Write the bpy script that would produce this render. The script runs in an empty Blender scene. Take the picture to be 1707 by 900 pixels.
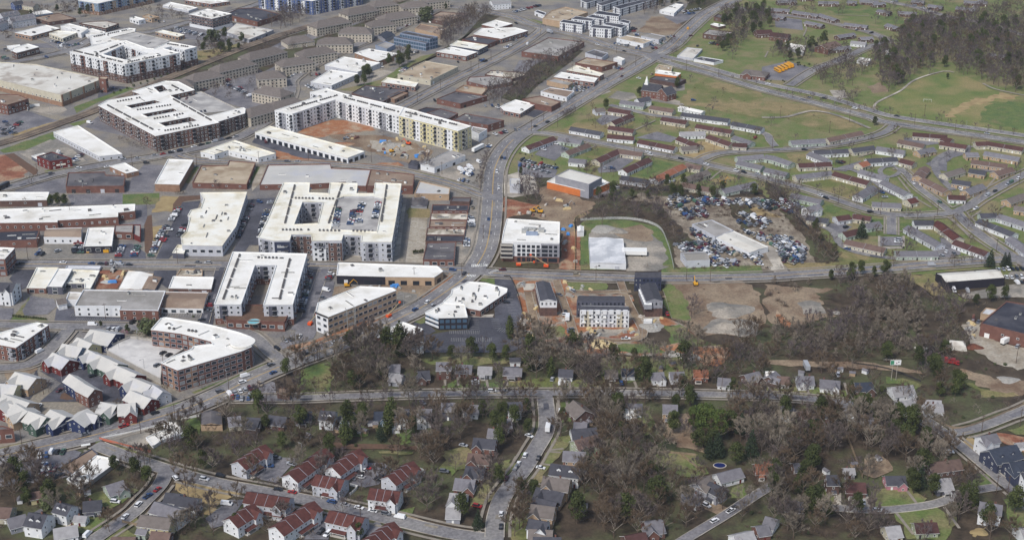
import bpy, math, random
import numpy as np
from mathutils import Vector, Matrix, noise
from mathutils.geometry import tessellate_polygon
R = math.radians
scene = bpy.context.scene
COL = scene.collection

# ---------------------------------------------------------------- camera, world, sun, exposure
CAM_H, PITCH, FPX, IW, IH = 383.0, R(23.5), 2400.0, 1707.0, 900.0
cam_data = bpy.data.cameras.new("camera")
cam_data.sensor_width = 36.0
cam_data.lens = FPX / IW * 36.0
cam_data.clip_start = 5.0
cam_data.clip_end = 20000.0
cam = bpy.data.objects.new("camera", cam_data)
cam.location = (0, 0, CAM_H)
cam.rotation_euler = (math.pi / 2 - PITCH, 0, 0)
COL.objects.link(cam)
scene.camera = cam

SUN_EL, SUN_AZ = R(50), R(215)      # light comes from behind and left of the camera, through thin cloud
world = bpy.data.worlds.new("World")
scene.world = world
world.use_nodes = True
wn = world.node_tree.nodes
bg = wn["Background"]
sky = wn.new("ShaderNodeTexSky")
sky.sky_type = 'NISHITA'
sky.sun_disc = False
sky.sun_elevation = SUN_EL
sky.sun_rotation = SUN_AZ
sky.air_density = 1.0
sky.dust_density = 2.0
sky.ozone_density = 0.6
world.node_tree.links.new(sky.outputs[0], bg.inputs[0])
bg.inputs[1].default_value = 0.09
sun_data = bpy.data.lights.new("sun", 'SUN')
sun_data.energy = 2.1
sun_data.angle = R(10)
sun_data.color = (1.0, 0.975, 0.94)
sun = bpy.data.objects.new("sun", sun_data)
sd = Vector((math.sin(SUN_AZ) * math.cos(SUN_EL), math.cos(SUN_AZ) * math.cos(SUN_EL), math.sin(SUN_EL)))
sun.rotation_euler = (-sd).to_track_quat('-Z', 'Y').to_euler()
sun.location = (0, 300, 600)
COL.objects.link(sun)
scene.view_settings.view_transform = 'Standard'
scene.view_settings.look = 'None'
scene.view_settings.gamma = 1.0
scene.view_settings.use_curve_mapping = False
scene.view_settings.exposure = 0.46
scene.cycles.max_bounces = 4
scene.cycles.diffuse_bounces = 2
scene.cycles.volume_bounces = 0

# ---------------------------------------------------------------- from a pixel of the photograph to a point of the place
SP, CP = math.sin(PITCH), math.cos(PITCH)
TS = 3.914
TOX, TOY = (0, 420, 840, 1277), (0, 220, 440, 670)
def full(t, x, y):
    """tile coordinates -> photograph pixel; t None means already photograph pixels"""
    if t is None: return x, y
    r, c = divmod(t, 10)
    ox = 1270 if (r == 0 and c == 3) else TOX[c]
    return ox + x / TS, TOY[r] + y / TS
def W(px, py, z=0.0):
    x, y = px - IW / 2, py - IH / 2
    dz = -y * CP - FPX * SP
    k = (z - CAM_H) / dz
    return Vector((x * k, (FPX * CP - y * SP) * k, z))
def TW(t, x, y, z=0.0): return W(*full(t, x, y), z)
def proj(v):
    x, y, z = v[0], v[1], v[2] - CAM_H
    d = y * CP - z * SP
    return IW / 2 + FPX * x / d, IH / 2 - FPX * (y * SP + z * CP) / d
def height_of(px, pyt, pyb):
    g = W(px, pyb); lo, hi = 0.0, 80.0
    for _ in range(30):
        m = (lo + hi) / 2
        if proj((g.x, g.y, m))[1] > pyt: lo = m
        else: hi = m
    return lo

# ---------------------------------------------------------------- materials
MATS = {}
def lin(c):
    if isinstance(c, str):
        c = tuple(int(c[i:i + 2], 16) / 255 for i in (0, 2, 4))
    return tuple(((v + .055) / 1.055) ** 2.4 if v > .04045 else v / 12.92 for v in c)
def mat(name, c1, c2=None, scale=.2, rough=.9, detail=4.0, lo=.35, hi=.65, c3=None, scale3=.02, rand=0.0, metal=0.0, spec=.3, stripes=None, l3=.45, h3=.6):
    if name in MATS: return MATS[name]
    m = bpy.data.materials.new(name); m.use_nodes = True
    nt = m.node_tree; N = nt.nodes; L = nt.links
    b = N["Principled BSDF"]
    b.inputs["Roughness"].default_value = rough
    b.inputs["Metallic"].default_value = metal
    b.inputs["Specular IOR Level"].default_value = spec
    a = lin(c1); out = None
    geo = N.new("ShaderNodeNewGeometry")
    if c2 is None:
        b.inputs["Base Color"].default_value = (*a, 1)
        if rand:
            rgb = N.new("ShaderNodeRGB"); rgb.outputs[0].default_value = (*a, 1); out = rgb.outputs[0]
    else:
        n = N.new("ShaderNodeTexNoise"); n.inputs["Scale"].default_value = scale; n.inputs["Detail"].default_value = detail
        L.new(geo.outputs["Position"], n.inputs["Vector"])
        mr = N.new("ShaderNodeMapRange"); mr.inputs[1].default_value = lo; mr.inputs[2].default_value = hi
        L.new(n.outputs[0], mr.inputs[0])
        mx = N.new("ShaderNodeMix"); mx.data_type = 'RGBA'
        mx.inputs[6].default_value = (*a, 1); mx.inputs[7].default_value = (*lin(c2), 1)
        L.new(mr.outputs[0], mx.inputs[0]); out = mx.outputs[2]
        if c3 is not None:
            n2 = N.new("ShaderNodeTexNoise"); n2.inputs["Scale"].default_value = scale3; n2.inputs["Detail"].default_value = 5
            n2.inputs["Roughness"].default_value = .6
            L.new(geo.outputs["Position"], n2.inputs["Vector"])
            m2 = N.new("ShaderNodeMapRange"); m2.inputs[1].default_value = l3; m2.inputs[2].default_value = h3
            L.new(n2.outputs[0], m2.inputs[0])
            mx2 = N.new("ShaderNodeMix"); mx2.data_type = 'RGBA'
            L.new(m2.outputs[0], mx2.inputs[0]); L.new(out, mx2.inputs[6]); mx2.inputs[7].default_value = (*lin(c3), 1)
            out = mx2.outputs[2]
            n3 = N.new("ShaderNodeTexNoise"); n3.inputs["Scale"].default_value = .8; n3.inputs["Detail"].default_value = 3
            L.new(geo.outputs["Position"], n3.inputs["Vector"])
            m3 = N.new("ShaderNodeMapRange"); m3.inputs[1].default_value = .35; m3.inputs[2].default_value = .65; m3.inputs[3].default_value = .96 if name[:4] in ("roof", "conc") else .8; m3.inputs[4].default_value = 1.02 if name[:4] in ("roof", "conc") else 1.16
            L.new(n3.outputs[0], m3.inputs[0])
            h3_ = N.new("ShaderNodeHueSaturation"); L.new(m3.outputs[0], h3_.inputs["Value"]); L.new(out, h3_.inputs["Color"]); out = h3_.outputs[0]
    if rand:
        oi = N.new("ShaderNodeObjectInfo"); hs = N.new("ShaderNodeHueSaturation")
        r1 = N.new("ShaderNodeMapRange"); r1.inputs[3].default_value = 1 - rand; r1.inputs[4].default_value = 1 + rand
        L.new(oi.outputs["Random"], r1.inputs[0]); L.new(r1.outputs[0], hs.inputs["Value"]); L.new(out, hs.inputs["Color"])
        out = hs.outputs[0]
    if out is not None: L.new(out, b.inputs["Base Color"])
    MATS[name] = m
    return m
def M(n): return MATS[n]
# ground covers
mat("ground_litter", "564b3e", "3c332a", .1, c3="4b4a31", scale3=.012, l3=.48, h3=.62)
mat("woods_floor", "53473a", "372f26", .14, c3="52553a", scale3=.03)
mat("grass_green", "5f703b", "72744a", .11, c3="857a5a", scale3=.035, l3=.46, h3=.64)
mat("grass_lush", "52663a", "667240", .14, c3="7a7350", scale3=.05, l3=.5, h3=.66)
mat("grass_dry", "807451", "93835f", .13, c3="666c3e", scale3=.03, l3=.44, h3=.6)
mat("grass_park", "60703c", "787a48", .05, c3="8c8058", scale3=.02, l3=.44, h3=.62)
mat("straw", "a5926a", "8f7b57", .15)
mat("dirt_red", "8f5e48", "7c4e3b", .15, c3="a58a70", scale3=.06, l3=.46, h3=.6)
mat("dirt_orange", "a27454", "935f40", .2, c3="a8937c", scale3=.07, l3=.48, h3=.62)
mat("dirt_tan", "867562", "96856f", .09, c3="745f4d", scale3=.04, l3=.45, h3=.62)
mat("gravel", "85817a", "75716a", .4, c3="a59c8f", scale3=.04)
mat("gravel_pale", "b0a99c", "a09686", .3, c3="8f8474", scale3=.05)
mat("asphalt_road", "7c7a7c", "6e6c6f", .3, c3="888583", scale3=.05, l3=.42, h3=.6, rough=.8)
mat("asphalt_old", "848183", "737175", .14, c3="626167", scale3=.05, l3=.44, h3=.64, rough=.85)
mat("asphalt_new", "43434b", "4d4d54", .15, c3="5e5e66", scale3=.03, rough=.8)
mat("asphalt_urban", "827e7a", "6d6a6a", .08, c3="8d8577", scale3=.035, l3=.44, h3=.6)
mat("concrete", "9a9389", "8a837a", .3, c3="c0b8aa", scale3=.05)
mat("concrete_deck", "d4d1cc", "c6c3bf", .15, c3="a09d9c", scale3=.05)
mat("paint_white", "e6e6e0", rough=.7)
mat("paint_worn", "a3a3a0", rough=.7)
mat("paint_yellow", "cfa84c", rough=.7)
mat("ballast", "77695c", "5f544a", .4, c3="8a7a68", scale3=.05)
mat("water_pool", "79b6c0", rough=.1)
mat("water_dark", "1e2a5e", rough=.1)
mat("mulch", "5c483c", "6a5243", .4)
mat("dirt_site", "9c6c4c", "8a5434", .14, lo=.42, hi=.58, c3="938a7d", scale3=.07, l3=.46, h3=.56)
mat("yard_dirt", "857a6b", "6a5d50", .12, c3="9a9080", scale3=.05)
mat("sidewalk", "938b80", "857d72", .3)
mat("brush", "6b5c50", "53463d", .8, rand=.1)
# roofs
mat("roof_white", "efede7", "e4e1d9", .08, c3="cdc8bc", scale3=.06, l3=.5, h3=.72, rough=.8)
mat("roof_cream", "ecebe2", "e6e0cf", .1, c3="cdc4aa", scale3=.07, l3=.5, h3=.7, rough=.8)
mat("roof_pale", "d8d5cc", "c8c3b8", .06, c3="aaa196", scale3=.05, l3=.5, h3=.62)
mat("roof_grey", "a6a29e", "96928e", .08, c3="8a8680", scale3=.04)
mat("roof_deck", "bab7b2", "a9a6a2", .1, c3="989593", scale3=.05)
mat("roof_dark", "59575b", "4b494e", .1, c3="6d696a", scale3=.06)
mat("roof_black", "34353f", "40414a", .1, c3="504f55", scale3=.05)
mat("roof_brown", "8b7767", "7b685a", .1, c3="9d8b7a", scale3=.05)
mat("roof_tan", "b9aa94", "a89881", .08, c3="95826c", scale3=.05, l3=.48, h3=.6)
mat("roof_mottled", "d6cfc0", "8e8474", .12, lo=.42, hi=.58)
mat("roof_metal", "c9cacb", "b6b8bb", .05, c3="dedede", scale3=.08, rough=.5)
mat("roof_metal_white", "c6c3bc", "b9b7b2", .07, c3="b8b8bc", scale3=.04, l3=.52, h3=.66, rough=.6)
mat("shingle_grey", "77757a", "6a686d", .5, rand=.12)
mat("shingle_dark", "4b4b52", "414148", .5, rand=.15)
mat("shingle_navy", "3c424f", "343a47", .5, rand=.12)
mat("shingle_lgrey", "9b999a", "8c8a8b", .5, rand=.1)
mat("shingle_taupe", "736b67", "67605b", .5, rand=.08)
mat("shingle_brown", "6f5c54", "62504a", .5, rand=.12)
mat("shingle_maroon", "553a38", "48302e", .5, rand=.15)
mat("shingle_red", "5d3833", "4d2d2a", .5, rand=.1)
mat("shingle_rust", "9a6650", "89573f", .5, rand=.1)
# walls
for n_, a_, b_ in [("brick_red", "7c584e", "6b4b43"), ("brick_brown", "6a534c", "5b4641"), ("brick_tan", "9c7d68", "8a6c59"), ("brick_dark", "5c4946", "4e3c3a"), ("paint_red", "6f302e", "632a29"),
                   ("wall_white", "e4e5e6", "d8dadd"), ("wall_cream", "c6c0ae", "bcb5a2"), ("wall_tan", "b79e84", "ab9278"), ("wall_grey", "9a9ba2", "8c8d95"), ("wall_dgrey", "5f606c", "555662"),
                   ("wall_navy", "3e4358", "363b50"), ("wall_black", "2d2b36", "26242e"), ("wall_lgreen", "b3beb2", "a7b3a7"), ("wall_sage", "a3ab90", "989f86"), ("wall_blue", "50628f", "465781"), ("wall_sky", "8295aa", "788a9f"),
                   ("wall_bluegrey", "909cb0", "8490a4"), ("wall_yellow", "cfc69d", "c5bb92"), ("wall_orange", "cf7a44", "c26f3b"), ("wall_concrete", "b5b0a8", "a8a39b"), ("wall_pink", "bb8590", "b07a85"),
                   ("wall_teal", "4f7f7c", "467370"), ("wall_green", "465a50", "46594f"), ("wall_royal", "2b375c", "253050"), ("wall_lgrey", "c4c6cc", "b8bac1")]:
    mat(n_, a_, b_, .35)
mat("glass_dark", "262c36", rough=.25, spec=.5)
mat("glass_mid", "3d4650", rough=.2, spec=.6); mat("blind", "8f9192", rough=.5)
mat("wall_beige", "c2b9aa", "b5ac9d", .3)
mat("glass_blue", "4a6278", rough=.25, spec=.5)
mat("trim_white", "e9e9e6"); mat("trim_dark", "3a383a"); mat("wood_raw", "c09f6c"); mat("metal_unit", "bcbcb8", "8f8f8c", 1.2, rough=.6); mat("metal_dark", "5d5b5c")
mat("pole_wood", "5b4c42"); mat("pole_metal", "9a9b9c", rough=.5)
mat("tyre", "1c1c1e")
CARC = {"white": "e6e7e8", "black": "24252b", "silver": "a8abb0", "grey": "6a6d74", "red": "a02c2c", "blue": "33507f", "tan": "a69a84", "green": "4a6a5a", "maroon": "5c2a30", "yellow": "e0a020"}
for k_, v_ in CARC.items(): mat("car_" + k_, v_, rough=.35, spec=.5)
mat("rust", "7a4a38", "5b3a30", .8)
mat("twig_far", "6a5e60", "564c4f", .2, rand=.15)
mat("twig_pale", "9c9184", "85796c", .4, rand=.15)
mat("twig_grey", "92887b", "756a5c", .4, rand=.22)
mat("twig_brown", "706050", "594a3b", .4, rand=.22)
mat("twig_purple", "6f6460", "594f4b", .4, rand=.2)
mat("bark", "6d5f55", "57493f", .6, rand=.15)
mat("bark_limb", "958b80", "7a7067", .5, rand=.2)
mat("bark_pale", "b5ada3", "978d83", .8)
mat("leaf_dark", "3b4423", "4b512b", .5, rand=.25)
mat("leaf_conifer", "2b3829", "37432c", .5, rand=.2)
mat("leaf_bright", "3b4a22", "515c2a", .5, rand=.2)
mat("leaf_bush", "58603f", "4b5236", .6, rand=.25)
mat("leaf_pink", "a8788c", "966a80", .6)
mat("fence_wood", "9a8872", "84735f", .5); mat("fence_orange", "c27058"); mat("fence_black", "3a3838")
mat("equip_yellow", "d9a02c"); mat("equip_orange", "e0592a"); mat("tarp_blue", "4f8fd0"); mat("tarp_green", "3f8a68"); mat("stone_pale", "aaa69e", "8e8a83", .9); mat("lumber", "d2bf95", "bfa97c", .9)
mat("crate_mix", "8a7a6a", "d8d4cc", .7)

# ---------------------------------------------------------------- templates: plain triangle lists that can be one object each or joined
class T:
    def __init__(s): s.v = []; s.f = []; s.m = []
    def poly(s, pts, m):
        b = len(s.v); s.v += [tuple(p) for p in pts]
        for i in range(1, len(pts) - 1): s.f.append((b, b + i, b + i + 1)); s.m.append(m)
        return s
    def shared(s, verts, faces, m):
        b = len(s.v); s.v += [tuple(p) for p in verts]
        for f in faces:
            for i in range(1, len(f) - 1): s.f.append((b + f[0], b + f[i], b + f[i + 1])); s.m.append(m)
        return s
    def box(s, x0, y0, z0, x1, y1, z1, m, tx=1.0, ty=1.0):
        cx, cy, hx, hy = (x0 + x1) / 2, (y0 + y1) / 2, (x1 - x0) / 2 * tx, (y1 - y0) / 2 * ty
        v = [(x0, y0, z0), (x1, y0, z0), (x1, y1, z0), (x0, y1, z0), (cx - hx, cy - hy, z1), (cx + hx, cy - hy, z1), (cx + hx, cy + hy, z1), (cx - hx, cy + hy, z1)]
        return s.shared(v, [(3, 2, 1, 0), (4, 5, 6, 7), (0, 1, 5, 4), (1, 2, 6, 5), (2, 3, 7, 6), (3, 0, 4, 7)], m)
    def prism(s, pts, z0, z1, m, top=None):
        n = len(pts)
        v = [(p[0], p[1], z0) for p in pts] + [(p[0], p[1], z1) for p in pts]
        s.shared(v, [(i, (i + 1) % n, n + (i + 1) % n, n + i) for i in range(n)] , m)
        if top: s.flat([pts], z1, top)
        return s
    def flat(s, loops, z, m):
        L = [[Vector((p[0], p[1], 0)) for p in l] for l in loops]
        allp = [p for l in L for p in l]
        b = len(s.v); s.v += [(p.x, p.y, z) for p in allp]
        for t in tessellate_polygon(L):
            a, bb, c = (allp[i] for i in t)
            if (bb - a).cross(c - a).z < 0: t = t[::-1]
            s.f.append(tuple(b + i for i in t)); s.m.append(m)
        return s
    def cyl(s, x, y, z0, z1, r0, r1, m, n=8):
        v = [(x + r0 * math.cos(6.2832 * i / n), y + r0 * math.sin(6.2832 * i / n), z0) for i in range(n)] + [(x + r1 * math.cos(6.2832 * i / n), y + r1 * math.sin(6.2832 * i / n), z1) for i in range(n)]
        return s.shared(v, [(i, (i + 1) % n, n + (i + 1) % n, n + i) for i in range(n)] + [tuple(range(n, 2 * n))], m)
    def tube(s, a, b, r0, r1, m, n=3):
        a, b = Vector(a), Vector(b); d = (b - a)
        if d.length < 1e-6: return s
        d.normalize(); u = d.orthogonal().normalized(); w = d.cross(u)
        ring = lambda c, r: [c + u * (r * math.cos(6.2832 * i / n)) + w * (r * math.sin(6.2832 * i / n)) for i in range(n)]
        return s.shared(ring(a, r0) + ring(b, r1), [(i, (i + 1) % n, n + (i + 1) % n, n + i) for i in range(n)], m)
    def mesh(s, name, smooth=False):
        return build_mesh(name, np.array(s.v, dtype=np.float32).reshape(-1, 3), np.array(s.f, dtype=np.int32).reshape(-1, 3), s.m, smooth)
def build_mesh(name, V, F, ml, smooth=False):
    me = bpy.data.meshes.new(name)
    me.vertices.add(len(V)); me.vertices.foreach_set("co", V.ravel())
    nf = len(F)
    me.loops.add(nf * 3); me.loops.foreach_set("vertex_index", F.ravel())
    me.polygons.add(nf); me.polygons.foreach_set("loop_start", np.arange(0, nf * 3, 3, dtype=np.int32))
    names = list(dict.fromkeys(ml)) if not isinstance(ml, tuple) else list(ml[0])
    for n in names: me.materials.append(M(n))
    if isinstance(ml, tuple): idx = ml[1]
    else:
        ix = {n: i for i, n in enumerate(names)}; idx = np.array([ix[n] for n in ml], dtype=np.int32)
    me.polygons.foreach_set("material_index", idx)
    me.update(calc_edges=True)
    if not smooth: me.shade_flat()
    return me
def join_mesh(name, items):
    """items: (template, 4x4 matrix) pairs -> one mesh"""
    Vs, Fs, Ms, off, names = [], [], [], 0, {}
    for t, mx in items:
        if not hasattr(t, "np"):
            t.np = (np.array(t.v, dtype=np.float32).reshape(-1, 3), np.array(t.f, dtype=np.int32).reshape(-1, 3))
        V, F = t.np
        A = np.array(mx, dtype=np.float32)
        Vs.append(V @ A[:3, :3].T + A[:3, 3]); Fs.append(F + off); off += len(V)
        Ms.append(np.array([names.setdefault(m, len(names)) for m in t.m], dtype=np.int32))
    return build_mesh(name, np.concatenate(Vs), np.concatenate(Fs), (list(names), np.concatenate(Ms)))
def link(name, data, parent=None, loc=None, rz=None, kind=None, **props):
    o = bpy.data.objects.new(name, data)
    if parent is not None: o.parent = parent
    if loc is not None: o.location = loc
    if rz is not None: o.rotation_euler = (0, 0, rz)
    if kind: o["kind"] = kind
    for k, v in props.items(): o[k] = v
    COL.objects.link(o)
    return o
def tagit(o, label, cat, group=None):
    o["label"] = label; o["category"] = cat
    if group: o["group"] = group
    return o
def struct(name, t, loc=None): return link(name, t.mesh(name) if isinstance(t, T) else t, loc=loc, kind="structure")
def inpoly(x, y, poly):
    c = False; j = len(poly) - 1
    for i in range(len(poly)):
        xi, yi = poly[i][0], poly[i][1]; xj, yj = poly[j][0], poly[j][1]
        if (yi > y) != (yj > y) and x < (xj - xi) * (y - yi) / (yj - yi) + xi: c = not c
        j = i
    return c
def P(s): return [tuple(float(v) for v in q.split(",")) for q in s.split()]

# ---------------------------------------------------------------- landmarks used to say where a repeated thing stands
LM = [(205,75,"the white courtyard apartments"),(80,140,"the flat-roofed grocery store"),(290,190,"the brick apartments with three courts"),(150,235,"the long white warehouse"),(85,268,"the small red building"),
 (350,35,"the four-storey office"),(500,10,"the blue apartment block"),(480,60,"the taupe garden apartments"),(575,45,"the upper garden apartments"),(690,65,"the blue-grey office"),(640,110,"the white sheds by the creek trees"),
 (720,130,"the beige flat workshop"),(800,60,"the brick roofs by the avenue"),(640,200,"the long white apartment wing"),(510,240,"the long white garage row"),(590,235,"the muddy apartment site"),(770,170,"the dark roofs beside the side street"),
 (760,290,"the grey lot of vans"),(560,300,"the patched metal roof"),(555,360,"the big cream-roofed apartments"),(400,260,"the bent white building"),(345,380,"the cream market hall"),(240,380,"the orange-fronted shops"),(120,360,"the long brick mill"),
 (160,395,"the white shed in the yard"),(30,430,"the brick corner office"),(400,320,"the wide beige warehouse"),(170,300,"the dark-roofed brick shed"),(290,290,"the tall white-roofed warehouse"),(740,370,"the strip of small shops"),
 (820,380,"the middle of the boulevard"),(840,250,"the boulevard bend"),(960,180,"the upper boulevard"),(1090,95,"the large crossroads"),(890,45,"the modern white townhouses"),(1080,60,"the sandy lot"),(930,85,"the big brick store"),(960,130,"the row of brick shops"),
 (1100,150,"the brick church"),(1170,60,"the boulevard top"),(1040,190,"the first row homes"),(910,260,"the crowded car lot"),(960,310,"the orange warehouse"),(885,405,"the unfinished office"),(1010,420,"the pale metal warehouse"),
 (1220,405,"the long scrapyard shed"),(1160,430,"the small scrapyard shed"),(1250,350,"the upper scrapyard"),(1350,410,"the scrapyard gate"),(1000,230,"the upper row-home lawns"),(1120,240,"the middle row homes"),(1200,290,"the lower row-home lawns"),
 (1250,215,"the meadow edge"),(1350,250,"the forked lane"),(1480,290,"the grassy turning circle"),(1580,280,"the central row-home lane"),(1660,255,"the parkway homes"),(1440,385,"the dark solitary conifer"),(1490,395,"the square parking court"),(1560,400,"the lower row-home lane"),(1650,390,"the eastern row homes"),
 (1240,180,"the brown meadow"),(1330,110,"the yellow school buses"),(1400,60,"the brick duplexes"),(1550,20,"the far duplexes"),(1370,45,"the pair of tall pines"),(1580,170,"the playing field"),(1430,170,"the park path"),(1500,90,"the grey wood"),(1620,60,"the far grey wood"),
 (60,480,"the white market roofs"),(250,490,"the long grey warehouse"),(420,490,"the U-shaped apartments"),(330,570,"the crescent office"),(240,580,"the white parking deck"),(40,570,"the brick townhouse block"),(150,620,"the gabled shop village"),(60,640,"the lower village shops"),
 (640,470,"the low retail strip"),(590,520,"the new tan office"),(750,520,"the black glass office"),(790,510,"the dark asphalt car park"),(660,560,"the roofs under bare trees"),(430,655,"the roadside car lot"),(530,640,"the empty grass lot"),
 (910,500,"the left building site"),(1005,520,"the white townhouse row"),(1090,490,"the charcoal townhouses"),(1200,520,"the cleared tan field"),(1350,520,"the scrubby thicket"),(1450,540,"the dense thicket"),(1420,610,"the lone billboard"),(1620,465,"the black warehouse"),(1680,530,"the dark-roofed brick plant"),(1640,640,"the rough yard"),
 (780,620,"the brick cottages"),(900,610,"the ivy-clad trees"),(1050,620,"the cottages by the orange bank"),(1300,640,"the cottages along the upper street"),(1480,660,"the street bend"),(1600,710,"the three-way junction"),(700,700,"the back gardens"),(560,700,"the shaded gardens"),(830,760,"the curving street"),(915,710,"the box truck"),
 (960,760,"the curve's east side"),(920,840,"the curve's lowest homes"),(1050,780,"the wooded hollow"),(1190,700,"the huge green magnolia"),(1130,830,"the lower hollow"),(1220,790,"the house with a pool"),(1320,730,"the eastern woods"),(1400,800,"the red-roofed bungalow"),(1490,800,"the pink cottage"),(1580,800,"the twin dark cypresses"),(1660,750,"the new white house"),(1350,870,"the bottom woods"),
 (1560,875,"the bottom cottages"),(270,725,"the white chapel-like building"),(150,790,"the white-roofed shed"),(60,790,"the corner woods"),(360,740,"the overgrown lot"),(100,860,"the white front-gabled house"),(290,850,"the new dark-roofed house"),(460,770,"the western red townhouses"),(540,780,"the central red townhouses"),(650,810,"the eastern red townhouses"),(480,850,"the lower red townhouses"),(600,870,"the bottom red townhouses"),(780,830,"the grassy yards")]
ORD = "first second third fourth fifth sixth seventh eighth ninth tenth eleventh twelfth thirteenth fourteenth fifteenth sixteenth seventeenth eighteenth nineteenth twentieth".split()
REPEATS = []
def rep(o, desc, prep, cat, group, p):
    """remember a repeated thing; its label is written once all its look-alikes near the same landmark are known"""
    px, py = proj(p)
    lm = min(LM, key=lambda l: (l[0] - px) ** 2 + 2.2 * (l[1] - py) ** 2)[2]
    o["category"] = cat; o["group"] = group
    REPEATS.append((desc, prep, lm, px, o))
def write_labels():
    g = {}
    for d, pr, lm, px, o in REPEATS: g.setdefault((d, pr, lm), []).append((px, o))
    for (d, pr, lm), l in g.items():
        l.sort(key=lambda q: q[0]); n = len(l)
        for i, (_, o) in enumerate(l):
            b = f"{d} {pr} {lm}"
            if n == 2: b += (", the left one", ", the right one")[i]
            elif n > 2: b += f", {ORD[i] if i < 20 else str(i + 1) + 'th'} from left"
            o["label"] = b

# ---------------------------------------------------------------- ground, zones, roads
g = T(); g.box(-9000, -2500, -3, 9000, 14000, 0, "ground_litter"); struct("ground", g)
ZN = [0]
def zone(t, m, pts, name=None, rough_edge=0.0, seed=1):
    q = [TW(t, *p) for p in P(pts)]
    if rough_edge:
        r = random.Random(seed + ZN[0]); out = []
        for i, a in enumerate(q):
            b = q[(i + 1) % len(q)]; n = max(1, int((b - a).length / 4.5))
            for k in range(n):
                p = a.lerp(b, k / n)
                out.append(Vector((p.x + r.uniform(-1, 1) * rough_edge * 2, p.y + r.uniform(-1, 1) * rough_edge * 2, 0)))
        q = out
    z = .02 + .0022 * ZN[0]; ZN[0] += 1
    tt = T().flat([q], z, m)
    return struct(name or {"g": "lawn", "d": "bare_earth", "a": "car_park", "c": "pavement", "s": "bare_earth", "w": "ground_cover", "r": "pavement"}.get(m[0], "ground"), tt)
ROADS = []
def smooth(pts, step=4.0):
    out = []
    n = len(pts)
    for i in range(n - 1):
        p0, p1, p2, p3 = pts[max(0, i - 1)], pts[i], pts[i + 1], pts[min(n - 1, i + 2)]
        k = max(1, int((p2 - p1).length / step))
        for j in range(k):
            t = j / k
            out.append(.5 * ((2 * p1) + (p2 - p0) * t + (2 * p0 - 5 * p1 + 4 * p2 - p3) * t * t + (3 * p1 - p0 - 3 * p2 + p3) * t ** 3))
    out.append(pts[-1]); return out
def road(pts, w, m="asphalt_road", kerb=True, walk=3.2, marks="", name="road", t=None):
    c = smooth([TW(t, *p) for p in P(pts)])
    ROADS.append(dict(c=c, w=w, m=m, kerb=kerb, walk=walk, marks=marks, name=name, np=np.array([(p.x, p.y) for p in c])))
def near_road(x, y, extra, skip=-1):
    for i, r in enumerate(ROADS):
        if i == skip or r["w"] < 2: continue
        d = r["np"] - (x, y)
        if (d * d).sum(1).min() < (r["w"] / 2 + extra) ** 2: return True
    return False
def frames(c):
    out = []
    for i, p in enumerate(c):
        d = (c[min(len(c) - 1, i + 1)] - c[max(0, i - 1)]); d.z = 0; d.normalize()
        out.append((p, d, Vector((-d.y, d.x, 0))))
    return out
def build_roads():
    for i, r in enumerate(ROADS):
        z = .535 + .0025 * i; fr = frames(r["c"]); h = r["w"] / 2
        t = T()
        for (a, _, na), (b, _, nb) in zip(fr, fr[1:]):
            t.poly([(a.x - na.x * -h, a.y + na.y * h, z), (a.x - na.x * h, a.y - na.y * h, z), (b.x - nb.x * h, b.y - nb.y * h, z), (b.x + nb.x * h, b.y + nb.y * h, z)], r["m"])
        ro = struct(r["name"], t)
        kt, wt = T(), T()
        for side in (-1, 1):
            for (a, _, na), (b, _, nb) in zip(fr, fr[1:]):
                q = a + na * side * (h + 1)
                if r["kerb"] and not near_road(q.x, q.y, .6, i):
                    strip(kt, a, na, b, nb, side, h, h + .35, z - .1, z + .13, "concrete")
                    if r["walk"] and not near_road(*(a + na * side * (h + r["walk"])).xy, 1.0, i):
                        strip(wt, a, na, b, nb, side, h + r["walk"] - .75, h + r["walk"] + .75, z - .1, z + .1, "sidewalk")
        if kt.v: struct("kerb", kt)
        if wt.v: struct("sidewalk", wt)
        mt = T(); zm = z + .006 + .3 * 0
        mk = r["marks"]
        acc = 0
        for (a, _, na), (b, _, nb) in zip(fr, fr[1:]):
            acc += 1
            if near_road(a.x, a.y, 2.0, i): continue
            def ln(o, w, m):
                mt.poly([(a + na * (o + w)).to_tuple()[:2] + (z + .02,), (a + na * (o - w)).to_tuple()[:2] + (z + .02,), (b + nb * (o - w)).to_tuple()[:2] + (z + .02,), (b + nb * (o + w)).to_tuple()[:2] + (z + .02,)], m)
            if "y" in mk: ln(.18, .09, "paint_yellow"); ln(-.18, .09, "paint_yellow")
            if "5" in mk:
                ln(1.9, .1, "paint_yellow"); ln(-1.9, .1, "paint_yellow")
            if "d" in mk and acc % 3 == 0:
                o = h / 2 if "5" not in mk else h * .63
                ln(o, .1, "paint_white"); ln(-o, .1, "paint_white")
            if "c" in mk and acc % 3 == 0: ln(0, .1, "paint_white")
            if "e" in mk: ln(h - .5, .08, "paint_white"); ln(-h + .5, .08, "paint_white")
        if mt.v: struct("lane_markings", mt)
def strip(t, a, na, b, nb, side, o0, o1, z0, z1, m):
    p = [a + na * side * o0, b + nb * side * o0, b + nb * side * o1, a + na * side * o1]
    if side > 0: p = p[::-1]
    p = p[::-1] if ((p[1] - p[0]).cross(p[2] - p[1]).z < 0) else p
    v = [(q.x, q.y, z1) for q in p] + [(q.x, q.y, z0) for q in p]
    t.shared(v, [(0, 1, 2, 3), (4, 5, 1, 0), (6, 7, 3, 2), (5, 6, 2, 1), (7, 4, 0, 3)], m)

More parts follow.
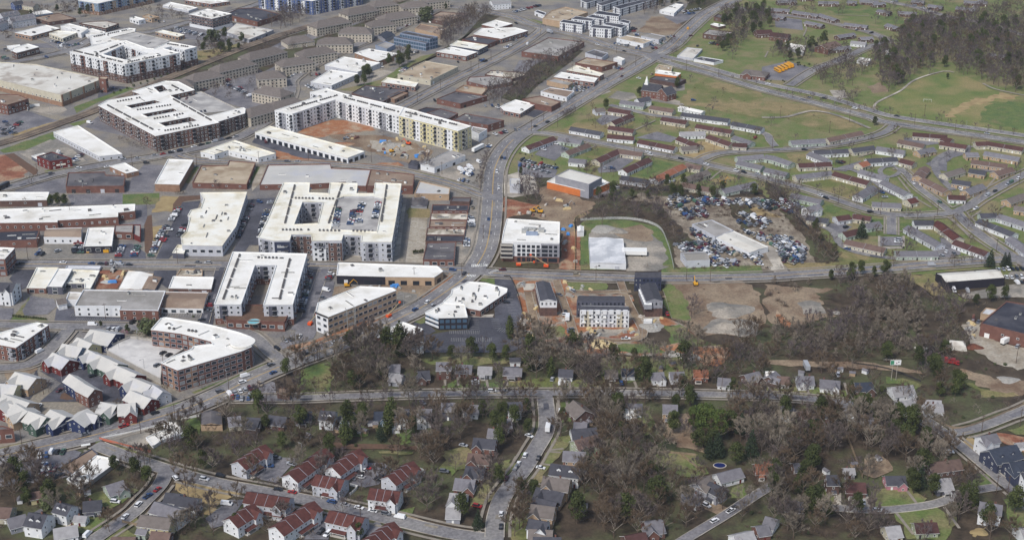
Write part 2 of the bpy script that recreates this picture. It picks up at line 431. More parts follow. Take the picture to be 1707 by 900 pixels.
# broad covers first
zone(None, "asphalt_urban", "-500,-160 1240,-160 1100,92 870,226 828,340 812,440 720,510 560,580 432,630 300,680 0,765 -500,880", "pavement")
zone(None, "grass_green", "1225,-10 2400,-160 2400,470 1380,455 1290,330 960,300 845,290 840,240 880,215 1000,150 1110,95", "lawn")
zone(None, "woods_floor", "-400,770 0,772 160,745 280,690 440,640 560,590 700,560 860,565 1110,590 1250,560 1250,480 1560,470 1600,570 1707,700 2100,900 2000,1100 -300,1100", "woodland_floor")
# top left
zone(None, "woods_floor", "270,150 300,120 430,75 530,45 650,8 740,-10 745,0 700,22 640,60 560,92 500,125 478,165 410,180 330,150", "ground_cover")
for q_ in ("300,140 380,115 470,70 560,42 640,14 650,20 570,50 470,84 390,122 310,148", "340,158 400,140 480,100 560,70 620,42 630,48 560,80 490,112 420,150 380,166"): zone(None, "asphalt_old", q_)
zone(0, "asphalt_old", "0,300 560,330 600,300 560,250 380,280 180,290", "car_park"); zone(0, "grass_dry", "1280,340 1560,285 1600,320 1380,390 1290,400", rough_edge=.8)
zone(0, "asphalt_new", "640,610 720,560 850,570 830,600 640,640"); zone(0, "grass_lush", "480,700 840,570 880,580 640,670 500,740")
zone(0, "gravel", "180,720 260,690 420,700 440,720 350,755"); zone(0, "asphalt_old", "-100,780 160,720 380,790 280,830 0,900 -100,900")
zone(0, "asphalt_old", "1010,225 1050,190 1240,170 1500,215 1480,260 1250,260 1080,250"); zone(0, "asphalt_old", "1290,620 1660,440 1900,560 1800,680 1640,720")
zone(0, "straw", "60,880 400,780 620,715 640,725 420,810 150,900", rough_edge=.7); zone(0, "grass_green", "450,810 570,780 580,790 500,830")
zone(0, "woods_floor", "0,60 240,70 330,110 240,150 60,200 -60,200", "ground_cover"); zone(0, "asphalt_old", "550,830 640,760 1000,900 860,900")
zone(1, "grass_green", "560,590 690,560 850,520 950,450 1100,370 1290,330 1200,360 1060,440 900,540 700,600"); zone(1, "woods_floor", "860,560 1050,420 1300,330 1520,90 1640,100 1450,200 1230,330 1010,460", "ground_cover")
zone(1, "dirt_orange", "340,840 520,780 800,810 800,850 420,900 300,870", rough_edge=.8); zone(1, "gravel_pale", "700,430 930,470 780,530 800,480")
zone(2, "grass_green", "10,110 200,130 370,180 350,190 180,160 0,120"); zone(2, "dirt_tan", "880,210 960,110 1100,110 1170,170 1130,230 1020,230", "bare_earth", rough_edge=.8)
zone(2, "asphalt_old", "1040,110 1190,90 1290,70 1330,70 1210,130 1130,160"); zone(2, "asphalt_old", "100,395 380,400 180,470 60,470"); zone(2, "woods_floor", "-20,640 180,440 380,320 520,330 420,420 220,560 100,680", "ground_cover")
zone(2, "concrete", "450,650 640,560 700,600 610,630 480,680"); zone(2, "gravel", "680,640 740,595 850,610 870,640 800,660"); zone(2, "gravel_pale", "800,430 940,385 960,400 850,450")
zone(2, "asphalt_new", "120,745 230,710 360,735 230,780"); zone(2, "gravel", "1000,500 1180,540 1180,590 1110,600 1080,640 1140,660 1300,640 1310,660 1150,690 960,660 880,600")
zone(2, "grass_dry", "1150,640 1290,510 1683,600 1683,790 1300,700 1160,680", rough_edge=1.2)
zone(2, "grass_dry", "340,860 700,700 860,740 840,850 580,900 300,900", rough_edge=.8); zone(2, "asphalt_old", "600,790 660,740 780,760 740,790 640,820")
zone(3, "grass_park", "740,720 770,660 910,580 1010,520 1200,470 1390,520 1500,590 1683,640 2200,760 2200,980 1683,860 900,760", rough_edge=1.0)
zone(3, "straw", "1180,760 1240,710 1360,660 1540,610 1700,630 1500,660 1330,710 1240,760", rough_edge=2.0); zone(3, "grass_lush", "1400,790 1500,670 1760,640 1900,760 1683,850", rough_edge=2.0)
zone(3, "dirt_tan", "690,570 780,540 830,600 720,610", rough_edge=1); zone(3, "grass_dry", "0,660 300,680 520,760 680,830 600,850 380,860 120,760 0,730", rough_edge=1.2)
zone(3, "concrete", "440,590 540,590 560,640 480,650"); zone(3, "asphalt_old", "0,440 170,400 340,450 180,530 0,520"); zone(3, "asphalt_old", "80,110 260,130 270,200 90,180")
zone(3, "grass_lush", "420,50 700,20 900,110 1000,190 900,200 700,90 480,90", rough_edge=1.5)
# second row
zone(10, "grass_lush", "0,120 350,0 400,30 180,120 20,140", rough_edge=.5); zone(10, "gravel", "120,140 330,50 480,120 560,190 500,220 470,170 300,140 240,165 200,180")
zone(10, "dirt_red", "-60,150 60,150 170,240 170,290 60,320 -60,340", rough_edge=1); zone(10, "mulch", "30,150 90,140 250,250 230,290"); zone(10, "grass_green", "290,255 470,215 490,240 300,275")
zone(10, "asphalt_old", "100,370 430,300 430,400 330,400 100,390"); zone(10, "asphalt_old", "830,390 860,300 940,215 1090,220 1010,345 1000,400"); zone(10, "asphalt_old", "440,410 800,400 810,470 470,480")
zone(10, "grass_lush", "800,480 800,410 1040,400 1040,470"); zone(10, "straw", "980,525 1060,420 1190,425 1140,520", rough_edge=.7); zone(10, "mulch", "1130,470 1170,420 1310,415 1310,440 1200,455 1120,560")
zone(10, "asphalt_new", "1010,840 1190,460 1310,450 1200,720 1090,840"); zone(10, "asphalt_new", "1490,840 1610,600 1640,440 1710,440 1690,650 1600,780"); zone(10, "straw", "985,700 990,620 1060,610 1040,680 1010,720")
zone(10, "grass_lush", "1200,330 1270,230 1300,230 1230,340"); zone(10, "grass_lush", "1610,360 1660,230 1700,230 1660,330"); zone(10, "gravel", "255,830 290,740 500,720 540,720 530,830"); zone(10, "asphalt_new", "745,830 760,740 860,730 950,790 950,830")
zone(10, "mulch", "945,780 940,560 990,540 1000,700 970,810"); zone(10, "asphalt_old", "880,480 960,480 960,560 940,610 780,610 880,580")
zone(11, "asphalt_new", "20,40 500,180 440,190 380,190 150,120 0,70"); zone(11, "dirt_tan", "500,20 800,20 1000,60 1200,130 1060,220 900,170 740,120", rough_edge=1.2)
zone(11, "dirt_orange", "150,120 350,175 720,210 960,200 1000,225 700,230 380,205 160,180", rough_edge=.5); zone(11, "gravel_pale", "760,60 1000,70 1060,110 960,150 800,120", rough_edge=1)
zone(11, "asphalt_new", "-60,740 0,440 150,430 90,620 40,740"); zone(11, "grass_lush", "110,560 150,445 165,450 130,580"); zone(11, "grass_green", "1060,250 1230,290 1480,380 1400,380 1060,270"); zone(11, "gravel_pale", "0,390 50,340 100,215 60,220 0,330")
zone(11, "gravel", "1210,270 1400,170 1480,200 1500,350 1400,330 1260,310"); zone(11, "gravel", "1330,860 1340,720 1410,500 1490,510 1480,720 1440,860"); zone(11, "gravel_pale", "1000,860 1040,560 1150,520 1120,860")
zone(11, "concrete", "920,850 940,690 985,440 1010,440 975,700 960,860"); zone(11, "concrete", "600,850 620,790 700,790 720,850"); zone(11, "grass_dry", "1010,560 1020,500 1150,480 1160,560", rough_edge=.6)
zone(12, "concrete", "0,290 100,260 200,290 230,400 60,430 0,420"); zone(12, "asphalt_old", "90,190 350,250 330,300 210,300 90,260"); zone(12, "asphalt_old", "580,420 640,340 740,360 780,380 640,460")
zone(12, "dirt_tan", "240,370 300,350 520,440 600,460 530,560 460,580 480,900 340,900 380,740 370,590 160,560 230,480", "bare_earth", rough_edge=1); zone(12, "dirt_red", "0,430 230,480 160,540 30,560 0,620", rough_edge=.8); zone(12, "dirt_red", "365,900 380,700 410,660 500,640 500,900", rough_edge=.5)
zone(12, "grass_lush", "500,900 500,600 540,570 800,575 1000,620 1080,720 1120,900"); zone(12, "gravel", "560,650 780,670 960,650 1040,740 1070,830 1020,900 780,900 560,700", rough_edge=.8); zone(12, "dirt_tan", "620,640 900,610 980,640 960,720 800,700", rough_edge=1.0)
zone(12, "woods_floor", "600,440 760,370 1000,350 1300,360 1683,380 1700,440 1130,440 1100,560 1280,740 1140,780 1000,600 700,570 560,560", "ground_cover", rough_edge=.8)
zone(12, "yard_dirt", "800,440 900,400 1120,430 1683,430 1900,500 2060,640 2060,880 1700,900 1130,890 1120,760 1270,740 1090,560 1020,480", rough_edge=1.0)
zone(12, "straw", "1500,470 1683,500 1800,560 1640,540 1480,500", rough_edge=1); zone(12, "woods_floor", "1450,470 1560,470 1640,540 1683,600 1560,640 1500,560", "ground_cover", rough_edge=1)
zone(12, "asphalt_old", "230,120 320,70 430,110 330,190 200,150"); zone(12, "asphalt_old", "610,240 770,160 850,185 740,260 620,270"); zone(12, "grass_dry", "520,160 600,90 740,110 620,190", rough_edge=.6); zone(12, "grass_lush", "840,280 950,170 1110,210 970,300"); zone(12, "asphalt_old", "860,40 1000,0 1130,40 1090,70")
zone(12, "straw", "1180,160 1270,60 1400,80 1460,140 1300,180", rough_edge=1.0); zone(12, "grass_lush", "1260,340 1430,265 1620,300 1500,370 1300,370"); zone(12, "grass_dry", "1330,320 1450,280 1560,310 1450,360", rough_edge=1)
zone(13, "grass_dry", "240,330 440,290 600,350 600,420 500,440", rough_edge=1); zone(13, "asphalt_old", "1080,190 1250,110 1340,100 1330,140 1220,170 1180,200 1180,260 1120,250 1040,210"); zone(13, "asphalt_old", "450,240 620,190 610,220 520,260 430,250")
zone(13, "grass_dry", "120,150 290,140 300,190 200,210", rough_edge=.6); zone(13, "asphalt_old", "900,40 1100,40 1130,80 1040,90 900,60"); zone(13, "asphalt_old", "745,685 890,685 890,745 745,745"); zone(13, "grass_lush", "1170,470 1300,440 1310,490 1200,500"); zone(13, "grass_dry", "1330,380 1480,290 1560,340 1420,430", rough_edge=1)
zone(13, "grass_lush", "850,570 960,570 950,620 980,670 850,680"); zone(13, "grass_lush", "650,570 800,570 790,680 640,680"); zone(13, "grass_dry", "470,880 480,780 560,790 820,830 1150,840 1250,850 500,900", rough_edge=.6); zone(13, "asphalt_old", "1130,690 1250,700 1270,800 1160,840 1080,840 1160,770"); zone(13, "asphalt_old", "300,590 500,600 560,620 480,680 440,640")
zone(13, "woods_floor", "0,330 100,330 200,560 460,760 480,870 330,880 250,700 60,470 0,400", "ground_cover", rough_edge=.8); zone(13, "grass_lush", "190,450 260,440 380,460 500,500 440,540 350,500 240,490"); zone(13, "concrete", "0,740 60,740 110,870 60,900 0,800"); zone(13, "concrete", "60,900 110,870 150,960 60,950")
zone(13, "concrete", "730,680 745,678 745,750 905,750 905,680 890,680 890,764 730,764"); zone(13, "asphalt_old", "1330,210 1400,220 1500,240 1500,270 1440,260 1340,230")
# third row
zone(20, "asphalt_new", "60,100 110,30 240,40 200,140 140,170 110,150"); zone(20, "asphalt_old", "140,340 190,210 350,230 370,280 310,330"); zone(20, "asphalt_new", "350,400 370,290 480,290 490,340 780,350 1030,380 1340,380 1440,60 1460,60 1400,270 1390,400 980,440 600,410")
zone(20, "grass_lush", "60,390 90,340 200,210 150,300 160,350 320,370 320,390", rough_edge=.4); zone(20, "dirt_red", "600,165 650,40 830,40 770,165", rough_edge=.5); zone(20, "asphalt_new", "990,90 1010,40 1150,40 1150,90 1090,160")
zone(20, "asphalt_new", "260,900 400,780 260,700 400,680 560,670 820,840 790,900"); zone(20, "asphalt_new", "-40,780 200,760 240,690 260,800 180,900 -40,900"); zone(20, "concrete", "690,570 700,530 860,470 1000,480 1250,570 1080,640 1060,780")
zone(20, "mulch", "390,880 400,850 440,830 500,880 440,890"); zone(20, "mulch", "260,690 280,640 480,650 380,690"); zone(20, "grass_lush", "1250,840 1683,670 1683,700 1280,850"); zone(20, "gravel", "1430,860 1500,860 1683,770 1683,900 1380,900")
zone(20, "asphalt_old", "-40,290 90,290 80,350 40,390 -40,390"); zone(20, "dirt_tan", "30,700 180,640 240,690 200,720 60,760", rough_edge=.5)
zone(21, "asphalt_old", "330,330 360,60 430,30 480,60 540,120 520,220 400,260 420,450 250,430"); zone(21, "dirt_orange", "480,470 850,340 1100,240 1290,60 1350,75 1300,140 1120,250 860,370 600,470 300,580 210,540 400,510", rough_edge=.4)
zone(21, "dirt_tan", "540,150 900,140 1100,140 1260,60 1270,90 1100,230 960,290 930,200 700,160 530,210", rough_edge=.6); zone(21, "gravel", "940,210 960,180 1080,200 1080,240 1010,280 950,270"); zone(21, "asphalt_old", "180,520 300,430 420,450 400,490 260,530 200,560")
zone(21, "asphalt_new", "1120,470 1290,440 1420,430 1420,350 1580,350 1600,440 1683,450 1700,540 1683,580 1130,580"); zone(21, "asphalt_new", "1590,160 1590,90 1720,80 1780,180 1780,540 1683,580 1600,400 1580,300 1640,200"); zone(21, "concrete", "1400,430 1430,350 1570,350 1580,330 1400,340")
zone(21, "asphalt_new", "1050,390 1120,370 1200,440 1120,480"); zone(21, "grass_lush", "300,700 500,640 530,740 500,880 300,880", rough_edge=1); zone(21, "grass_green", "1080,620 1200,620 1300,600 1683,620 1683,650 1480,660 1180,660", rough_edge=.6)
zone(21, "grass_lush", "1480,110 1520,80 1590,100 1590,150 1530,120"); zone(21, "grass_lush", "1060,380 1130,345 1130,385 1100,395"); zone(21, "grass_lush", "1230,800 1330,760 1480,780 1683,760 1700,810 1480,830 1240,820", rough_edge=.5); zone(21, "asphalt_old", "-40,780 150,770 160,870 -40,900")
zone(21, "grass_lush", "700,530 790,490 800,540 720,550", rough_edge=.4); zone(21, "grass_lush", "0,690 110,640 130,640 30,600 130,630 60,670")
zone(22, "dirt_site", "60,90 300,80 400,110 480,130 480,200 830,200 840,340 1000,360 1030,340 1140,380 1300,500 1200,500 1100,400 930,440 860,510 1460,600 1440,620 1190,600 800,600 600,610 300,560 250,480 130,470 100,300", "bare_earth", rough_edge=.9)
zone(22, "dirt_tan", "1030,120 1530,115 1683,180 1690,420 1480,470 1250,460 1140,380 1060,300", "bare_earth", rough_edge=1.2); zone(22, "grass_green", "1030,130 1080,130 1180,230 1230,370 1130,370 1080,340 1040,230", rough_edge=1)
zone(22, "dirt_tan", "130,180 200,180 250,480 200,480 150,300"); zone(22, "grass_green", "400,120 680,120 680,170 440,180", rough_edge=.8); zone(22, "grass_green", "250,420 380,400 400,470 280,490", rough_edge=.8); zone(22, "gravel", "540,430 860,420 860,450 680,480 560,480", rough_edge=.8); zone(22, "dirt_red", "680,480 860,420 870,470 700,490", rough_edge=.5)
zone(22, "dirt_red", "440,210 480,210 500,340 440,330", rough_edge=.6); zone(22, "dirt_red", "350,230 400,280 440,440 400,400"); zone(22, "grass_lush", "740,530 940,520 1050,540 1060,590 900,590 750,570", rough_edge=.8); zone(22, "grass_lush", "1050,410 1150,400 1290,500 1440,540 1430,570 1100,520", rough_edge=1)
zone(22, "asphalt_new", "-60,90 50,90 130,340 140,460 90,520 -60,540"); zone(22, "straw", "480,175 690,175 680,200 480,195", rough_edge=.4); zone(22, "gravel", "1390,285 1480,290 1540,310 1540,330 1460,340", rough_edge=.8); zone(22, "gravel", "1370,400 1450,370 1560,390 1600,430 1540,470 1420,440", rough_edge=.8)
zone(22, "concrete", "120,130 200,130 200,175 130,175"); zone(22, "grass_green", "640,610 1280,620 1280,690 1200,760 640,780", rough_edge=1); zone(22, "grass_dry", "0,770 340,740 620,780 620,810 0,810", rough_edge=.5); zone(22, "grass_lush", "1030,30 1683,10 1683,70 1030,75", rough_edge=.3); zone(22, "gravel", "790,20 1000,10 1080,20 1000,50 800,50")
zone(22, "gravel_pale", "920,330 1010,350 1030,420 930,430 900,380", rough_edge=.8)
zone(23, "dirt_tan", "0,140 300,160 520,160 360,220 350,330 560,330 300,380 200,420 60,400 0,300", "bare_earth", rough_edge=1.5); zone(23, "dirt_orange", "60,300 110,330 180,430 120,430", rough_edge=.8); zone(23, "gravel", "200,250 350,250 380,320 250,330", rough_edge=1)
zone(23, "woods_floor", "350,200 460,150 900,80 1000,200 1200,230 1270,330 1180,560 1000,620 500,620 100,600 -160,560 -100,440 200,420 580,320", "ground_cover", rough_edge=1.5); zone(23, "grass_dry", "900,75 1080,70 1180,180 1310,240 1280,280 1200,240 1080,200", rough_edge=1); zone(23, "gravel", "1250,200 1700,120 1800,90 1800,230 1640,220 1300,230")
zone(23, "gravel", "1550,100 1600,50 1760,50 1760,120"); zone(23, "gravel_pale", "1280,400 1400,380 1410,470 1560,520 1700,560 1760,680 1660,700 1500,650 1340,560 1330,480", rough_edge=.8); zone(23, "dirt_tan", "1200,670 1500,740 1683,760 1760,820 1640,870 1480,850 1300,760", "bare_earth", rough_edge=1.5); zone(23, "grass_dry", "1400,850 1300,780 1480,820 1683,860 1640,960 1440,960", rough_edge=1.5)
zone(23, "grass_lush", "800,740 960,760 1020,800 960,850 900,780 780,790", rough_edge=.8); zone(23, "dirt_tan", "0,630 700,650 1000,700 1020,720 700,690 0,660", rough_edge=.6); zone(23, "grass_green", "0,800 320,800 520,830 560,880 300,860 0,850", rough_edge=.6); zone(23, "concrete", "0,20 60,20 150,50 100,62 60,60"); zone(23, "grass_dry", "110,0 600,-10 1100,20 1100,40 400,45 150,45", rough_edge=.4)
# bottom row
zone(30, "asphalt_old", "-40,400 470,310 540,330 420,420 460,490 280,520 -40,560", rough_edge=.5); zone(30, "grass_green", "470,210 1150,10 1200,0 1180,20 680,170 500,220"); zone(30, "gravel", "690,240 900,180 1000,170 1060,200 950,290 780,280"); zone(30, "grass_lush", "1160,130 1300,100 1310,230 1200,230", rough_edge=.6)
zone(30, "grass_green", "640,255 980,345 990,365 620,270"); zone(30, "straw", "1140,540 1280,510 1500,560 1590,600 1420,680 1400,760 1250,720 1290,650 1160,590", rough_edge=1); zone(30, "grass_green", "560,600 720,580 820,560 900,590 740,700 640,650", rough_edge=.8); zone(30, "grass_green", "440,780 560,740 680,770 640,830 540,870 420,820", rough_edge=.7); zone(30, "asphalt_old", "1340,760 1500,640 1600,640 1480,800 1380,830")
zone(30, "grass_dry", "800,780 900,740 920,790 860,820", rough_edge=.5); zone(30, "concrete", "350,760 430,740 500,780 440,820"); zone(30, "grass_green", "0,290 180,265 200,275 0,320"); zone(30, "grass_green", "700,900 800,800 940,900", rough_edge=.5)
zone(31, "asphalt_old", "120,360 300,370 200,480 160,530 60,510 30,490"); zone(31, "asphalt_old", "640,540 740,400 860,400 900,430 830,540 740,560"); zone(31, "asphalt_old", "330,900 480,740 520,760 500,900"); zone(31, "grass_lush", "560,220 640,140 740,130 740,220 620,230", rough_edge=1); zone(31, "grass_lush", "930,200 1040,170 1050,280 950,280", rough_edge=1)
zone(31, "grass_green", "1240,330 1440,300 1440,400 1300,480 1230,420", rough_edge=1.5); zone(31, "grass_green", "1480,480 1600,540 1540,680 1440,680 1440,560", rough_edge=1); zone(31, "grass_green", "830,330 1050,325 1040,350 840,345", rough_edge=.6); zone(31, "grass_green", "1540,400 1683,370 1683,470 1600,460", rough_edge=.8)
zone(31, "grass_green", "800,150 880,120 900,200 820,200", rough_edge=.6); zone(31, "mulch", "480,270 1080,290 1060,320 500,300", rough_edge=.6); zone(31, "grass_lush", "960,720 1060,680 1040,740 1000,760", rough_edge=.5); zone(31, "asphalt_old", "770,800 830,780 860,830 800,870 740,870"); zone(31, "dirt_tan", "1010,740 1300,830 1540,880 1530,900 1300,850 1020,760", rough_edge=.3)
zone(32, "grass_lush", "345,10 430,0 440,130 360,140"); zone(32, "grass_green", "330,230 440,220 440,270 300,420 220,540 160,530 250,400", rough_edge=.6); zone(32, "grass_lush", "100,340 160,310 180,330 130,370", rough_edge=.4); zone(32, "grass_green", "0,400 80,400 60,460 0,470", rough_edge=.5); zone(32, "grass_green", "950,380 1040,330 1250,340 1310,460 1180,500 1080,450", rough_edge=1)
zone(32, "dirt_tan", "1020,100 1200,70 1260,250 1300,330 1150,300 1060,220", "bare_earth", rough_edge=1.2); zone(32, "grass_green", "860,90 960,60 980,200 900,220", rough_edge=1); zone(32, "grass_green", "1480,560 1560,530 1600,620 1500,640", rough_edge=.6); zone(32, "dirt_tan", "1290,620 1460,700 1420,760 1280,700", rough_edge=.8); zone(32, "grass_lush", "440,620 540,620 540,680 440,680", rough_edge=.5)
zone(32, "grass_dry", "30,780 140,740 160,900 40,900", rough_edge=.5); zone(32, "grass_green", "1120,430 1250,430 1300,460 1220,490", rough_edge=.6)
zone(33, "grass_lush", "1580,190 1683,150 1800,150 1800,210 1640,220", rough_edge=.5); zone(33, "straw", "1270,270 1330,230 1420,300 1340,340", rough_edge=.6); zone(33, "dirt_red", "1500,200 1683,240 1683,340 1560,270 1480,230", rough_edge=.6); zone(33, "grass_lush", "1360,470 1440,480 1500,560 1380,590 1320,560", rough_edge=.6); zone(33, "grass_green", "700,580 940,560 1060,640 960,680 700,690", rough_edge=.6)
zone(33, "grass_green", "840,730 1120,690 1250,760 1180,900 930,900", rough_edge=.6); zone(33, "grass_lush", "1540,640 1640,640 1760,760 1683,860 1580,800", rough_edge=.8); zone(33, "dirt_tan", "650,380 760,360 830,460 700,500 630,470", rough_edge=.8); zone(33, "woods_floor", "930,0 1683,-40 1683,60 1240,170 1080,140", rough_edge=.8); zone(33, "concrete", "440,590 490,590 490,690 450,690"); zone(33, "concrete", "610,600 660,600 690,695 630,695"); zone(33, "concrete", "1330,330 1400,320 1440,350 1360,370")
zone(33, "straw", "1350,880 1400,835 1450,815 1410,850 1370,890", rough_edge=.3); zone(33, "grass_green", "360,570 440,570 440,680 370,680", rough_edge=.5); zone(33, "concrete", "1380,390 1440,360 1480,380 1400,400"); zone(33, "concrete", "1600,550 1683,500 1683,540 1640,560"); zone(33, "grass_lush", "730,70 780,80 750,110 720,100", rough_edge=.5)

# roads
road("-120,792 0,762 77,744 153,727 230,706 307,683 365,659 420,632 489,603 599,562 675,527 714,507 752,481 778,461 797,440 811,412 818,373 821,335 822,304 826,279 839,253 860,231 900,206 942,182 1003,145 1057,115 1090,95 1121,77 1147,51 1180,23 1223,0 1262,-22 1400,-90", 15.0, marks="yd", walk=2.6)
road("-200,441 0,441 215,442 420,443 620,446 700,448 790,453 840,457 968,462 1103,465 1270,462 1330,458 1380,455 1480,448 1560,441 1707,431 2000,410", 11.0, marks="y", walk=3.0)
road("-100,-60 560,-22 721,8 778,15 850,28 891,43 968,61 1019,79 1090,95", 13, marks="yd", walk=3)
road("1092,93 1116,97 1190,117 1270,139 1372,161 1449,184 1500,197 1707,227 2100,285", 9, marks="ce", walk=0, name="parkway")
road("1092,98 1130,111 1180,123 1270,150 1372,176 1449,196 1490,207 1707,238 2100,296", 9, marks="ce", walk=3, name="parkway")
road("640,195 670,179 734,145 850,87 897,56 905,46", 9.5, marks="y", walk=3)
road("-200,350 0,316 60,300 102,289 179,275 281,258 383,235 425,215 456,195 476,172 484,151 487,133 535,102 599,74 650,54 724,17 745,6", 10.5, walk=3.2)
road("290,258 330,269 430,272 548,275 640,282 690,292 750,307 803,326 822,332", 9, marks="y", walk=3)
road("-60,115 30,103 115,85 170,60 250,54 314,38 430,8 480,-20", 10, walk=3)
road("-40,40 60,62 110,86 140,100", 8, walk=0)
road("1016,176 1062,187 1095,194 1190,205 1270,222 1284,236 1292,245", 6.3, walk=0)
road("852,232 886,222 940,228 993,238 1070,253 1147,268 1198,280 1277,298 1354,320 1443,350 1494,359 1540,360 1583,356 1612,346 1640,328 1707,292 1800,250", 7.6, walk=3)
road("1160,272 1198,257 1270,252 1341,248 1405,240 1469,224 1492,208", 6.7, walk=3)
road("1584,354 1560,335 1532,314 1512,292 1499,281", 5.9, walk=2.5)
road("1501,286 1490,278 1476,279 1467,285 1470,292 1482,296 1495,292 1501,286", 4, walk=0, kerb=False)
road("1388,283 1420,284 1451,299 1476,318 1500,328 1530,331", 5, walk=0, kerb=False)
road("1620,245 1599,248 1562,266 1560,285 1575,305 1589,318", 5.9, walk=0, kerb=False)
road("1486,360 1486,392", 6.5, walk=1.6)
road("1592,352 1610,372 1640,397 1675,420 1707,440 1760,470", 8.5, walk=3)
road("1340,360 1362,375 1387,386 1402,409 1430,422 1486,431 1530,432 1558,427 1575,412", 5.5, walk=0, kerb=False)
road("1316,144 1357,118 1398,102 1449,79 1485,70", 8, walk=2.5)
road("1485,70 1450,55 1413,46 1359,33 1290,24 1200,10", 7, walk=2.5); road("1400,-20 1474,2 1525,13 1577,28 1640,40 1707,60", 7, walk=2.5)
road("1620,20 1645,-10", 6, walk=0)
road("385,665 440,665 490,665 600,661 700,658 840,656 908,656 1050,656 1270,661 1370,668 1440,677 1494,686 1540,700 1580,727 1635,772 1707,833 1780,890", 6.4, walk=2.4)
road("1578,725 1600,721 1635,712 1680,695 1707,685 1800,640", 7.0, walk=3.2)
road("908,660 912,700 909,722 893,750 875,780 855,806 838,830 829,855 825,880 824,930", 8.6, walk=2.8)
road("158,742 217,764 306,792 370,808 430,819 548,842 650,866 752,890 828,900", 8.4, walk=3)
road("278,783 268,808 240,838 217,860 158,900 120,930", 7.4, walk=3)
road("1374,846 1430,850 1481,851 1558,841 1609,822 1665,812", 5.5, walk=0)
road("1080,940 1147,897 1210,859 1249,833 1290,808", 5.4, walk=0, m="asphalt_old")
road("-100,543 0,543 115,545 200,546 255,549 330,556 380,550 420,560 453,590 478,606", 8, walk=2.6)
road("116,548 95,572 64,600 30,612 -60,616", 8, walk=2.2)
road("340,540 352,500 368,447", 6, m="asphalt_new", walk=0); road("512,530 526,490 540,450", 7, m="asphalt_old", walk=0)
road("1457,184 1462,172 1500,153 1526,134 1572,120 1590,122", 2.2, m="concrete", kerb=False, name="footpath"); road("1638,140 1660,150 1707,160", 2.2, m="concrete", kerb=False, name="footpath")
road("1270,197 1310,196 1355,186 1400,195 1450,215", 3.5, m="gravel", kerb=False, name="footpath")
road("930,170 990,183 860,235", 0.1, m="concrete", kerb=False, name="footpath") if False else None
for q_ in ("155,190 190,330 235,490", "340,110 380,230 420,340 470,500", "760,120 800,230 860,350 910,450 880,490 760,505 560,500", "400,185 600,190 830,185"):
    road(q_, 4.6, m="dirt_tan", kerb=True, walk=0, name="site_track", t=22)
for q_ in "12 550,70 460,140;12 610,90 520,130;12 960,170 850,270;12 1160,160 960,160 840,150;12 1340,230 1260,320;12 1620,290 1450,250 1340,320;12 1240,60 1180,150;12 1450,100 1410,60;13 440,480 620,540;13 350,500 260,560;13 980,440 1080,500;13 640,640 780,650;13 850,650 960,660;13 740,130 600,170;13 1080,560 1180,560 1340,700;13 1370,590 1500,640;13 1400,520 1340,560;13 1470,690 1560,780;13 120,200 60,230;13 860,300 940,400;13 1530,500 1683,420;13 1500,300 1380,440;2 840,860 990,790;2 780,860 850,880;3 40,340 20,380;3 270,150 290,190 270,240;3 880,180 960,200;3 1070,190 1190,150;3 480,100 700,110;3 230,20 170,60;21 1260,760 1260,800;21 1345,740 1345,800;21 1530,760 1540,810;22 20,760 20,800;22 430,770 430,810;22 690,760 700,810;22 850,770 870,820;22 980,760 1010,810;22 1190,760 1200,820;23 0,780 40,850;23 270,820 280,860;23 510,780 540,870;32 350,10 345,80 350,150;32 410,0 415,50;32 300,320 390,310;32 290,330 370,335;32 250,410 320,420;32 170,520 240,545;32 80,360 60,400;33 560,590 560,680;33 900,560 980,665;33 850,730 960,870;33 1160,690 1260,830;33 960,90 1050,60".split(";"):
    t_, *v_ = q_.split(); road(" ".join(v_), 1.5, m="sidewalk", kerb=False, walk=0, name="footpath", t=int(t_))
build_roads()
# crosswalks and stop bars, as painted sheets
def bars(t, x1, y1, x2, y2, n, along=3.0, wd=.55, z=.7):
    a, b = TW(t, x1, y1), TW(t, x2, y2); d = (b - a).normalized(); nn = Vector((-d.y, d.x, 0)); tt = T()
    for i in range(n):
        p = a.lerp(b, (i + .5) / n)
        tt.poly([(*(p - d * wd / 2 - nn * along / 2).xy, z), (*(p + d * wd / 2 - nn * along / 2).xy, z), (*(p + d * wd / 2 + nn * along / 2).xy, z), (*(p - d * wd / 2 + nn * along / 2).xy, z)], "paint_white")
    struct("crosswalk_marking", tt)
bars(11, 1430, 882, 1535, 876, 10); bars(21, 1430, 12, 1540, 12, 9); bars(21, 1400, 80, 1460, 84, 6); bars(21, 1545, 70, 1600, 40, 5, 2.2)
bars(2, 920, 375, 960, 400, 6, 2); bars(2, 1000, 355, 1040, 345, 5, 2); bars(2, 1050, 400, 1090, 400, 5, 2); bars(30, 530, 290, 590, 280, 8, 2.0)
def stalls(t, x1, y1, x2, y2, n, ln=4.8, z=.56, tilt=0):
    a, b = TW(t, x1, y1), TW(t, x2, y2); d = (b - a).normalized(); nn = Vector((-d.y, d.x, 0)) + d * tilt; tt = T()
    for i in range(n + 1):
        p = a.lerp(b, i / n)
        tt.poly([(*(p - d * .09).xy, z), (*(p + d * .09).xy, z), (*(p + d * .09 + nn * ln).xy, z), (*(p - d * .09 + nn * ln).xy, z)], "paint_worn")
    struct("stall_markings", tt)
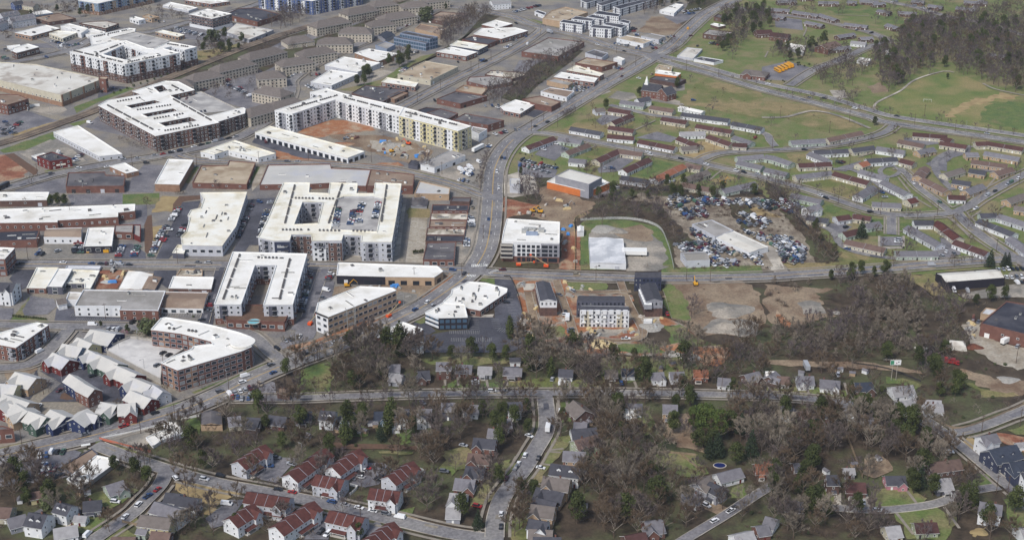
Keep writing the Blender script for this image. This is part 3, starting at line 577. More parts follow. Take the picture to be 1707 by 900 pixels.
for q in ["20 490 378 770 384 22", "20 460 345 560 350 8", "20 1060 345 1330 345 16", "20 160 320 190 225 8", "20 250 290 280 225 6", "21 1290 460 1480 462 16", "21 1300 510 1560 510 22", "21 1430 370 1430 430 5", "21 1560 365 1575 425 5", "21 1600 440 1683 460 6", "31 660 520 740 420 8", "20 70 100 100 50 6", "20 590 710 760 800 14", "20 300 790 370 760 5", "20 640 720 740 770 8", "20 800 560 1000 640 14", "10 250 850 400 850 12", "30 1420 720 1480 650 6", "32 140 100 150 90 1", "11 540 60 640 70 8", "22 5 200 60 460 14"]:
    t_, *v_ = q.split(); v_ = list(map(float, v_)); stalls(int(t_), *v_[:4], int(v_[4]))
pa = T(); pr_ = random.Random(4)
for i, r in enumerate(ROADS):
    if r["w"] < 5: continue
    fr = frames(r["c"]); k = 3
    while k < len(fr) - 4:
        p, d, n = fr[k]; o = pr_.uniform(-.3, .3) * r["w"]; l = pr_.uniform(1.5, 6); w_ = pr_.uniform(.5, 1.6); z = .535 + .0025 * i + .004
        if not near_road(p.x, p.y, 3, i): pa.poly([(*(p + n * (o - w_) - d * l).xy, z), (*(p + n * (o - w_) + d * l).xy, z), (*(p + n * (o + w_) + d * l).xy, z), (*(p + n * (o + w_) - d * l).xy, z)][::-1], pr_.choice(["asphalt_new", "asphalt_old", "asphalt_urban"]))
        k += pr_.randrange(5, 16)
struct("road_patches", pa)
# light rail track
rail = T(); rc = smooth([W(*p) for p in P("-120,275 -20,246 38,229 100,207 164,183 256,142 350,103 430,72 522,43 640,10 700,-8 800,-40")]); fr_ = frames(rc)
for (a, _, na), (b, _, nb) in zip(fr_, fr_[1:]):
    strip(rail, a, na, b, nb, 1, -6, 6, .3, .9, "ballast")
struct("railway_bed", rail)
for o_ in (-3.2, -1.75, 1.75, 3.2):
    rl = T()
    for (a, _, na), (b, _, nb) in zip(fr_, fr_[1:]): strip(rl, a, na, b, nb, 1, o_ - .06, o_ + .06, .9, 1.05, "metal_dark")
    struct("railway_track", rl)

# ---------------------------------------------------------------- building kit
FOOT = []          # footprints, so that trees and cars keep out
TPL = {}
def tpl(key, fn):
    if key not in TPL: TPL[key] = fn()
    return TPL[key]
MESHC = {}
def tmesh(key, fn, name):
    if key not in MESHC: MESHC[key] = tpl(key, fn).mesh(name)
    return MESHC[key]
def q(v): return round(v * 4) / 4
def win_t(w, h, fr="trim_white", glass="glass_dark"):
    def f():   # local x along the wall, -y outward, z up; frame proud 8 cm, pane set in it
        t = T(); b = .12
        t.box(-w / 2, -.08, 0, w / 2, .02, b, fr); t.box(-w / 2, -.08, h - b, w / 2, .02, h, fr)
        t.box(-w / 2, -.08, b, -w / 2 + b, .02, h - b, fr); t.box(w / 2 - b, -.08, b, w / 2, .02, h - b, fr)
        t.poly([(-w / 2 + b, -.04, b), (w / 2 - b, -.04, b), (w / 2 - b, -.04, h - b), (-w / 2 + b, -.04, h - b)], glass)
        return t
    return (("win", w, h, fr, glass), f)
def balcony_t(w, h, m="trim_dark"):
    def f():
        t = T()
        t.poly([(-w / 2, -.03, 0), (w / 2, -.03, 0), (w / 2, -.03, h - .5), (-w / 2, -.03, h - .5)], "glass_dark")  # flat dark sheet, painted as the shaded recess behind the balcony
        t.box(-w / 2 - .1, -1.3, -.2, w / 2 + .1, -.02, 0, "wall_lgrey"); t.box(-w / 2, -1.3, 0, w / 2, -1.22, 1.0, m)
        return t
    return (("balc", w, h, m), f)
def door_t(w, h, m):
    def f(): return T().box(-w / 2, -.1, 0, w / 2, .02, h, m)
    return (("door", w, h, m), f)
def unit_t(w, d, h, m="metal_unit"):
    def f(): return T().box(-w / 2, -d / 2, 0, w / 2, d / 2, h * .85, m).box(-w / 2 + .15, -d / 2 + .15, h * .85, w / 2 - .15, d / 2 - .15, h, "metal_dark")
    return (("unit", w, d, h, m), f)
class Parts:
    """parts of one building: each an object of its own up to a limit, the rest joined as one part of kind stuff"""
    def __init__(s, root): s.root = root; s.items = {}
    def add(s, name, tf, p, rz): s.items.setdefault(name, []).append((tf, p, rz))
    def flush(s, solo=True):
        ro = s.root.location
        for name, l in s.items.items():
            l.sort(key=lambda e: (e[1] - Vector((0, 0, CAM_H))).length)
            k = 300 if solo else 0
            for (key, f), p, rz in l[:k]:
                link(name, tmesh(key, f, name), s.root, p - ro, rz)
            if l[k:]:
                me = join_mesh(name + "_rows", [(tpl(key, f), Matrix.Translation(p - ro) @ Matrix.Rotation(rz, 4, 'Z')) for (key, f), p, rz in l[k:]])
                link(name + "s", me, s.root, kind="stuff")
STY = {  # bay, win w, win h, balcony every n (0 none), glass/frame
    "apt": dict(bay=3.9, w=1.6, h=1.7, balc=3), "brickapt": dict(bay=3.6, w=1.5, h=1.7, balc=4), "office": dict(bay=3.8, w=2.9, h=2.0, balc=0, frame="wall_lgrey"), "glass": dict(bay=3.2, w=2.9, h=2.4, balc=0, glass="glass_blue", frame="trim_dark"),
    "ware": dict(bay=9, w=1.6, h=1.2, balc=0), "mill": dict(bay=5, w=1.6, h=1.8, balc=0), "shop": dict(bay=5, w=3.2, h=2.2, balc=0), "plain": None, "dock": dict(bay=6.5, w=4.2, h=3.2, balc=0, frame="trim_dark"), "town": dict(bay=2.4, w=1.0, h=1.6, balc=0, frame="wall_black")}
STY["slab"] = None
def ccw(p): return p if sum(p[i].x * p[(i + 1) % len(p)].y - p[(i + 1) % len(p)].x * p[i].y for i in range(len(p))) > 0 else p[::-1]
def facade(pt, a, b, h, floors, sty, seed, base=None, top_gap=.5, bal_m="trim_dark", only=None):
    s = STY[sty]
    if s is None: return
    d = b - a; L = d.length
    if L < 3: return
    d.normalize(); n = Vector((d.y, -d.x, 0)); mid = (a + b) / 2
    if n.dot(Vector((0, 0, 0)) - mid) < -.25 * mid.length: return
    rz = math.atan2(d.y, d.x)
    nb = max(1, int(L / s["bay"])); fh = h / floors; bw = L / nb
    rr = random.Random(seed)
    for j in range(floors):
        for i in range(nb):
            p = a + d * (bw * (i + .5)) + n * .03; p = Vector((p.x, p.y, j * fh))
            if s["balc"] and i % s["balc"] == 1 and j > 0 and bw > 2.5:
                pt.add("balcony", balcony_t(q(min(2.8, bw * .75)), q(min(2.6, fh - .5)), bal_m), p + Vector((0, 0, .3)), rz)
            elif sty == "ware":
                if rr.random() < .35 and j == 0: pt.add("dock_door", door_t(3.0, q(min(3.2, h * .6)), rr.choice(["trim_white", "wall_lgrey", "trim_dark"])), p, rz)
                else: pt.add("window", win_t(s["w"], s["h"]), p + Vector((0, 0, max(1.2, fh * .5))), rz)
            elif sty == "dock": pt.add("bay_door", win_t(s["w"], min(s["h"], q(h - .8)), "trim_dark"), p + Vector((0, 0, .1)), rz)
            else:
                w_, h_ = min(s["w"], bw * .8), min(s["h"], fh - .7)
                pt.add("window", win_t(q(w_), q(h_), s.get("frame", "trim_white"), s.get("glass") or rr.choice(["glass_dark", "glass_dark", "glass_dark", "glass_mid", "blind"])), p + Vector((0, 0, (fh - h_) * .5)), rz)
def B(t, label, pts, drop, wall, roof, fl=1, sty="ware", holes=(), name=None, cat=None, walls={}, units=None, rows=(), base=None, par=.6, panels=None, solo=None, gable=0, h=None, basefl=1, z0=0, overhang=0):
    """building from its roof outline in the photograph; the first outline point is the corner whose drop to the ground was measured"""
    pp = [full(t, *p) for p in P(pts)]
    H = h if h is not None else height_of(pp[0][0], pp[0][1], pp[0][1] + drop / TS)
    top = [W(*p, H) for p in pp]
    outer = [Vector((p.x, p.y, 0)) for p in top]
    rev = ccw(outer) is not outer
    n = len(outer)
    if rev: outer = outer[::-1]; walls = {(n - 2 - k) % n: v for k, v in walls.items()}
    hl = [ccw([Vector((*TW(t, *p, H).xy, 0)) for p in P(hs)])[::-1] for hs in holes]
    FOOT.append([(p.x, p.y) for p in outer])
    c = sum(outer, Vector()) / n
    nm = name or ("apartment_building" if sty in ("apt", "brickapt") else "office_building" if sty in ("office", "glass") else "shop_building" if sty == "shop" else "warehouse" if sty in ("ware", "mill", "dock") else "building")
    root = link(nm, None, loc=c); tagit(root, label, cat or {"apartment_building": "apartment building", "office_building": "office building", "shop_building": "shop", "warehouse": "warehouse"}.get(nm, nm.replace("_", " ")))
    rel = lambda p: (p.x - c.x, p.y - c.y)
    wt = {}
    for li, loop in enumerate([outer] + hl):
        m_ = len(loop)
        for i in range(m_):
            a, b = loop[i], loop[(i + 1) % m_]
            wm = walls.get(i, wall) if li == 0 else wall
            (ax, ay), (bx, by) = rel(a), rel(b)
            wt.setdefault(0, T()).poly([(ax, ay, -1), (bx, by, -1), (bx, by, H + par), (ax, ay, H + par)], wm)
    link("wall", wt[0].mesh("wall"), root)
    if gable and n == 4 and not hl:
        rt = T(); l = [Vector((*rel(p), H)) for p in outer]
        if (l[1] - l[0]).length > (l[2] - l[1]).length: l = l[1:] + l[:1]
        m0, m1 = (l[0] + l[1]) / 2 + Vector((0, 0, gable)), (l[2] + l[3]) / 2 + Vector((0, 0, gable))
        rt.poly([l[1], l[2], m1, m0], roof); rt.poly([l[3], l[0], m0, m1], roof); rt.poly([l[0], l[1], m0], wall); rt.poly([l[2], l[3], m1], wall)
        link("roof", rt.mesh("roof"), root)
    else:
        link("roof", T().flat([[rel(p) for p in outer]] + [[rel(p) for p in l] for l in hl], H, roof).mesh("roof"), root)
    if par and not gable:
        pr = T()
        for loop in [outer] + hl:
            m_ = len(loop)
            for i in range(m_):
                a, b = loop[i], loop[(i + 1) % m_]; d = (b - a)
                if d.length < .5: continue
                d.normalize(); nn = Vector((d.y, -d.x, 0)) * .12; inn = nn * -3
                a0, b0 = a + nn - d * .12, b + nn + d * .12; a1, b1 = a + inn, b + inn
                (x0, y0), (x1, y1), (x2, y2), (x3, y3) = rel(a0), rel(b0), rel(b1), rel(a1)
                pr.shared([(x0, y0, H + par - .3), (x1, y1, H + par - .3), (x2, y2, H), (x3, y3, H), (x0, y0, H + par + .05), (x1, y1, H + par + .05), (x2, y2, H + par + .05), (x3, y3, H + par + .05)], [(0, 1, 5, 4), (4, 5, 6, 7), (2, 3, 7, 6), (0, 4, 7, 3), (1, 2, 6, 5)], {"roof_white": "trim_white", "roof_cream": "roof_cream"}.get(roof, wall if wall != "glass_dark" else "trim_dark"))
        link("parapet", pr.mesh("parapet"), root)
    pt = Parts(root)
    sd_ = int(abs(c.x * 7 + c.y * 3)) % 9999
    edges = [(loop[i], loop[(i + 1) % len(loop)]) for loop in [outer] + hl for i in range(len(loop))]
    for k, (a, b) in enumerate(edges):
        facade(pt, a, b, H, fl, sty, sd_ + k)
        d = (b - a); L = d.length
        if L < 4: continue
        d.normalize(); nn = Vector((d.y, -d.x, 0)); rz = math.atan2(d.y, d.x)
        if base and k < n:
            bm_, bh = base
            (ax, ay), (bx, by) = rel(a + nn * .1 - d * .1), rel(b + nn * .1 + d * .1)
            link("base_wall", T().poly([(ax, ay, -1), (bx, by, -1), (bx, by, bh), (ax, ay, bh)], bm_).poly([(ax, ay, bh), (bx, by, bh), (bx - nn.x * .1, by - nn.y * .1, bh), (ax - nn.x * .1, ay - nn.y * .1, bh)], bm_).mesh("base_wall"), root)
        if panels and nn.dot(-(a + b) / 2) > 0:
            cols, wd, gp = panels; x = gp; i_ = 0
            while x + wd < L:
                col_ = cols[i_ % len(cols)]; i_ += 1
                if col_:
                    p = a + d * (x + wd / 2)
                    key = ("panel", q(wd), q(H), col_)
                    def f(wd=wd, H=H, col_=col_): return T().box(-wd / 2, -.02, 0, wd / 2, 0.01, H - .6, col_)
                    pt.add("wall_panel", (key, f), Vector((p.x, p.y, 0)) , rz)
                x += wd + gp
    rr = random.Random(sd_)
    area = abs(sum(outer[i].x * outer[(i + 1) % n].y - outer[(i + 1) % n].x * outer[i].y for i in range(n))) / 2
    nu = units if units is not None else min(14, int(area / 260))
    xs, ys = [p.x for p in outer], [p.y for p in outer]
    tries = 0
    while nu > 0 and tries < 200:
        tries += 1
        x, y = rr.uniform(min(xs), max(xs)), rr.uniform(min(ys), max(ys))
        if not inpoly(x, y, outer) or any(inpoly(x, y, l) for l in hl): continue
        if not all(inpoly(x + dx, y + dy, outer) for dx, dy in ((3, 0), (-3, 0), (0, 3), (0, -3))): continue
        w_ = rr.choice([1.25, 1.75, 2.5, 3.5, 6.0, 8.5]); pt.add("rooftop_unit", unit_t(w_, rr.choice([1.25, 1.75, 2.25]) if w_ < 5 else .75, rr.choice([.5, 1.0, 1.5, 2.0]) if w_ < 5 else .5, rr.choice(["metal_unit", "metal_unit", "metal_unit", "trim_white", "metal_dark"])), Vector((x, y, H + (.1 if gable else 0))), math.atan2((outer[1] - outer[0]).y, (outer[1] - outer[0]).x))
        nu -= 1
    for rw in rows:
        x1, y1, x2, y2 = map(float, rw.split(","))
        a, b = TW(t, x1, y1, H), TW(t, x2, y2, H); L = (b - a).length; k = int(L / 2.3)
        for i in range(k):
            if i % 7 == 6: continue
            pt.add("rooftop_unit", unit_t(1.25, 1.25, 1.25, "metal_dark"), a.lerp(b, (i + .5) / k), math.atan2((b - a).y, (b - a).x))
    py = pp[0][1]
    nw = sum(len(v) for v in pt.items.values())
    pt.flush(solo if solo is not None else (py > 200 or nw < 60))
    root["h"] = H; root["k"] = 0
    return root, H, outer, pt
def sub(root, name, t, **k):
    return link(name, t.mesh(name), root, **k)

# ---- top left
B(0, "white five-storey apartment block around a square courtyard, brick lower floors", "815,425 455,342 700,280 820,268 960,318 1005,322 1105,277 1283,311 1205,332 1120,308 1065,320 1172,350", 122, "wall_white", "roof_white", 5, "apt", ["672,360 805,300 960,352 815,395"], base=("brick_brown", 7), rows=["480,335,800,410", "830,412,1050,365", "650,345,790,290", "1090,290,1230,310"], panels=(["wall_white", "brick_red", None], 7, 4))
B(0, "white apartment wing with a stepped roof behind the courtyard block", "600,297 588,240 840,188 885,192 878,215 722,250 792,275 700,290", 42, "wall_white", "roof_white", 4, "apt", rows=["610,245,830,200"])
B(0, "grey open-top parking deck behind the white courtyard apartments", "960,318 820,270 722,250 878,213 1112,268 1005,322", 50, "wall_concrete", "roof_deck", 3, "plain", name="parking_deck", cat="parking deck", units=2)
g_ = B(0, "large cream grocery store with brick piers and a pale grey flat roof", "397,625 25,535 -320,440 -150,400 235,425 642,512 642,530", 72, "wall_cream", "roof_pale", 1, "mill", base=("brick_tan", 4), units=12, name="grocery_store", cat="store")
B(0, "round-cornered brick entrance tower at the end of the grocery store", "690,522 645,517 650,503 700,505 704,515", 85, "brick_red", "roof_tan", 2, "mill", name="entrance_tower", cat="tower", units=0)
B(0, "two-storey orange-roofed brick building at the left edge below the grocery", "48,690 -60,668 -60,620 120,622 186,650", 62, "brick_red", "roof_brown", 2, "brickapt", name="building", cat="building")
B(0, "flat-roofed tan store with blue corner at the upper left", "205,240 98,218 300,168 390,190", 28, "brick_tan", "roof_white", 1, "shop")
B(0, "long white store unit joined to the upper left shops", "530,222 395,175 450,158 575,190", 30, "wall_white", "roof_white", 1, "plain"); B(0, "low white store unit touching the courtyard apartments", "575,245 530,205 600,190 690,215 640,240", 12, "wall_white", "roof_white", 1, "plain", units=2)
B(0, "small beige store with a raised parapet in the upper left car park", "410,255 320,222 375,205 510,215", 25, "wall_cream", "roof_cream", 1, "shop"); B(0, "white-roofed brick shop beside the tan apartments road at the top", "690,190 515,155 600,145 700,142 775,160", 26, "brick_brown", "roof_pale", 1, "shop")
B(0, "blue-walled flat-roofed store near the top left corner", "220,105 190,88 300,70 345,88", 20, "wall_sky", "roof_white", 1, "plain"); B(0, "L-shaped dark brick shop with a white roof at the left edge", "110,350 75,335 85,318 180,290 255,312", 42, "brick_brown", "roof_white", 1, "shop"); B(0, "small white shed beside the L-shaped brick shop", "70,325 45,305 130,295 135,318", 14, "wall_white", "roof_white", 1, "plain", units=1)
B(0, "low brick building with a patchy brown roof near the top left", "320,150 215,120 380,90 495,125", 20, "brick_brown", "roof_brown", 1, "ware"); B(0, "small white cafe in the top car park", "905,140 845,122 880,112 950,130", 25, "wall_white", "roof_white", 1, "shop", units=2); B(0, "small tan cafe beside the white cafe", "990,125 930,108 965,98 1040,115", 25, "wall_tan", "roof_tan", 1, "shop", units=2)
B(0, "small tan and brick restaurant above the parking deck", "1165,245 1015,213 1060,200 1205,232", 22, "brick_tan", "roof_cream", 1, "shop"); B(0, "four-storey brick and white office with a cluttered white roof", "1385,128 1232,98 1350,62 1512,95", 78, "brick_brown", "roof_white", 4, "office", base=("wall_white", 3.5), units=14)
B(0, "wide pale flat-roofed hall right of the tall dark conifer", "1625,265 1470,212 1540,155 1786,200", 20, "wall_grey", "roof_pale", 1, "ware", units=6); B(1, "large brick store with a dark blue-grey roof near the top", "35,148 -170,98 -90,60 20,55 190,98", 30, "brick_red", "roof_black", 1, "ware", units=6)
B(0, "blue and tan four-storey apartment row at the very top", "640,28 510,8 600,-30 980,-90 1000,-52", 75, "wall_sky", "roof_white", 4, "apt", base=("brick_tan", 4), panels=(["wall_blue", None, "wall_tan"], 5, 3)); B(1, "blue and white apartment tower at the top edge", "395,12 40,-30 200,-80 700,-100 720,-55", 88, "wall_blue", "roof_white", 5, "apt", panels=(["wall_white", None], 5, 4))
B(0, "long low white store at the very top edge", "1380,30 1205,5 1290,-10 1500,12", 22, "brick_red", "roof_white", 1, "shop"); B(0, "low white roof behind trees at the top edge", "1230,75 1060,40 1110,18 1290,55", 12, "wall_lgrey", "roof_white", 1, "plain")
B(0, "brick apartment building with white roof and three slot courtyards", "1015,893 640,693 700,660 920,622 862,600 1075,533 1165,537 1270,592 1110,628 1430,805", 100, "brick_brown", "roof_white", 4, "brickapt", ["820,695 1010,658 1055,672 860,712", "925,750 1130,712 1165,728 965,768", "1035,808 1240,768 1290,792 1080,830", "1000,575 1060,560 1100,595 1040,608"], rows=["700,690,1000,850", "760,668,920,640", "890,722,1120,688", "1000,780,1200,745", "1070,858,1300,820", "1120,560,1200,600", "1130,650,1380,790"], panels=(["brick_dark", None, "brick_red"], 6, 5), solo=True)
B(0, "grey parking deck behind the three-court brick apartments", "1330,745 1130,640 1310,600 1440,660 1560,720", 66, "wall_concrete", "roof_deck", 3, "plain", name="parking_deck", cat="parking deck", units=1); B(0, "dark brick end wing with a white roof beside its parking deck", "1415,802 1350,765 1588,705 1602,715 1598,745", 92, "brick_dark", "roof_white", 4, "brickapt", units=4)
# ---- top middle
B(1, "long white apartment wing with grey panels, newly built", "265,748 148,725 440,630 378,606 485,580 600,615 990,705 960,760 545,655", 116, "wall_white", "roof_white", 5, "apt", rows=["250,715,560,625", "600,640,960,735"], panels=(["wall_grey", None, "wall_lgrey", None], 7, 5), solo=True)
B(1, "cream and yellow end of the long apartment wing, still under construction", "1345,860 958,759 990,705 1432,828", 134, "wall_yellow", "roof_white", 5, "apt", rows=["1000,735,1340,820"], panels=(["wall_cream", "wall_white", None], 7, 5), solo=True)
B(1, "blue-grey two-storey office with tall windows and a glazed front", "1135,288 925,248 975,232 1185,265", 48, "wall_bluegrey", "roof_dark", 2, "glass", units=0); B(1, "upper floors of the blue-grey office with roof panels", "1160,258 965,222 1010,208 1212,245", 70, "wall_bluegrey", "roof_dark", 3, "glass", units=0, rows=["1010,222,1180,255"])
B(1, "grey outbuilding with a dark roof left of the blue-grey office", "870,262 820,235 880,205 935,230", 20, "wall_grey", "shingle_navy", 1, "plain", units=0, gable=1.5); B(1, "low blue-grey annexe below the blue-grey office", "880,325 805,300 870,275 935,295", 24, "wall_bluegrey", "roof_grey", 1, "plain", units=0)
B(1, "middle white shed in the row by the curved street", "690,475 475,430 600,375 838,415", 30, "wall_lgrey", "roof_white", 1, "ware"); B(1, "upper white-roofed brick shed by the curved street", "825,405 670,350 760,322 955,355", 34, "brick_tan", "roof_white", 1, "ware"); B(1, "lower white shed beside the pines, by the curved street", "520,562 383,540 510,460 695,485", 30, "wall_lgrey", "roof_white", 1, "mill")
B(1, "wide beige-roofed workshop with a cream wall of bays", "1165,528 950,490 1130,403 1345,440", 32, "wall_cream", "roof_tan", 1, "ware", units=8); B(1, "brick shed with a worn tan roof near the top street", "1270,150 1140,125 1230,80 1410,95", 22, "brick_brown", "roof_brown", 1, "ware"); B(1, "tan flat-roofed block behind the blue-grey office", "1230,235 1065,190 1100,160 1265,190", 22, "wall_tan", "roof_brown", 1, "plain")
B(1, "white-roofed brick store front with navy door wall", "1398,372 1203,342 1300,310 1468,345", 30, "brick_red", "roof_white", 1, "shop", walls={}); B(1, "white-roofed store with dark navy walls", "1480,330 1290,300 1340,270 1540,300", 34, "wall_navy", "roof_cream", 1, "shop"); B(1, "brick store with a navy blue roof", "1540,295 1370,262 1440,240 1610,265", 25, "brick_red", "roof_black", 1, "ware")
B(1, "long white-roofed brick store stretching to the side street", "1630,258 1445,228 1500,190 1720,185 1800,206", 30, "brick_red", "roof_white", 1, "shop"); B(1, "white roof at the head of the brick store row", "1600,188 1500,165 1590,135 1700,160", 15, "brick_red", "roof_white", 1, "plain"); B(1, "low brick and white office with a small forecourt, above the dark roofs", "1065,572 845,540 880,510 1085,545", 26, "brick_red", "roof_cream", 1, "shop")
B(1, "sprawling dark-roofed brick workshops behind the long white wing", "850,672 650,612 740,560 1020,590 905,640", 22, "brick_brown", "roof_dark", 1, "ware", units=8); B(1, "tan brick block beside the sprawling dark workshops", "930,655 885,635 960,600 1020,612", 20, "brick_tan", "roof_brown", 1, "ware"); B(1, "wide dark-roofed brick workshop across the side street", "1360,682 1205,650 1330,600 1535,632", 30, "brick_red", "roof_dark", 1, "ware"); B(1, "low tan-roofed block behind the wide dark workshop", "1500,622 1330,590 1380,560 1540,580", 12, "brick_tan", "roof_tan", 1, "plain")
B(1, "brick workshop with a grey gravel roof by the creek trees", "1540,570 1400,535 1420,508 1560,500 1690,512 1700,540", 20, "brick_red", "roof_grey", 1, "ware"); B(1, "mottled white-roofed workshop by the creek trees", "1700,520 1520,490 1560,465 1760,475 1790,492", 15, "brick_brown", "roof_mottled", 1, "plain", units=6); B(1, "small black-roofed block by the green verge", "1140,762 1085,722 1140,705 1230,715", 10, "brick_dark", "roof_black", 1, "plain", units=0)
B(1, "grey-roofed brick block next to the small black roof", "1275,785 1140,740 1230,712 1345,745", 35, "brick_red", "roof_dark", 1, "ware"); B(1, "brick two-storey block with a cluttered grey roof by the car lot", "1540,822 1310,785 1390,745 1645,790", 42, "brick_red", "roof_dark", 2, "ware"); B(1, "small white building with a green roof edge beside the yellow wing", "1480,880 1432,858 1440,830 1535,847", 48, "wall_white", "roof_grey", 1, "ware", units=1)
# ---- top right of the avenue
B(2, "wide tan-roofed hall behind the townhouses", "375,147 252,125 310,75 400,50 548,85", 36, "wall_tan", "roof_tan", 1, "plain", units=6); B(2, "small dark and white office beside the tan hall", "265,105 200,80 220,70 275,88", 22, "wall_white", "roof_black", 1, "ware", units=0)
for i_, q_ in enumerate(["510,166 365,147 388,130 530,153|56", "572,140 440,127 470,108 592,126|56", "652,130 540,112 580,98 668,118|46", "748,112 585,92 620,72 762,96|50", "700,192 560,182 585,163 722,178|60", "768,186 650,162 675,148 802,166|60", "815,158 745,142 780,130 826,142|60", "640,42 605,27 850,-50 885,-38|44", "757,62 712,47 990,-22 1012,-10|48", "540,22 500,7 640,-32 682,-20|40"]):
    p_, d_ = q_.split("|")
    r_, *_ = B(2, "x", p_, float(d_), "wall_white", "roof_black", 3, "town", name="townhouse_row", cat="townhouse row", units=0, par=.2, panels=(["wall_dgrey", None], 3.0, 3.5), solo=True)
    c_ = r_.location; rep(r_, "modern white townhouse row with black roof", "at", "townhouse row", "modern white townhouse rows", c_)
B(2, "large red brick store with a grey gravel roof by the avenue", "355,374 115,342 290,250 525,278", 30, "brick_red", "roof_grey", 1, "ware", units=7); B(2, "tan-roofed brick workshop between the trees and the boulevard", "640,442 465,415 540,380 742,412", 30, "brick_red", "roof_tan", 1, "ware"); B(2, "small dark-roofed block near the crossroads", "640,382 530,350 590,328 680,352", 25, "wall_lgrey", "roof_dark", 1, "plain"); B(2, "tiny white garage near the crossroads", "770,402 715,385 745,373 790,390", 26, "wall_white", "roof_white", 1, "plain", units=0, name="garage", cat="garage")
B(2, "white-roofed brick shop, uppermost of the boulevard row", "625,502 410,462 470,430 652,487", 30, "brick_red", "roof_cream", 1, "shop"); B(2, "white-roofed brick shop with a wide flat roof, middle of the boulevard row", "590,542 325,507 372,475 612,515", 28, "brick_red", "roof_white", 1, "shop"); B(2, "low grey-roofed tan shop in front of the crowded yard", "420,562 280,532 330,515 450,542", 25, "wall_tan", "roof_grey", 1, "plain"); B(2, "white shop with a brown roof facing the boulevard", "410,640 240,602 300,575 460,600", 26, "wall_white", "roof_brown", 1, "mill")
B(2, "white-roofed brick clinic by the lone dark car park", "105,747 0,725 -25,700 75,655 205,685", 25, "brick_red", "roof_white", 1, "shop"); B(2, "brown-roofed brick warehouse below the creek trees", "310,702 200,680 120,650 240,630 370,670", 34, "brick_red", "roof_brown", 1, "plain"); B(2, "tan-roofed white showroom with a blue band", "910,292 735,255 800,235 970,268", 24, "wall_white", "roof_tan", 1, "ware"); B(2, "grey metal workshop beside the showroom", "1010,265 895,240 960,222 1055,242", 22, "wall_lgrey", "roof_grey", 1, "ware", gable=1)
B(2, "white-roofed garage by the sandy lot", "1110,92 1015,72 1120,28 1172,36", 18, "wall_white", "roof_white", 1, "ware"); B(2, "low brick school-like building with a grey roof by the dark trees", "1420,242 1298,225 1340,195 1505,215", 28, "brick_brown", "roof_grey", 1, "mill"); B(2, "small white-roofed block left of the dark trees", "1400,180 1348,165 1370,155 1448,170", 16, "brick_brown", "roof_white", 1, "plain", units=1); B(2, "brick block by the top of the boulevard", "1440,128 1370,114 1400,95 1470,110", 24, "brick_brown", "roof_dark", 1, "mill", units=1)
B(2, "pale canopy-roofed building past the crossroads", "1235,387 1130,370 1195,315 1295,325", 13, "wall_lgrey", "roof_pale", 1, "plain", units=1); B(2, "low white building with a navy roof by the parkway", "1370,414 1238,390 1290,375 1432,398", 14, "wall_white", "roof_black", 1, "plain", units=2); B(2, "white and orange-brick shop at the crossroads corner", "1130,502 985,482 1000,460 1155,482", 24, "wall_orange", "roof_white", 1, "plain", units=5); B(2, "tan-roofed shop behind the orange-brick shop", "1090,472 985,455 1010,425 1100,440", 14, "wall_cream", "roof_tan", 1, "plain", units=3); B(2, "long dark roof joining the church to the corner shops", "1130,552 950,518 990,500 1188,522", 22, "brick_dark", "roof_dark", 1, "plain")
B(3, "white-roofed low building among trees near the buses", "270,350 150,300 170,285 285,305", 18, "wall_lgrey", "roof_white", 1, "plain", units=1); B(3, "small pale-roofed house by the avenue trees", "690,420 620,400 640,380 715,390", 14, "wall_white", "roof_pale", 1, "plain", units=0, name="shed", cat="shed")
# ---- second row, left
B(10, "long white warehouse with regular vents along its roof", "650,163 348,5 510,-38 798,148", 32, "wall_lgrey", "roof_white", 1, "mill", units=0, rows=[]); B(10, "dark red two-storey club building with a black roof and sign", "325,197 240,165 340,135 468,177", 54, "paint_red", "roof_black", 2, "mill", units=6); B(10, "lean-to with a white canopy beside the red club", "250,187 205,162 280,142 332,152", 20, "wall_dgrey", "roof_white", 1, "plain", units=1); B(10, "tiny white hut behind the red club", "385,140 365,138 368,122 395,125", 22, "wall_white", "roof_white", 1, "plain", units=0, name="shed", cat="shed", gable=1.2)
B(10, "brick warehouse with a patchy near-black roof", "430,360 445,270 685,265 690,285 817,290 808,357", 40, "brick_red", "roof_dark", 1, "ware", units=5); B(10, "small tan-brick building with a white roof and two doors", "825,275 715,228 815,205 905,257", 28, "brick_tan", "roof_white", 1, "ware", units=1); B(10, "tall tan-brick warehouse with a clean white roof", "1170,347 1010,342 1097,182 1262,188", 46, "brick_tan", "roof_white", 1, "plain", units=1); B(10, "wide brick warehouse with a cream ribbed roof", "1610,347 1255,337 1312,225 1485,222 1495,192 1667,205", 30, "brick_red", "roof_tan", 1, "ware", units=3)
B(10, "brick warehouse with a white roof cut by the left edge", "305,447 20,452 -60,452 -60,398 322,397", 38, "brick_brown", "roof_white", 1, "ware", units=2); B(10, "very long brick mill with a white roof and a raised end bay", "770,557 375,580 375,592 -80,598 -80,512 730,482 882,475 880,518 770,530", 52, "brick_red", "roof_white", 1, "mill", units=12); B(10, "brick garage with a black roof and two white doors", "238,710 -60,717 -60,655 258,643", 44, "brick_red", "roof_black", 1, "ware", units=4)
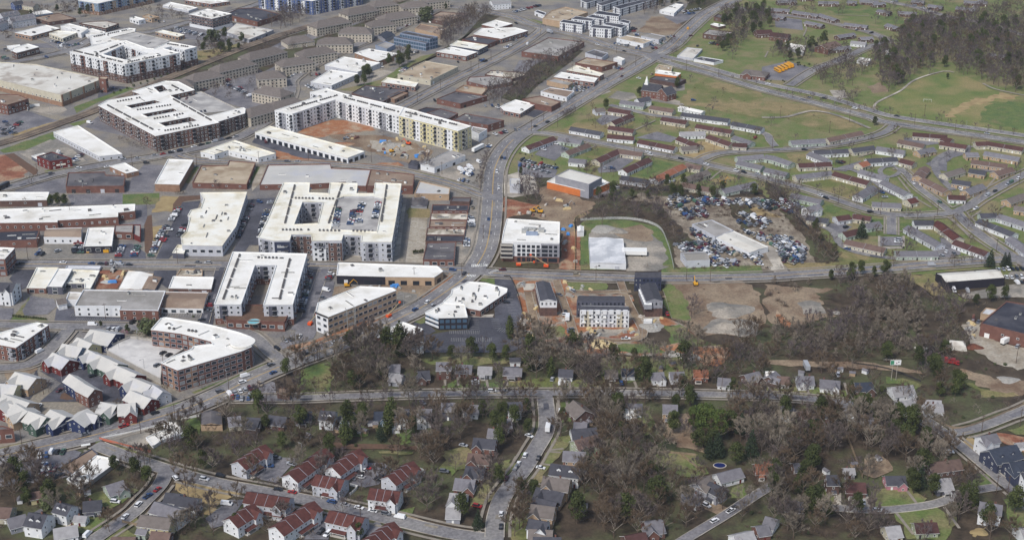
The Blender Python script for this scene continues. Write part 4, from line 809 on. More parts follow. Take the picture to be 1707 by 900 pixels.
B(10, "white shed with a weathered tan barrel roof", "530,692 285,690 300,635 535,628", 40, "wall_white", "roof_brown", 1, "mill", units=0, gable=1.5); B(10, "shop with a bright white roof, black front and yellow signs", "730,747 545,750 575,632 745,627", 42, "wall_black", "roof_white", 1, "shop", units=3); B(10, "grey-roofed brick shop beside the black-fronted shop", "865,662 748,657 750,612 870,607", 42, "brick_red", "roof_grey", 1, "shop", units=1); B(10, "orange-red corner block next to the grey-roofed brick shop", "915,692 872,672 870,610 918,610", 30, "paint_red", "roof_grey", 1, "plain", units=1)
B(10, "three-storey brick corner office cut by the left edge", "32,832 -70,832 -50,755 97,762", 110, "brick_red", "roof_white", 3, "office", units=3)
B(10, "cream-roofed market hall stepping down between two car parks", "1450,747 1190,742 1180,690 1215,655 1240,562 1225,550 1245,515 1310,500 1330,440 1305,400 1612,397 1540,620", 66, "wall_lgrey", "roof_cream", 1, "shop", units=14); B(10, "flat entrance canopy at the foot of the market hall", "1200,797 1125,792 1160,740 1222,745", 32, "wall_dgrey", "roof_cream", 1, "plain", units=0, name="canopy", cat="canopy")
# ---- second row, middle
B(10, "bent white commercial building with a notched front", "1400,152 1308,132 1530,58 1799,145 1690,172 1490,122", 34, "wall_white", "roof_cream", 1, "mill", units=10); B(11, "long white garage block with a row of wide bays", "625,174 20,7 115,-35 735,132", 37, "wall_white", "roof_cream", 1, "dock", units=7)
B(11, "sprawling warehouse with a patched silver-white roof", "50,350 105,220 512,213 518,240 775,250 745,358 625,355 610,332 390,345", 30, "brick_red", "roof_metal_white", 1, "ware", units=4); B(11, "brick warehouse with a brown gravel roof at the bend", "1050,357 748,357 775,250 1060,282", 50, "brick_red", "roof_brown", 1, "ware", units=7)
apt = B(11, "big apartment block with cream roofs around a courtyard and a parking deck", "912,722 712,720 716,680 596,675 585,712 390,714 385,672 258,672 245,712 145,714 40,690 90,600 205,335 378,335 372,400 500,405 508,335 690,340 682,405 795,405 803,337 975,342 945,540", 130, "wall_lgrey", "roof_cream", 4, "apt", ["275,608 330,460 465,462 430,600", "515,640 555,440 600,425 795,425 860,440 815,655"], units=4, rows=["190,642,380,642", "430,645,580,648", "215,600,280,350", "500,600,590,345", "845,590,880,350", "275,435,540,440", "650,648,800,652"], panels=(["wall_grey", None, "wall_dgrey", "wall_grey", None, "wall_white"], 9, 2.5), solo=True)
B(11, "top level of the parking deck inside the big apartment block", "815,653 517,638 557,441 600,426 795,426 858,441", 0, "wall_concrete", "roof_deck", 1, "plain", name="parking_deck", cat="parking deck", units=0, h=max(6, apt[1] - .6), par=.3)
B(11, "white-roofed low industrial shed beside the bare tree", "1285,412 1060,407 1095,325 1292,370", 36, "wall_tan", "roof_metal_white", 1, "ware", units=1); B(11, "open brick shed with a dark roof by the bend", "1420,462 1292,457 1310,430 1430,432", 22, "brick_brown", "roof_dark", 1, "plain", units=0)
for l_, p_, d_, w_, r_ in [("black-roofed shop, top of the small shop strip", "1410,520 1172,520 1178,478 1415,480", 12, "brick_red", "roof_black"), ("white mottled roof, second in the small shop strip", "1405,578 1162,577 1168,532 1412,534", 10, "brick_red", "roof_mottled"), ("brown-roofed brick shop, third in the small shop strip", "1395,624 1156,622 1162,579 1402,580", 16, "brick_red", "roof_brown"), ("white roof with brown patches, fourth in the small shop strip", "1386,677 1136,675 1146,631 1392,634", 12, "brick_red", "roof_mottled"), ("black-roofed shop, fifth in the small shop strip", "1376,720 1132,717 1138,677 1384,679", 16, "brick_brown", "roof_black"), ("largest dark-roofed brick shop at the lower end of the strip", "1320,840 1115,837 1142,725 1330,720", 40, "brick_red", "roof_dark")]:
    B(11, l_, p_, d_, w_, r_, 1, "shop", units=4)
B(11, "grey hangar-like shed with rounded roof left of the strip", "1140,492 1037,487 1040,432 1150,442", 12, "wall_grey", "roof_dark", 1, "plain", units=0, gable=1.5); B(11, "white workshop with a grey roof and a row of white doors", "1190,237 1100,215 1290,125 1393,158", 34, "wall_white", "roof_grey", 1, "ware", units=3, gable=1.5); B(11, "small dark-roofed house at the site entrance", "1080,225 1020,215 1040,188 1090,195", 24, "wall_dgrey", "shingle_dark", 1, "plain", units=0, gable=1.2, name="house", cat="house")
# ---- second row, right
o5 = B(12, "unfinished five-storey office, white and grey over a brick base", "362,730 62,722 -14,714 -2,650 20,570 365,592", 126, "wall_white", "roof_white", 4, "plain", base=("brick_red", 4.2), units=8, name="office_building", cat="office building")
B(12, "tall grey metal box of the orange-based warehouse", "555,347 335,292 425,247 640,302", 90, "wall_grey", "roof_pale", 1, "plain", units=0, name="warehouse", cat="warehouse"); B(12, "orange lower wall of the tall grey warehouse with white skirt roof", "549,392 281,328 335,298 425,262 640,312 690,335", 43, "wall_orange", "roof_white", 1, "plain", units=0, name="warehouse", cat="warehouse")
B(12, "pale metal warehouse with a ribbed silver roof in a mown lot", "797,864 563,858 552,692 778,702", 36, "wall_white", "roof_metal", 1, "ware", units=0, gable=1.2); B(12, "small white gabled pump house by the fence", "522,652 478,654 476,620 523,620", 32, "wall_white", "roof_white", 1, "plain", units=0, gable=1.5, name="shed", cat="shed"); B(12, "long scrapyard shed, tan upper half", "1380,690 1227,607 1357,578 1497,647", 30, "wall_lgrey", "roof_grey", 1, "ware", units=2)
B(12, "long scrapyard shed, white lower half", "1600,792 1384,692 1499,650 1724,754", 32, "wall_white", "roof_pale", 1, "ware", units=3, gable=1); B(12, "small pale blue metal shed with a tan roof in the scrapyard", "1345,838 1195,845 1152,790 1310,785", 46, "wall_lgrey", "roof_grey", 1, "ware", units=0, gable=2); B(12, "roof frame of a filling station canopy beside the boulevard", "105,357 38,354 40,310 103,310", 45, "wall_lgrey", "roof_metal_white", 1, "plain", units=0, name="canopy", cat="canopy")
# ---- third row
cr = B(20, "curved four-storey brick office with a bright white roof", "1160,697 1050,650 1110,615 1250,560 1262,540 1345,530 1390,526 1375,508 1185,458 985,432 1050,358 1080,352 1285,382 1400,408 1560,450 1640,480 1652,505 1640,545 1580,572", 135, "brick_red", "roof_white", 4, "office", units=10, rows=["1090,420,1150,430", "1220,435,1290,445", "1180,615,1250,600"], panels=(["brick_tan", None, "brick_brown"], 6, 5), solo=True)
dk = B(20, "open white parking deck in front of the crescent office", "1048,757 695,570 698,545 850,480 985,500 1200,560 1060,650", 30, "wall_concrete", "concrete_deck", 1, "plain", name="parking_deck", cat="parking deck", units=0, par=.9)
B(20, "long grey-roofed warehouse, white wall on the left, brick front on the right", "1032,308 780,303 785,281 485,279 545,172 1080,180", 63, "wall_white", "roof_grey", 2, "mill", walls={0: "brick_red", 5: "brick_red"}, units=3); B(20, "low white shed with a rusted tan roof beside the long grey warehouse", "1325,297 1050,292 1076,185 1360,190", 28, "wall_white", "roof_brown", 1, "shop", units=0, gable=1.5)
B(20, "white-roofed block right of the arched white roof", "1378,167 1100,162 1130,85 1397,90", 22, "brick_brown", "roof_white", 1, "ware", units=1); B(20, "white arched-roof hall below the red dirt lot", "930,172 768,170 835,45 1003,70", 16, "wall_tan", "roof_white", 1, "plain", units=0, gable=1); B(20, "brown-grey vaulted shed beside the arched white hall", "1010,174 907,167 945,82 1060,88", 14, "wall_dgrey", "roof_brown", 1, "plain", units=2, gable=1); B(20, "cluster of low roofs at the top of the dark alley", "1320,82 1150,80 1180,38 1320,40", 12, "wall_tan", "roof_mottled", 1, "plain", units=5)
B(20, "leftmost white market roof with brick front", "300,162 175,160 240,28 382,28", 32, "brick_red", "roof_cream", 1, "shop", units=1); B(20, "tall bright white middle market roof with dark open front", "405,152 307,150 378,35 472,37", 48, "wall_dgrey", "roof_white", 2, "shop", units=0); B(20, "cream right market roof with terrace", "590,165 552,162 552,132 412,130 470,40 650,48", 28, "wall_dgrey", "roof_cream", 1, "shop", units=6); B(20, "pale blue canopy along the main street behind the market roofs", "650,38 425,35 440,15 660,18", 14, "wall_lgrey", "roof_metal", 1, "plain", units=0, name="canopy", cat="canopy")
B(20, "small white block left of the long grey warehouse", "520,242 430,240 450,188 532,190", 34, "wall_white", "roof_pale", 1, "plain", units=0)
B(20, "three-storey brick townhouse block with white bays and roof", "105,550 -120,508 -60,470 240,385 318,402", 92, "brick_red", "roof_white", 3, "brickapt", units=12, panels=(["wall_white", None, "wall_grey"], 3, 4), solo=True)
U = B(None, "U-shaped white-roofed apartment block around a narrow brick court", "402,508.5 357,508 388,421 512,424 488,509 439,509 460,443 425,443", 128, "wall_lgrey", "roof_white", 4, "apt", rows=["372,500,400,425", "466,500,484,430", "428,430,470,431"], panels=(["wall_dgrey", None, "wall_white", None, "brick_red"], 5, 3), base=("brick_red", 4), solo=True)
B(None, "brick podium with pool terrace below the U-shaped apartments", "474,538 377,534 374,509 488,509", 58, "brick_red", "mulch", 1, "shop", units=0, name="pool_terrace", cat="terrace")
B(21, "low retail strip, black front at left and tan front at right", "1190,91 870,86 552,78 562,-5 1210,18 1248,52", 52, "wall_tan", "roof_white", 1, "dock", walls={1: "wall_black", 2: "wall_black"}, units=2)
of_ = B(21, "new three-storey tan and white office at the street corner", "495,352 415,320 430,258 700,150 915,160 942,177", 118, "wall_tan", "roof_white", 3, "office", units=4, walls={0: "wall_white"}, solo=True)
B(21, "black glass office with white bands and a white roof", "1220,357 1130,320 1250,255 1387,266 1407,352", 74, "wall_black", "roof_white", 2, "glass", units=6); B(21, "rambling brick medical building with a bright white roof", "1490,307 1395,290 1247,250 1300,200 1305,170 1415,120 1530,128 1667,165 1662,190", 40, "brick_red", "roof_white", 1, "shop", units=14); B(21, "white roof half hidden by ivy-clad trees", "1000,502 785,480 985,382 1117,430", 16, "brick_red", "roof_white", 1, "plain", units=3); B(21, "small white-walled annexe behind the bare trees", "1120,575 1035,560 1050,510 1125,515", 14, "wall_white", "roof_pale", 1, "plain", units=1); B(21, "small brown roadside building with a red sign wall", "245,868 165,855 170,808 250,812", 26, "brick_brown", "roof_brown", 1, "plain", units=0)
B(22, "three-storey navy townhouse block by the cross street", "1028,92 852,92 856,56 1026,53", 84, "wall_navy", "shingle_dark", 3, "town", name="townhouse_row", cat="townhouse row", units=0, par=.2, gable=2); B(22, "grey-brown townhouse block with charcoal roof and white decks", "1036,240 928,244 885,142 990,126", 106, "wall_grey", "shingle_dark", 3, "town", name="townhouse_row", cat="townhouse row", units=0, par=.2, gable=1.5, base=("brick_brown", 6), solo=True)
B(22, "white townhouse row of seven units with a charcoal roof", "818,306 497,301 502,272 812,278", 112, "wall_white", "shingle_dark", 4, "town", name="townhouse_row", cat="townhouse row", units=0, par=.2, gable=1.2, panels=(["wall_cream", None, "wall_lgrey"], 4, 2.6), solo=True); B(22, "grey townhouse row standing behind the white row", "790,242 475,242 488,208 785,212", 108, "wall_dgrey", "shingle_dark", 3, "town", name="townhouse_row", cat="townhouse row", units=0, par=.2, gable=1.2, solo=True)
B(22, "leftmost townhouse row, white over brick, with charcoal roof", "346,242 236,242 207,118 300,121", 100, "wall_white", "shingle_dark", 3, "town", name="townhouse_row", cat="townhouse row", units=0, par=.2, gable=1.2, base=("brick_brown", 6), solo=True)
B(23, "long black metal warehouse with a pale grey roof", "1175,124 1108,62 1495,35 1558,94", 50, "wall_black", "roof_pale", 1, "plain", units=6, gable=2.0); B(23, "brick plant with a huge charcoal roof at the right edge", "1400,392 1570,247 1900,300 1800,490", 80, "brick_red", "roof_black", 1, "ware", units=5); B(23, "small tan metal shed against the brick plant", "1458,337 1400,327 1435,290 1507,302", 36, "wall_tan", "roof_metal", 1, "plain", units=0)
B(22, "white site office trailer by the townhouses", "968,372 912,374 914,360 966,358", 20, "wall_white", "roof_white", 1, "plain", units=0, name="site_trailer", cat="trailer", par=.1)
# ---- bottom row
B(30, "long shed with a bright white roof and peeling edge", "525,570 435,507 630,352 778,382", 22, "wall_concrete", "roof_white", 1, "plain", units=2); B(30, "grey lean-to shed along the peeling white roof", "470,480 405,422 600,308 640,342", 14, "wall_dgrey", "roof_brown", 1, "plain", units=0); B(30, "white chapel-like building with a bent roof behind an orange fence", "1000,290 952,236 1070,185 1072,140 1160,132 1197,213 1060,252", 16, "wall_white", "roof_white", 1, "plain", units=1); B(30, "brick building with a dark roof cut by the left edge", "88,180 -60,192 -60,165 20,160", 82, "brick_red", "roof_dark", 1, "shop", units=1); B(30, "dark hip-roofed hall between the chapel and the street", "1450,152 1310,152 1310,68 1446,66", 36, "wall_tan", "roof_dark", 1, "plain", units=0, gable=1.5)

# ---------------------------------------------------------------- gabled and hipped houses, from the two ends of each ridge
def gable_t(L, Wd, wh, rise, wall, roof, hip=False, oh=.45):
    w, r = T(), T(); x, y = L / 2, Wd / 2
    w.prism([(-x, -y), (x, -y), (x, y), (-x, y)], -1, wh, wall)
    if not hip:
        w.poly([(x, -y, wh), (x, y, wh), (x, 0, wh + rise)], wall); w.poly([(-x, y, wh), (-x, -y, wh), (-x, 0, wh + rise)], wall)
    X, Y = x + oh, y + oh; dz = rise * oh / y; rx = X - (Wd * .45 if hip else 0); th = .18
    zb = wh - dz; zt = wh + rise
    for z in (0, -th):
        s = 1 if z == 0 else -1
        for pl in ([(-X, -Y, zb), (X, -Y, zb), (rx, 0, zt), (-rx, 0, zt)], [(X, Y, zb), (-X, Y, zb), (-rx, 0, zt), (rx, 0, zt)]):
            pl = [(a, b, c + z + th) for a, b, c in pl]; r.poly(pl[::s], roof)
        if hip:
            for pl in ([(X, -Y, zb), (X, Y, zb), (rx, 0, zt)], [(-X, Y, zb), (-X, -Y, zb), (-rx, 0, zt)]):
                r.poly([(a, b, c + z + th) for a, b, c in pl][::s], roof)
    for s in (-1, 1):
        r.poly([(-X, s * Y, zb), (X, s * Y, zb), (X, s * Y, zb + th), (-X, s * Y, zb + th)], "trim_white")
        if not hip:
            for k in (-1, 1): r.poly([(k * X, s * Y, zb), (k * X, 0, zt), (k * X, 0, zt + th), (k * X, s * Y, zb + th)], "trim_white")
    return w, r
HN = [0]
WORD = dict(shingle_grey="grey", shingle_dark="charcoal", shingle_navy="navy", shingle_lgrey="pale grey", shingle_taupe="taupe", shingle_brown="brown", shingle_maroon="maroon", shingle_red="red", shingle_rust="rust", roof_white="white", roof_metal_white="white metal", roof_metal="metal", shingle_teal="teal")
WALLW = dict(wall_white="white", wall_cream="cream", wall_tan="tan", wall_grey="grey", wall_dgrey="dark grey", wall_navy="navy", wall_black="black", wall_lgreen="pale green", wall_sage="sage green", wall_blue="blue", wall_sky="light blue", wall_bluegrey="blue-grey", wall_yellow="yellow", wall_pink="pink", wall_lgrey="pale grey", brick_red="brick", brick_brown="brown brick", brick_tan="tan brick", paint_red="red", wall_green="dark green", wall_royal="royal blue", wall_concrete="grey")
def house(t, x1, y1, x2, y2, Wd, wh, rise, roof, wall, name="house", desc=None, group=None, label=None, hip=False, porch=0, dorm=0, chim=None, units=0, full_win=True, near=True, two=None):
    HN[0] += 1; rr = random.Random(HN[0] * 13)
    z = wh + rise
    a, b = TW(t, x1, y1, z), TW(t, x2, y2, z); d = b - a; L = max(d.length, 4)
    c = (a + b) / 2; c.z = 0; rz = math.atan2(d.y, d.x)
    # put local -y towards the camera
    if Vector((math.sin(rz), -math.cos(rz), 0)).dot(-c) < 0: rz += math.pi
    wt, rt = gable_t(L, Wd, wh, rise, wall, roof, hip)
    root = link(name, None, loc=c, rz=rz)
    link("wall", wt.mesh("wall"), root); ro = link("roof", rt.mesh("roof"), root)
    ux, uy = Vector((math.cos(rz), math.sin(rz))), Vector((-math.sin(rz), math.cos(rz)))
    FOOT.append([tuple(c.xy + ux * sx * (L / 2 + .4) + uy * sy * (Wd / 2 + .4)) for sx, sy in ((-1, -1), (1, -1), (1, 1), (-1, 1))])
    nf = 3 if wh > 8.5 else 2 if wh > 4.6 else 1; nw = max(1, int(L / (3.4 if units == 0 else 2.9)))
    def put(nm, tf, p, r=0.0):
        return link(nm, tmesh(tf[0], tf[1], nm), root, Vector(p), r)
    W_ = win_t(1.0, 1.25) if nf < 3 else win_t(1.25, 1.5, "trim_dark")
    dk = rr.randrange(nw)
    for f in range(nf):
        zz = 1.0 + f * 2.8
        for i in range(nw):
            x = -L / 2 + L * (i + .5) / nw
            if f == 0 and (i == dk or (units and i % 3 == 1)): put("door", door_t(1.0, 2.0, rr.choice(["trim_dark", "trim_white", "paint_red" if not units else "trim_dark"])), (x, -Wd / 2 - .02, 0.1))
            else: put("window", W_, (x, -Wd / 2 - .02, zz))
        for sgn in (-1, 1):
            put("window", W_, (sgn * (L / 2 + .02), -Wd * .22, zz), sgn * math.pi / 2); put("window", W_, (sgn * (L / 2 + .02), Wd * .22, zz), sgn * math.pi / 2)
    if not hip and rise > 2 and nf == 2: 
        for sgn in (-1, 1): put("window", win_t(.75, .75), (sgn * (L / 2 + .02), 0, wh + .3), sgn * math.pi / 2)
    if porch:
        pw = L * (.45 if porch == 1 else .95); px = rr.uniform(-1, 1) * (L - pw) / 2 * .8
        pt = T().poly([(px - pw / 2, -Wd / 2 - 2.2, 2.35), (px + pw / 2, -Wd / 2 - 2.2, 2.35), (px + pw / 2, -Wd / 2 + .1, 3.1), (px - pw / 2, -Wd / 2 + .1, 3.1)], roof)
        pt.box(px - pw / 2, -Wd / 2 - 2.2, 2.15, px + pw / 2, -Wd / 2 - 2.05, 2.33, "trim_white"); pt.box(px - pw / 2, -Wd / 2 - 2.1, 0, px + pw / 2, -Wd / 2, .3, "wall_concrete")
        po = link("porch", pt.mesh("porch"), root)
        for sx in (-1, 1): link("porch_post", tmesh(("post",), lambda: T().box(-.1, -.1, .3, .1, .1, 2.2, "trim_white"), "porch_post"), po, Vector((px + sx * (pw / 2 - .15), -Wd / 2 - 2.0, 0)))
    if dorm:
        for i in range(dorm):
            x = L * ((i + .5) / dorm - .5) * .8; ys = -Wd * .3; zr = wh + rise * .4
            w_ = 1.1; dt = T().prism([(x - w_, ys), (x + w_, ys), (x + w_, -.2), (x - w_, -.2)], zr - .8, zr + 1.0, wall)
            dt.poly([(x - w_, ys, zr + 1.0), (x + w_, ys, zr + 1.0), (x, ys, zr + 1.8)], wall)
            dt.poly([(x - w_ - .2, ys - .2, zr + .9), (x, ys - .2, zr + 1.85), (x, .4, zr + 1.85), (x - w_ - .2, .4, zr + .9)], roof); dt.poly([(x, ys - .2, zr + 1.85), (x + w_ + .2, ys - .2, zr + .9), (x + w_ + .2, .4, zr + .9), (x, .4, zr + 1.85)], roof)
            do = link("dormer", dt.mesh("dormer"), root); link("window", tmesh(*win_t(.75, .75), "window"), do, Vector((x, ys - .03, zr)))
    if chim if chim is not None else (rr.random() < .45 and near and not units):
        cx = rr.uniform(-.35, .35) * L
        link("chimney", tmesh(("chim",), lambda: T().box(-.4, -.35, -1.6, .4, .35, 1.1, "brick_red").box(-.3, -.25, 1.1, .3, .25, 1.25, "trim_dark"), "chimney"), ro, Vector((cx, Wd * .08, wh + rise)))
    if two:   # front-facing cross gable
        k, ww, ext = two; x = k * L
        wt2, rt2 = gable_t(Wd / 2 + ext, ww, wh, rise * .85, wall, roof)
        for nm, tt in (("wing_wall", wt2), ("wing_roof", rt2)):
            o = link(nm, tt.mesh(nm), root, Vector((x, -(Wd / 2 + ext) / 2, 0.0)), math.pi / 2)
        put("window", W_, (x, -Wd / 2 - ext - .03, 1.0))
        if nf == 2: put("window", W_, (x, -Wd / 2 - ext - .03, 3.8))
    if units:   # low party walls show as steps in the roof
        n = max(1, units)
        for i in range(1, n):
            x = -L / 2 + L * i / n
            tt = T(); 
            for s in (-1, 1): tt.shared([(x - .09, 0, z + .32), (x + .09, 0, z + .32), (x + .09, s * (Wd / 2 + .4), wh + .12), (x - .09, s * (Wd / 2 + .4), wh + .12), (x - .09, 0, z), (x + .09, 0, z), (x + .09, s * (Wd / 2 + .4), wh - .2), (x - .09, s * (Wd / 2 + .4), wh - .2)], [(0, 1, 2, 3), (0, 3, 7, 4), (1, 5, 6, 2), (3, 2, 6, 7)], "wall_grey")
            link("party_wall", tt.mesh("party_wall"), ro)
    if label: tagit(root, label, name.replace("_", " "), group)
    else: rep(root, desc or f"{WALLW.get(wall, wall)} house with {WORD.get(roof, 'grey')} roof", "by", name.replace("_", " "), group or "houses", c)
    return root, L, rz

# old single-storey row homes on the right
RC = dict(m="shingle_maroon", b="shingle_brown", g="shingle_grey", d="shingle_dark", t="shingle_taupe", r="shingle_rust", R="shingle_red", w="shingle_lgrey")
WC = dict(c="wall_cream", w="wall_white", l="wall_lgreen", g="wall_lgrey", t="wall_tan")
RH = {2: "690,705,830,725,mc 700,795,825,745,mc 590,712,650,705,tg 690,822,850,845,mc 440,828,640,862,dw 680,878,850,892,mw 960,690,1110,715,bc 1035,765,1195,790,mc 1165,735,1320,757,dw 1322,757,1470,777,dw 1260,812,1490,850,mc 1495,795,1690,832,dw 1150,862,1310,858,ww 765,655,920,675,gl",
 12: "140,95,320,30,mw 360,35,510,55,gl 400,130,545,75,bl 430,172,535,182,gw 600,180,740,115,mc 745,115,905,135,bc 775,245,940,170,mw 770,285,940,312,dg 980,300,1165,210,rg 1190,205,1290,222,bc 1180,300,1325,250,tc 1170,330,1385,372,bc 1420,372,1635,325,gl 885,50,1120,97,mw 1145,30,1280,85,mc 1155,98,1255,90,tc 1340,20,1490,72,mc 1495,72,1585,77,mc 1505,25,1620,62,gl 1520,162,1690,147,gl 1530,187,1690,222,gl",
 13: "160,57,380,45,gl 395,42,620,-5,bc 290,130,410,177,gw 310,122,530,112,dw 210,207,420,197,mc 50,157,170,197,gl 0,235,140,265,gl 190,282,420,255,gc 450,260,675,322,mc 600,412,700,350,gw 555,110,700,90,dc 725,95,905,122,gw 870,50,1035,82,bc 985,122,1090,100,gt 655,177,850,165,dw 885,175,970,197,mc 605,207,655,190,rc 620,245,785,292,gw 770,315,930,397,gw 990,285,1040,225,bt 1030,300,1185,377,bt 695,457,880,467,gc 920,442,970,430,Rc 170,400,365,442,gl 275,545,405,567,dc 455,552,540,540,mg 570,535,685,552,mc 500,657,600,632,ml 640,602,735,583,gl 525,702,780,757,bc 845,777,1115,777,gl 930,610,1140,727,gg 965,577,1090,577,dw 1120,580,1260,687,Rc 1240,705,1450,782,mw 1190,412,1300,417,mw 1300,382,1410,340,gt 1220,310,1335,327,dt 1160,272,1280,235,tc 1330,240,1435,257,dt 1490,262,1600,230,bt 1345,182,1575,212,bt 1430,127,1655,167,gt 1300,137,1380,135,gt 1140,62,1310,87,mc 1365,67,1430,65,mc 1440,62,1680,102,mc 960,5,1180,22,mc 1155,32,1215,47,mc 1570,442,1690,400,tt 1622,482,1760,500,tt 1395,532,1500,530,dl 1395,567,1625,657,dw 1525,535,1760,610,gg 1600,682,1720,770,gg 0,150,45,157,gl"}
for t_, s_ in RH.items():
    for it in s_.split():
        x1, y1, x2, y2, cc = it.split(",")
        r0, w0 = RC[cc[0]], WC[cc[1]]; x1, y1, x2, y2 = map(float, (x1, y1, x2, y2))
        L_ = (TW(t_, x1, y1, 4.5) - TW(t_, x2, y2, 4.5)).length
        house(t_, x1, y1, x2, y2, 8.5, 3.2, 2.1, r0, w0, "row_house", f"{WALLW[w0]} row home with {WORD[r0]} roof", "single-storey row homes", units=max(1, round(L_ / 16)))
house(13, 260, 492, 345, 472, 9, 4.8, 2.4, "shingle_grey", "wall_white", label="tall white gabled house between two row homes", two=(.2, 4, 1)); house(2, 1150, 695, 1300, 728, 7, 3.2, .8, "roof_white", "wall_white", "row_house", label="long white-roofed shed beside the overgrown meadow edge"); house(2, 870, 645, 945, 632, 9, 5, 2.6, "shingle_dark", "wall_white", label="white gabled house behind the brick church")
# brick duplexes at the top right
for it in "205,70,370,95 380,90,490,125 290,138,400,160 540,150,690,167 490,232,600,215 820,155,890,177 945,127,1030,120 1040,117,1130,105 890,75,1010,82 720,20,800,15 760,62,840,77 370,10,500,12 30,55,180,62 1270,45,1380,57 1320,5,1470,12 560,5,620,10 640,0,760,7 980,0,1060,7 450,312,570,300 640,245,720,240 1090,30,1180,42 1480,352,1520,350 1550,355,1600,358 100,5,220,0 250,-20,330,-25 60,95,150,110".split():
    x1, y1, x2, y2 = map(float, it.split(","))
    house(3, x1, y1, x2, y2, 8.5, 3.2, 1.9, "shingle_grey", "brick_brown", "duplex", "low brick duplex with grey roof", "brick duplexes", units=2, hip=False, two=(.25, 4, 1.2))
house(3, 585, 268, 680, 278, 9, 3.2, 1.6, "shingle_lgrey", "wall_white", label="white bungalow left of the grey wood"); house(3, 390, 300, 480, 270, 16, 5, 3, "shingle_brown", "brick_red", "hall", label="tall brown-roofed brick hall below the pines"); house(3, 60, 212, 180, 225, 14, 4, 3, "shingle_maroon", "brick_red", "hall", label="maroon-roofed brick hall by the far car park"); house(3, -40, 200, 60, 195, 12, 4, 3, "shingle_maroon", "brick_brown", "hall", label="maroon-roofed wing left of the maroon brick hall"); house(3, 800, 330, 860, 325, 10, 3, 1.5, "roof_white", "wall_white", label="small white-roofed house at the edge of the wood"); house(2, 1560, 452, 1720, 470, 18, 4, 3, "shingle_taupe", "brick_red", "hall", label="wide taupe-roofed brick hall beside the parkway", hip=True, two=(-.2, 8, 2))
house(2, 590, 712, 652, 705, 10, 3, 2, "shingle_taupe", "wall_tan", label="small tan bungalow beside the round dark tree", hip=True)
# church
ch, L_, _ = house(2, 915, 542, 1030, 556, 13, 7, 5, "shingle_dark", "brick_red", "church", label="brick church with dark roof and white steeple", chim=False)[:3]
st = T().box(-1.8, -1.8, 6, 1.8, 1.8, 12, "trim_white").box(-1.3, -1.3, 12, 1.3, 1.3, 14, "trim_white").box(-1.2, -1.2, 14, 1.2, 1.2, 19, "trim_white", .02, .02)
link("steeple", st.mesh("steeple"), ch, Vector((-L_ / 2 + 2.5, 0, 0)))
house(2, 1030, 580, 1092, 562, 13, 6, 5, "shingle_dark", "brick_red", "church_hall", label="brick church hall with gabled end beside the church", chim=False)
# garden apartments, taupe hipped roofs
for it in "-70,402,60,395 40,378,190,345 175,330,350,288 325,272,500,228 390,362,520,352 500,302,650,278 600,254,760,228 695,190,860,188 530,190,650,172 808,136,960,138 668,112,830,80 950,106,1060,92 1010,76,1160,50 826,50,970,22 1115,12,1240,2 400,425,530,452 325,552,470,508 440,520,605,482 960,8,1070,-8 1230,-15,1330,-28".split():
    x1, y1, x2, y2 = (float(v) / 3.011 for v in it.split(","))
    sm_ = it in ("530,190,650,172",)
    house(None, x1 + 300 - 2.5, y1, x2 + 300 + 2.5, y2, 19, 5 if sm_ else 9.0, 5.2, "shingle_taupe", "wall_beige", "garden_apartment", "taupe-roofed beige apartment house", "garden apartment houses", hip=True, chim=False)
for it in "0,88,110,68 60,115,215,90 -40,140,20,120".split():
    x1, y1, x2, y2 = map(float, it.split(",")); house(0, x1, y1, x2, y2, 12, 8, 3.5, "shingle_grey", "wall_lgrey", "townhouse_row", "pale townhouse row with grey gables", "grey gabled townhouse rows", dorm=3, chim=False)
house(0, 80, 15, 140, 5, 10, 6, 3, "shingle_dark", "wall_blue", label="dark blue gabled house in the top left corner"); house(0, 160, 12, 235, 25, 10, 5, 3, "shingle_taupe", "wall_cream", label="cream gabled house in the top left corner"); house(1, 1560, 5, 1680, -5, 12, 7, 3, "shingle_lgrey", "wall_white", label="white row house at the top edge")
house(20, -60, 122, 100, 128, 14, 9, 3, "shingle_dark", "wall_white", "townhouse_row", label="white townhouses with dark roof below the brick corner office", two=(.3, 4, 1)); house(20, 370, 232, 425, 222, 8, 4, 2, "shingle_taupe", "wall_white", label="tiny white gabled shed left of the long grey warehouse", chim=False)
# gabled shop village, with coloured end walls
for it in "590,428,752,458,17,royal 505,480,600,520,12,yellow 410,520,535,545,12,sky 345,578,450,625,12,red 575,560,655,602,11,royal 640,590,770,650,13,green 740,655,890,720,13,red 850,735,985,790,13,royal 1000,790,1060,830,10,lgrey 100,705,235,745,14,tan -20,780,110,790,14,yellow 25,850,190,905,13,tan".split():
    x1, y1, x2, y2, w_, c_ = it.split(",")
    wm = "paint_red" if c_ == "red" else "wall_" + c_
    house(20, float(x1), float(y1), float(x2), float(y2), float(w_), 5.0, 3.6, "roof_metal_white", wm, "village_shop", f"{WALLW.get(wm)} walled shop with white metal gable", "gabled village shops", chim=False, two=(-.3, 6, 2.2))
for it in "-10,30,60,-10,12,red 100,10,180,60,14,tan 190,60,300,100,11,green 330,50,430,95,14,royal 480,110,570,45,13,royal 660,0,760,20,12,green 770,15,880,5,13,red".split():
    x1, y1, x2, y2, w_, c_ = it.split(",")
    wm = "paint_red" if c_ == "red" else "wall_" + c_
    house(30, float(x1), float(y1), float(x2), float(y2), float(w_), 5.0, 3.4, "roof_metal_white", wm, "village_shop", f"{WALLW.get(wm)} walled shop with white metal gable", "gabled village shops", chim=False, two=(.25, 6, 2.0))
house(20, 850, 825, 985, 880, 11, 5, 3.2, "roof_metal_white", "paint_red", "village_shop", "red walled shop with white metal gable", "gabled village shops", chim=False)
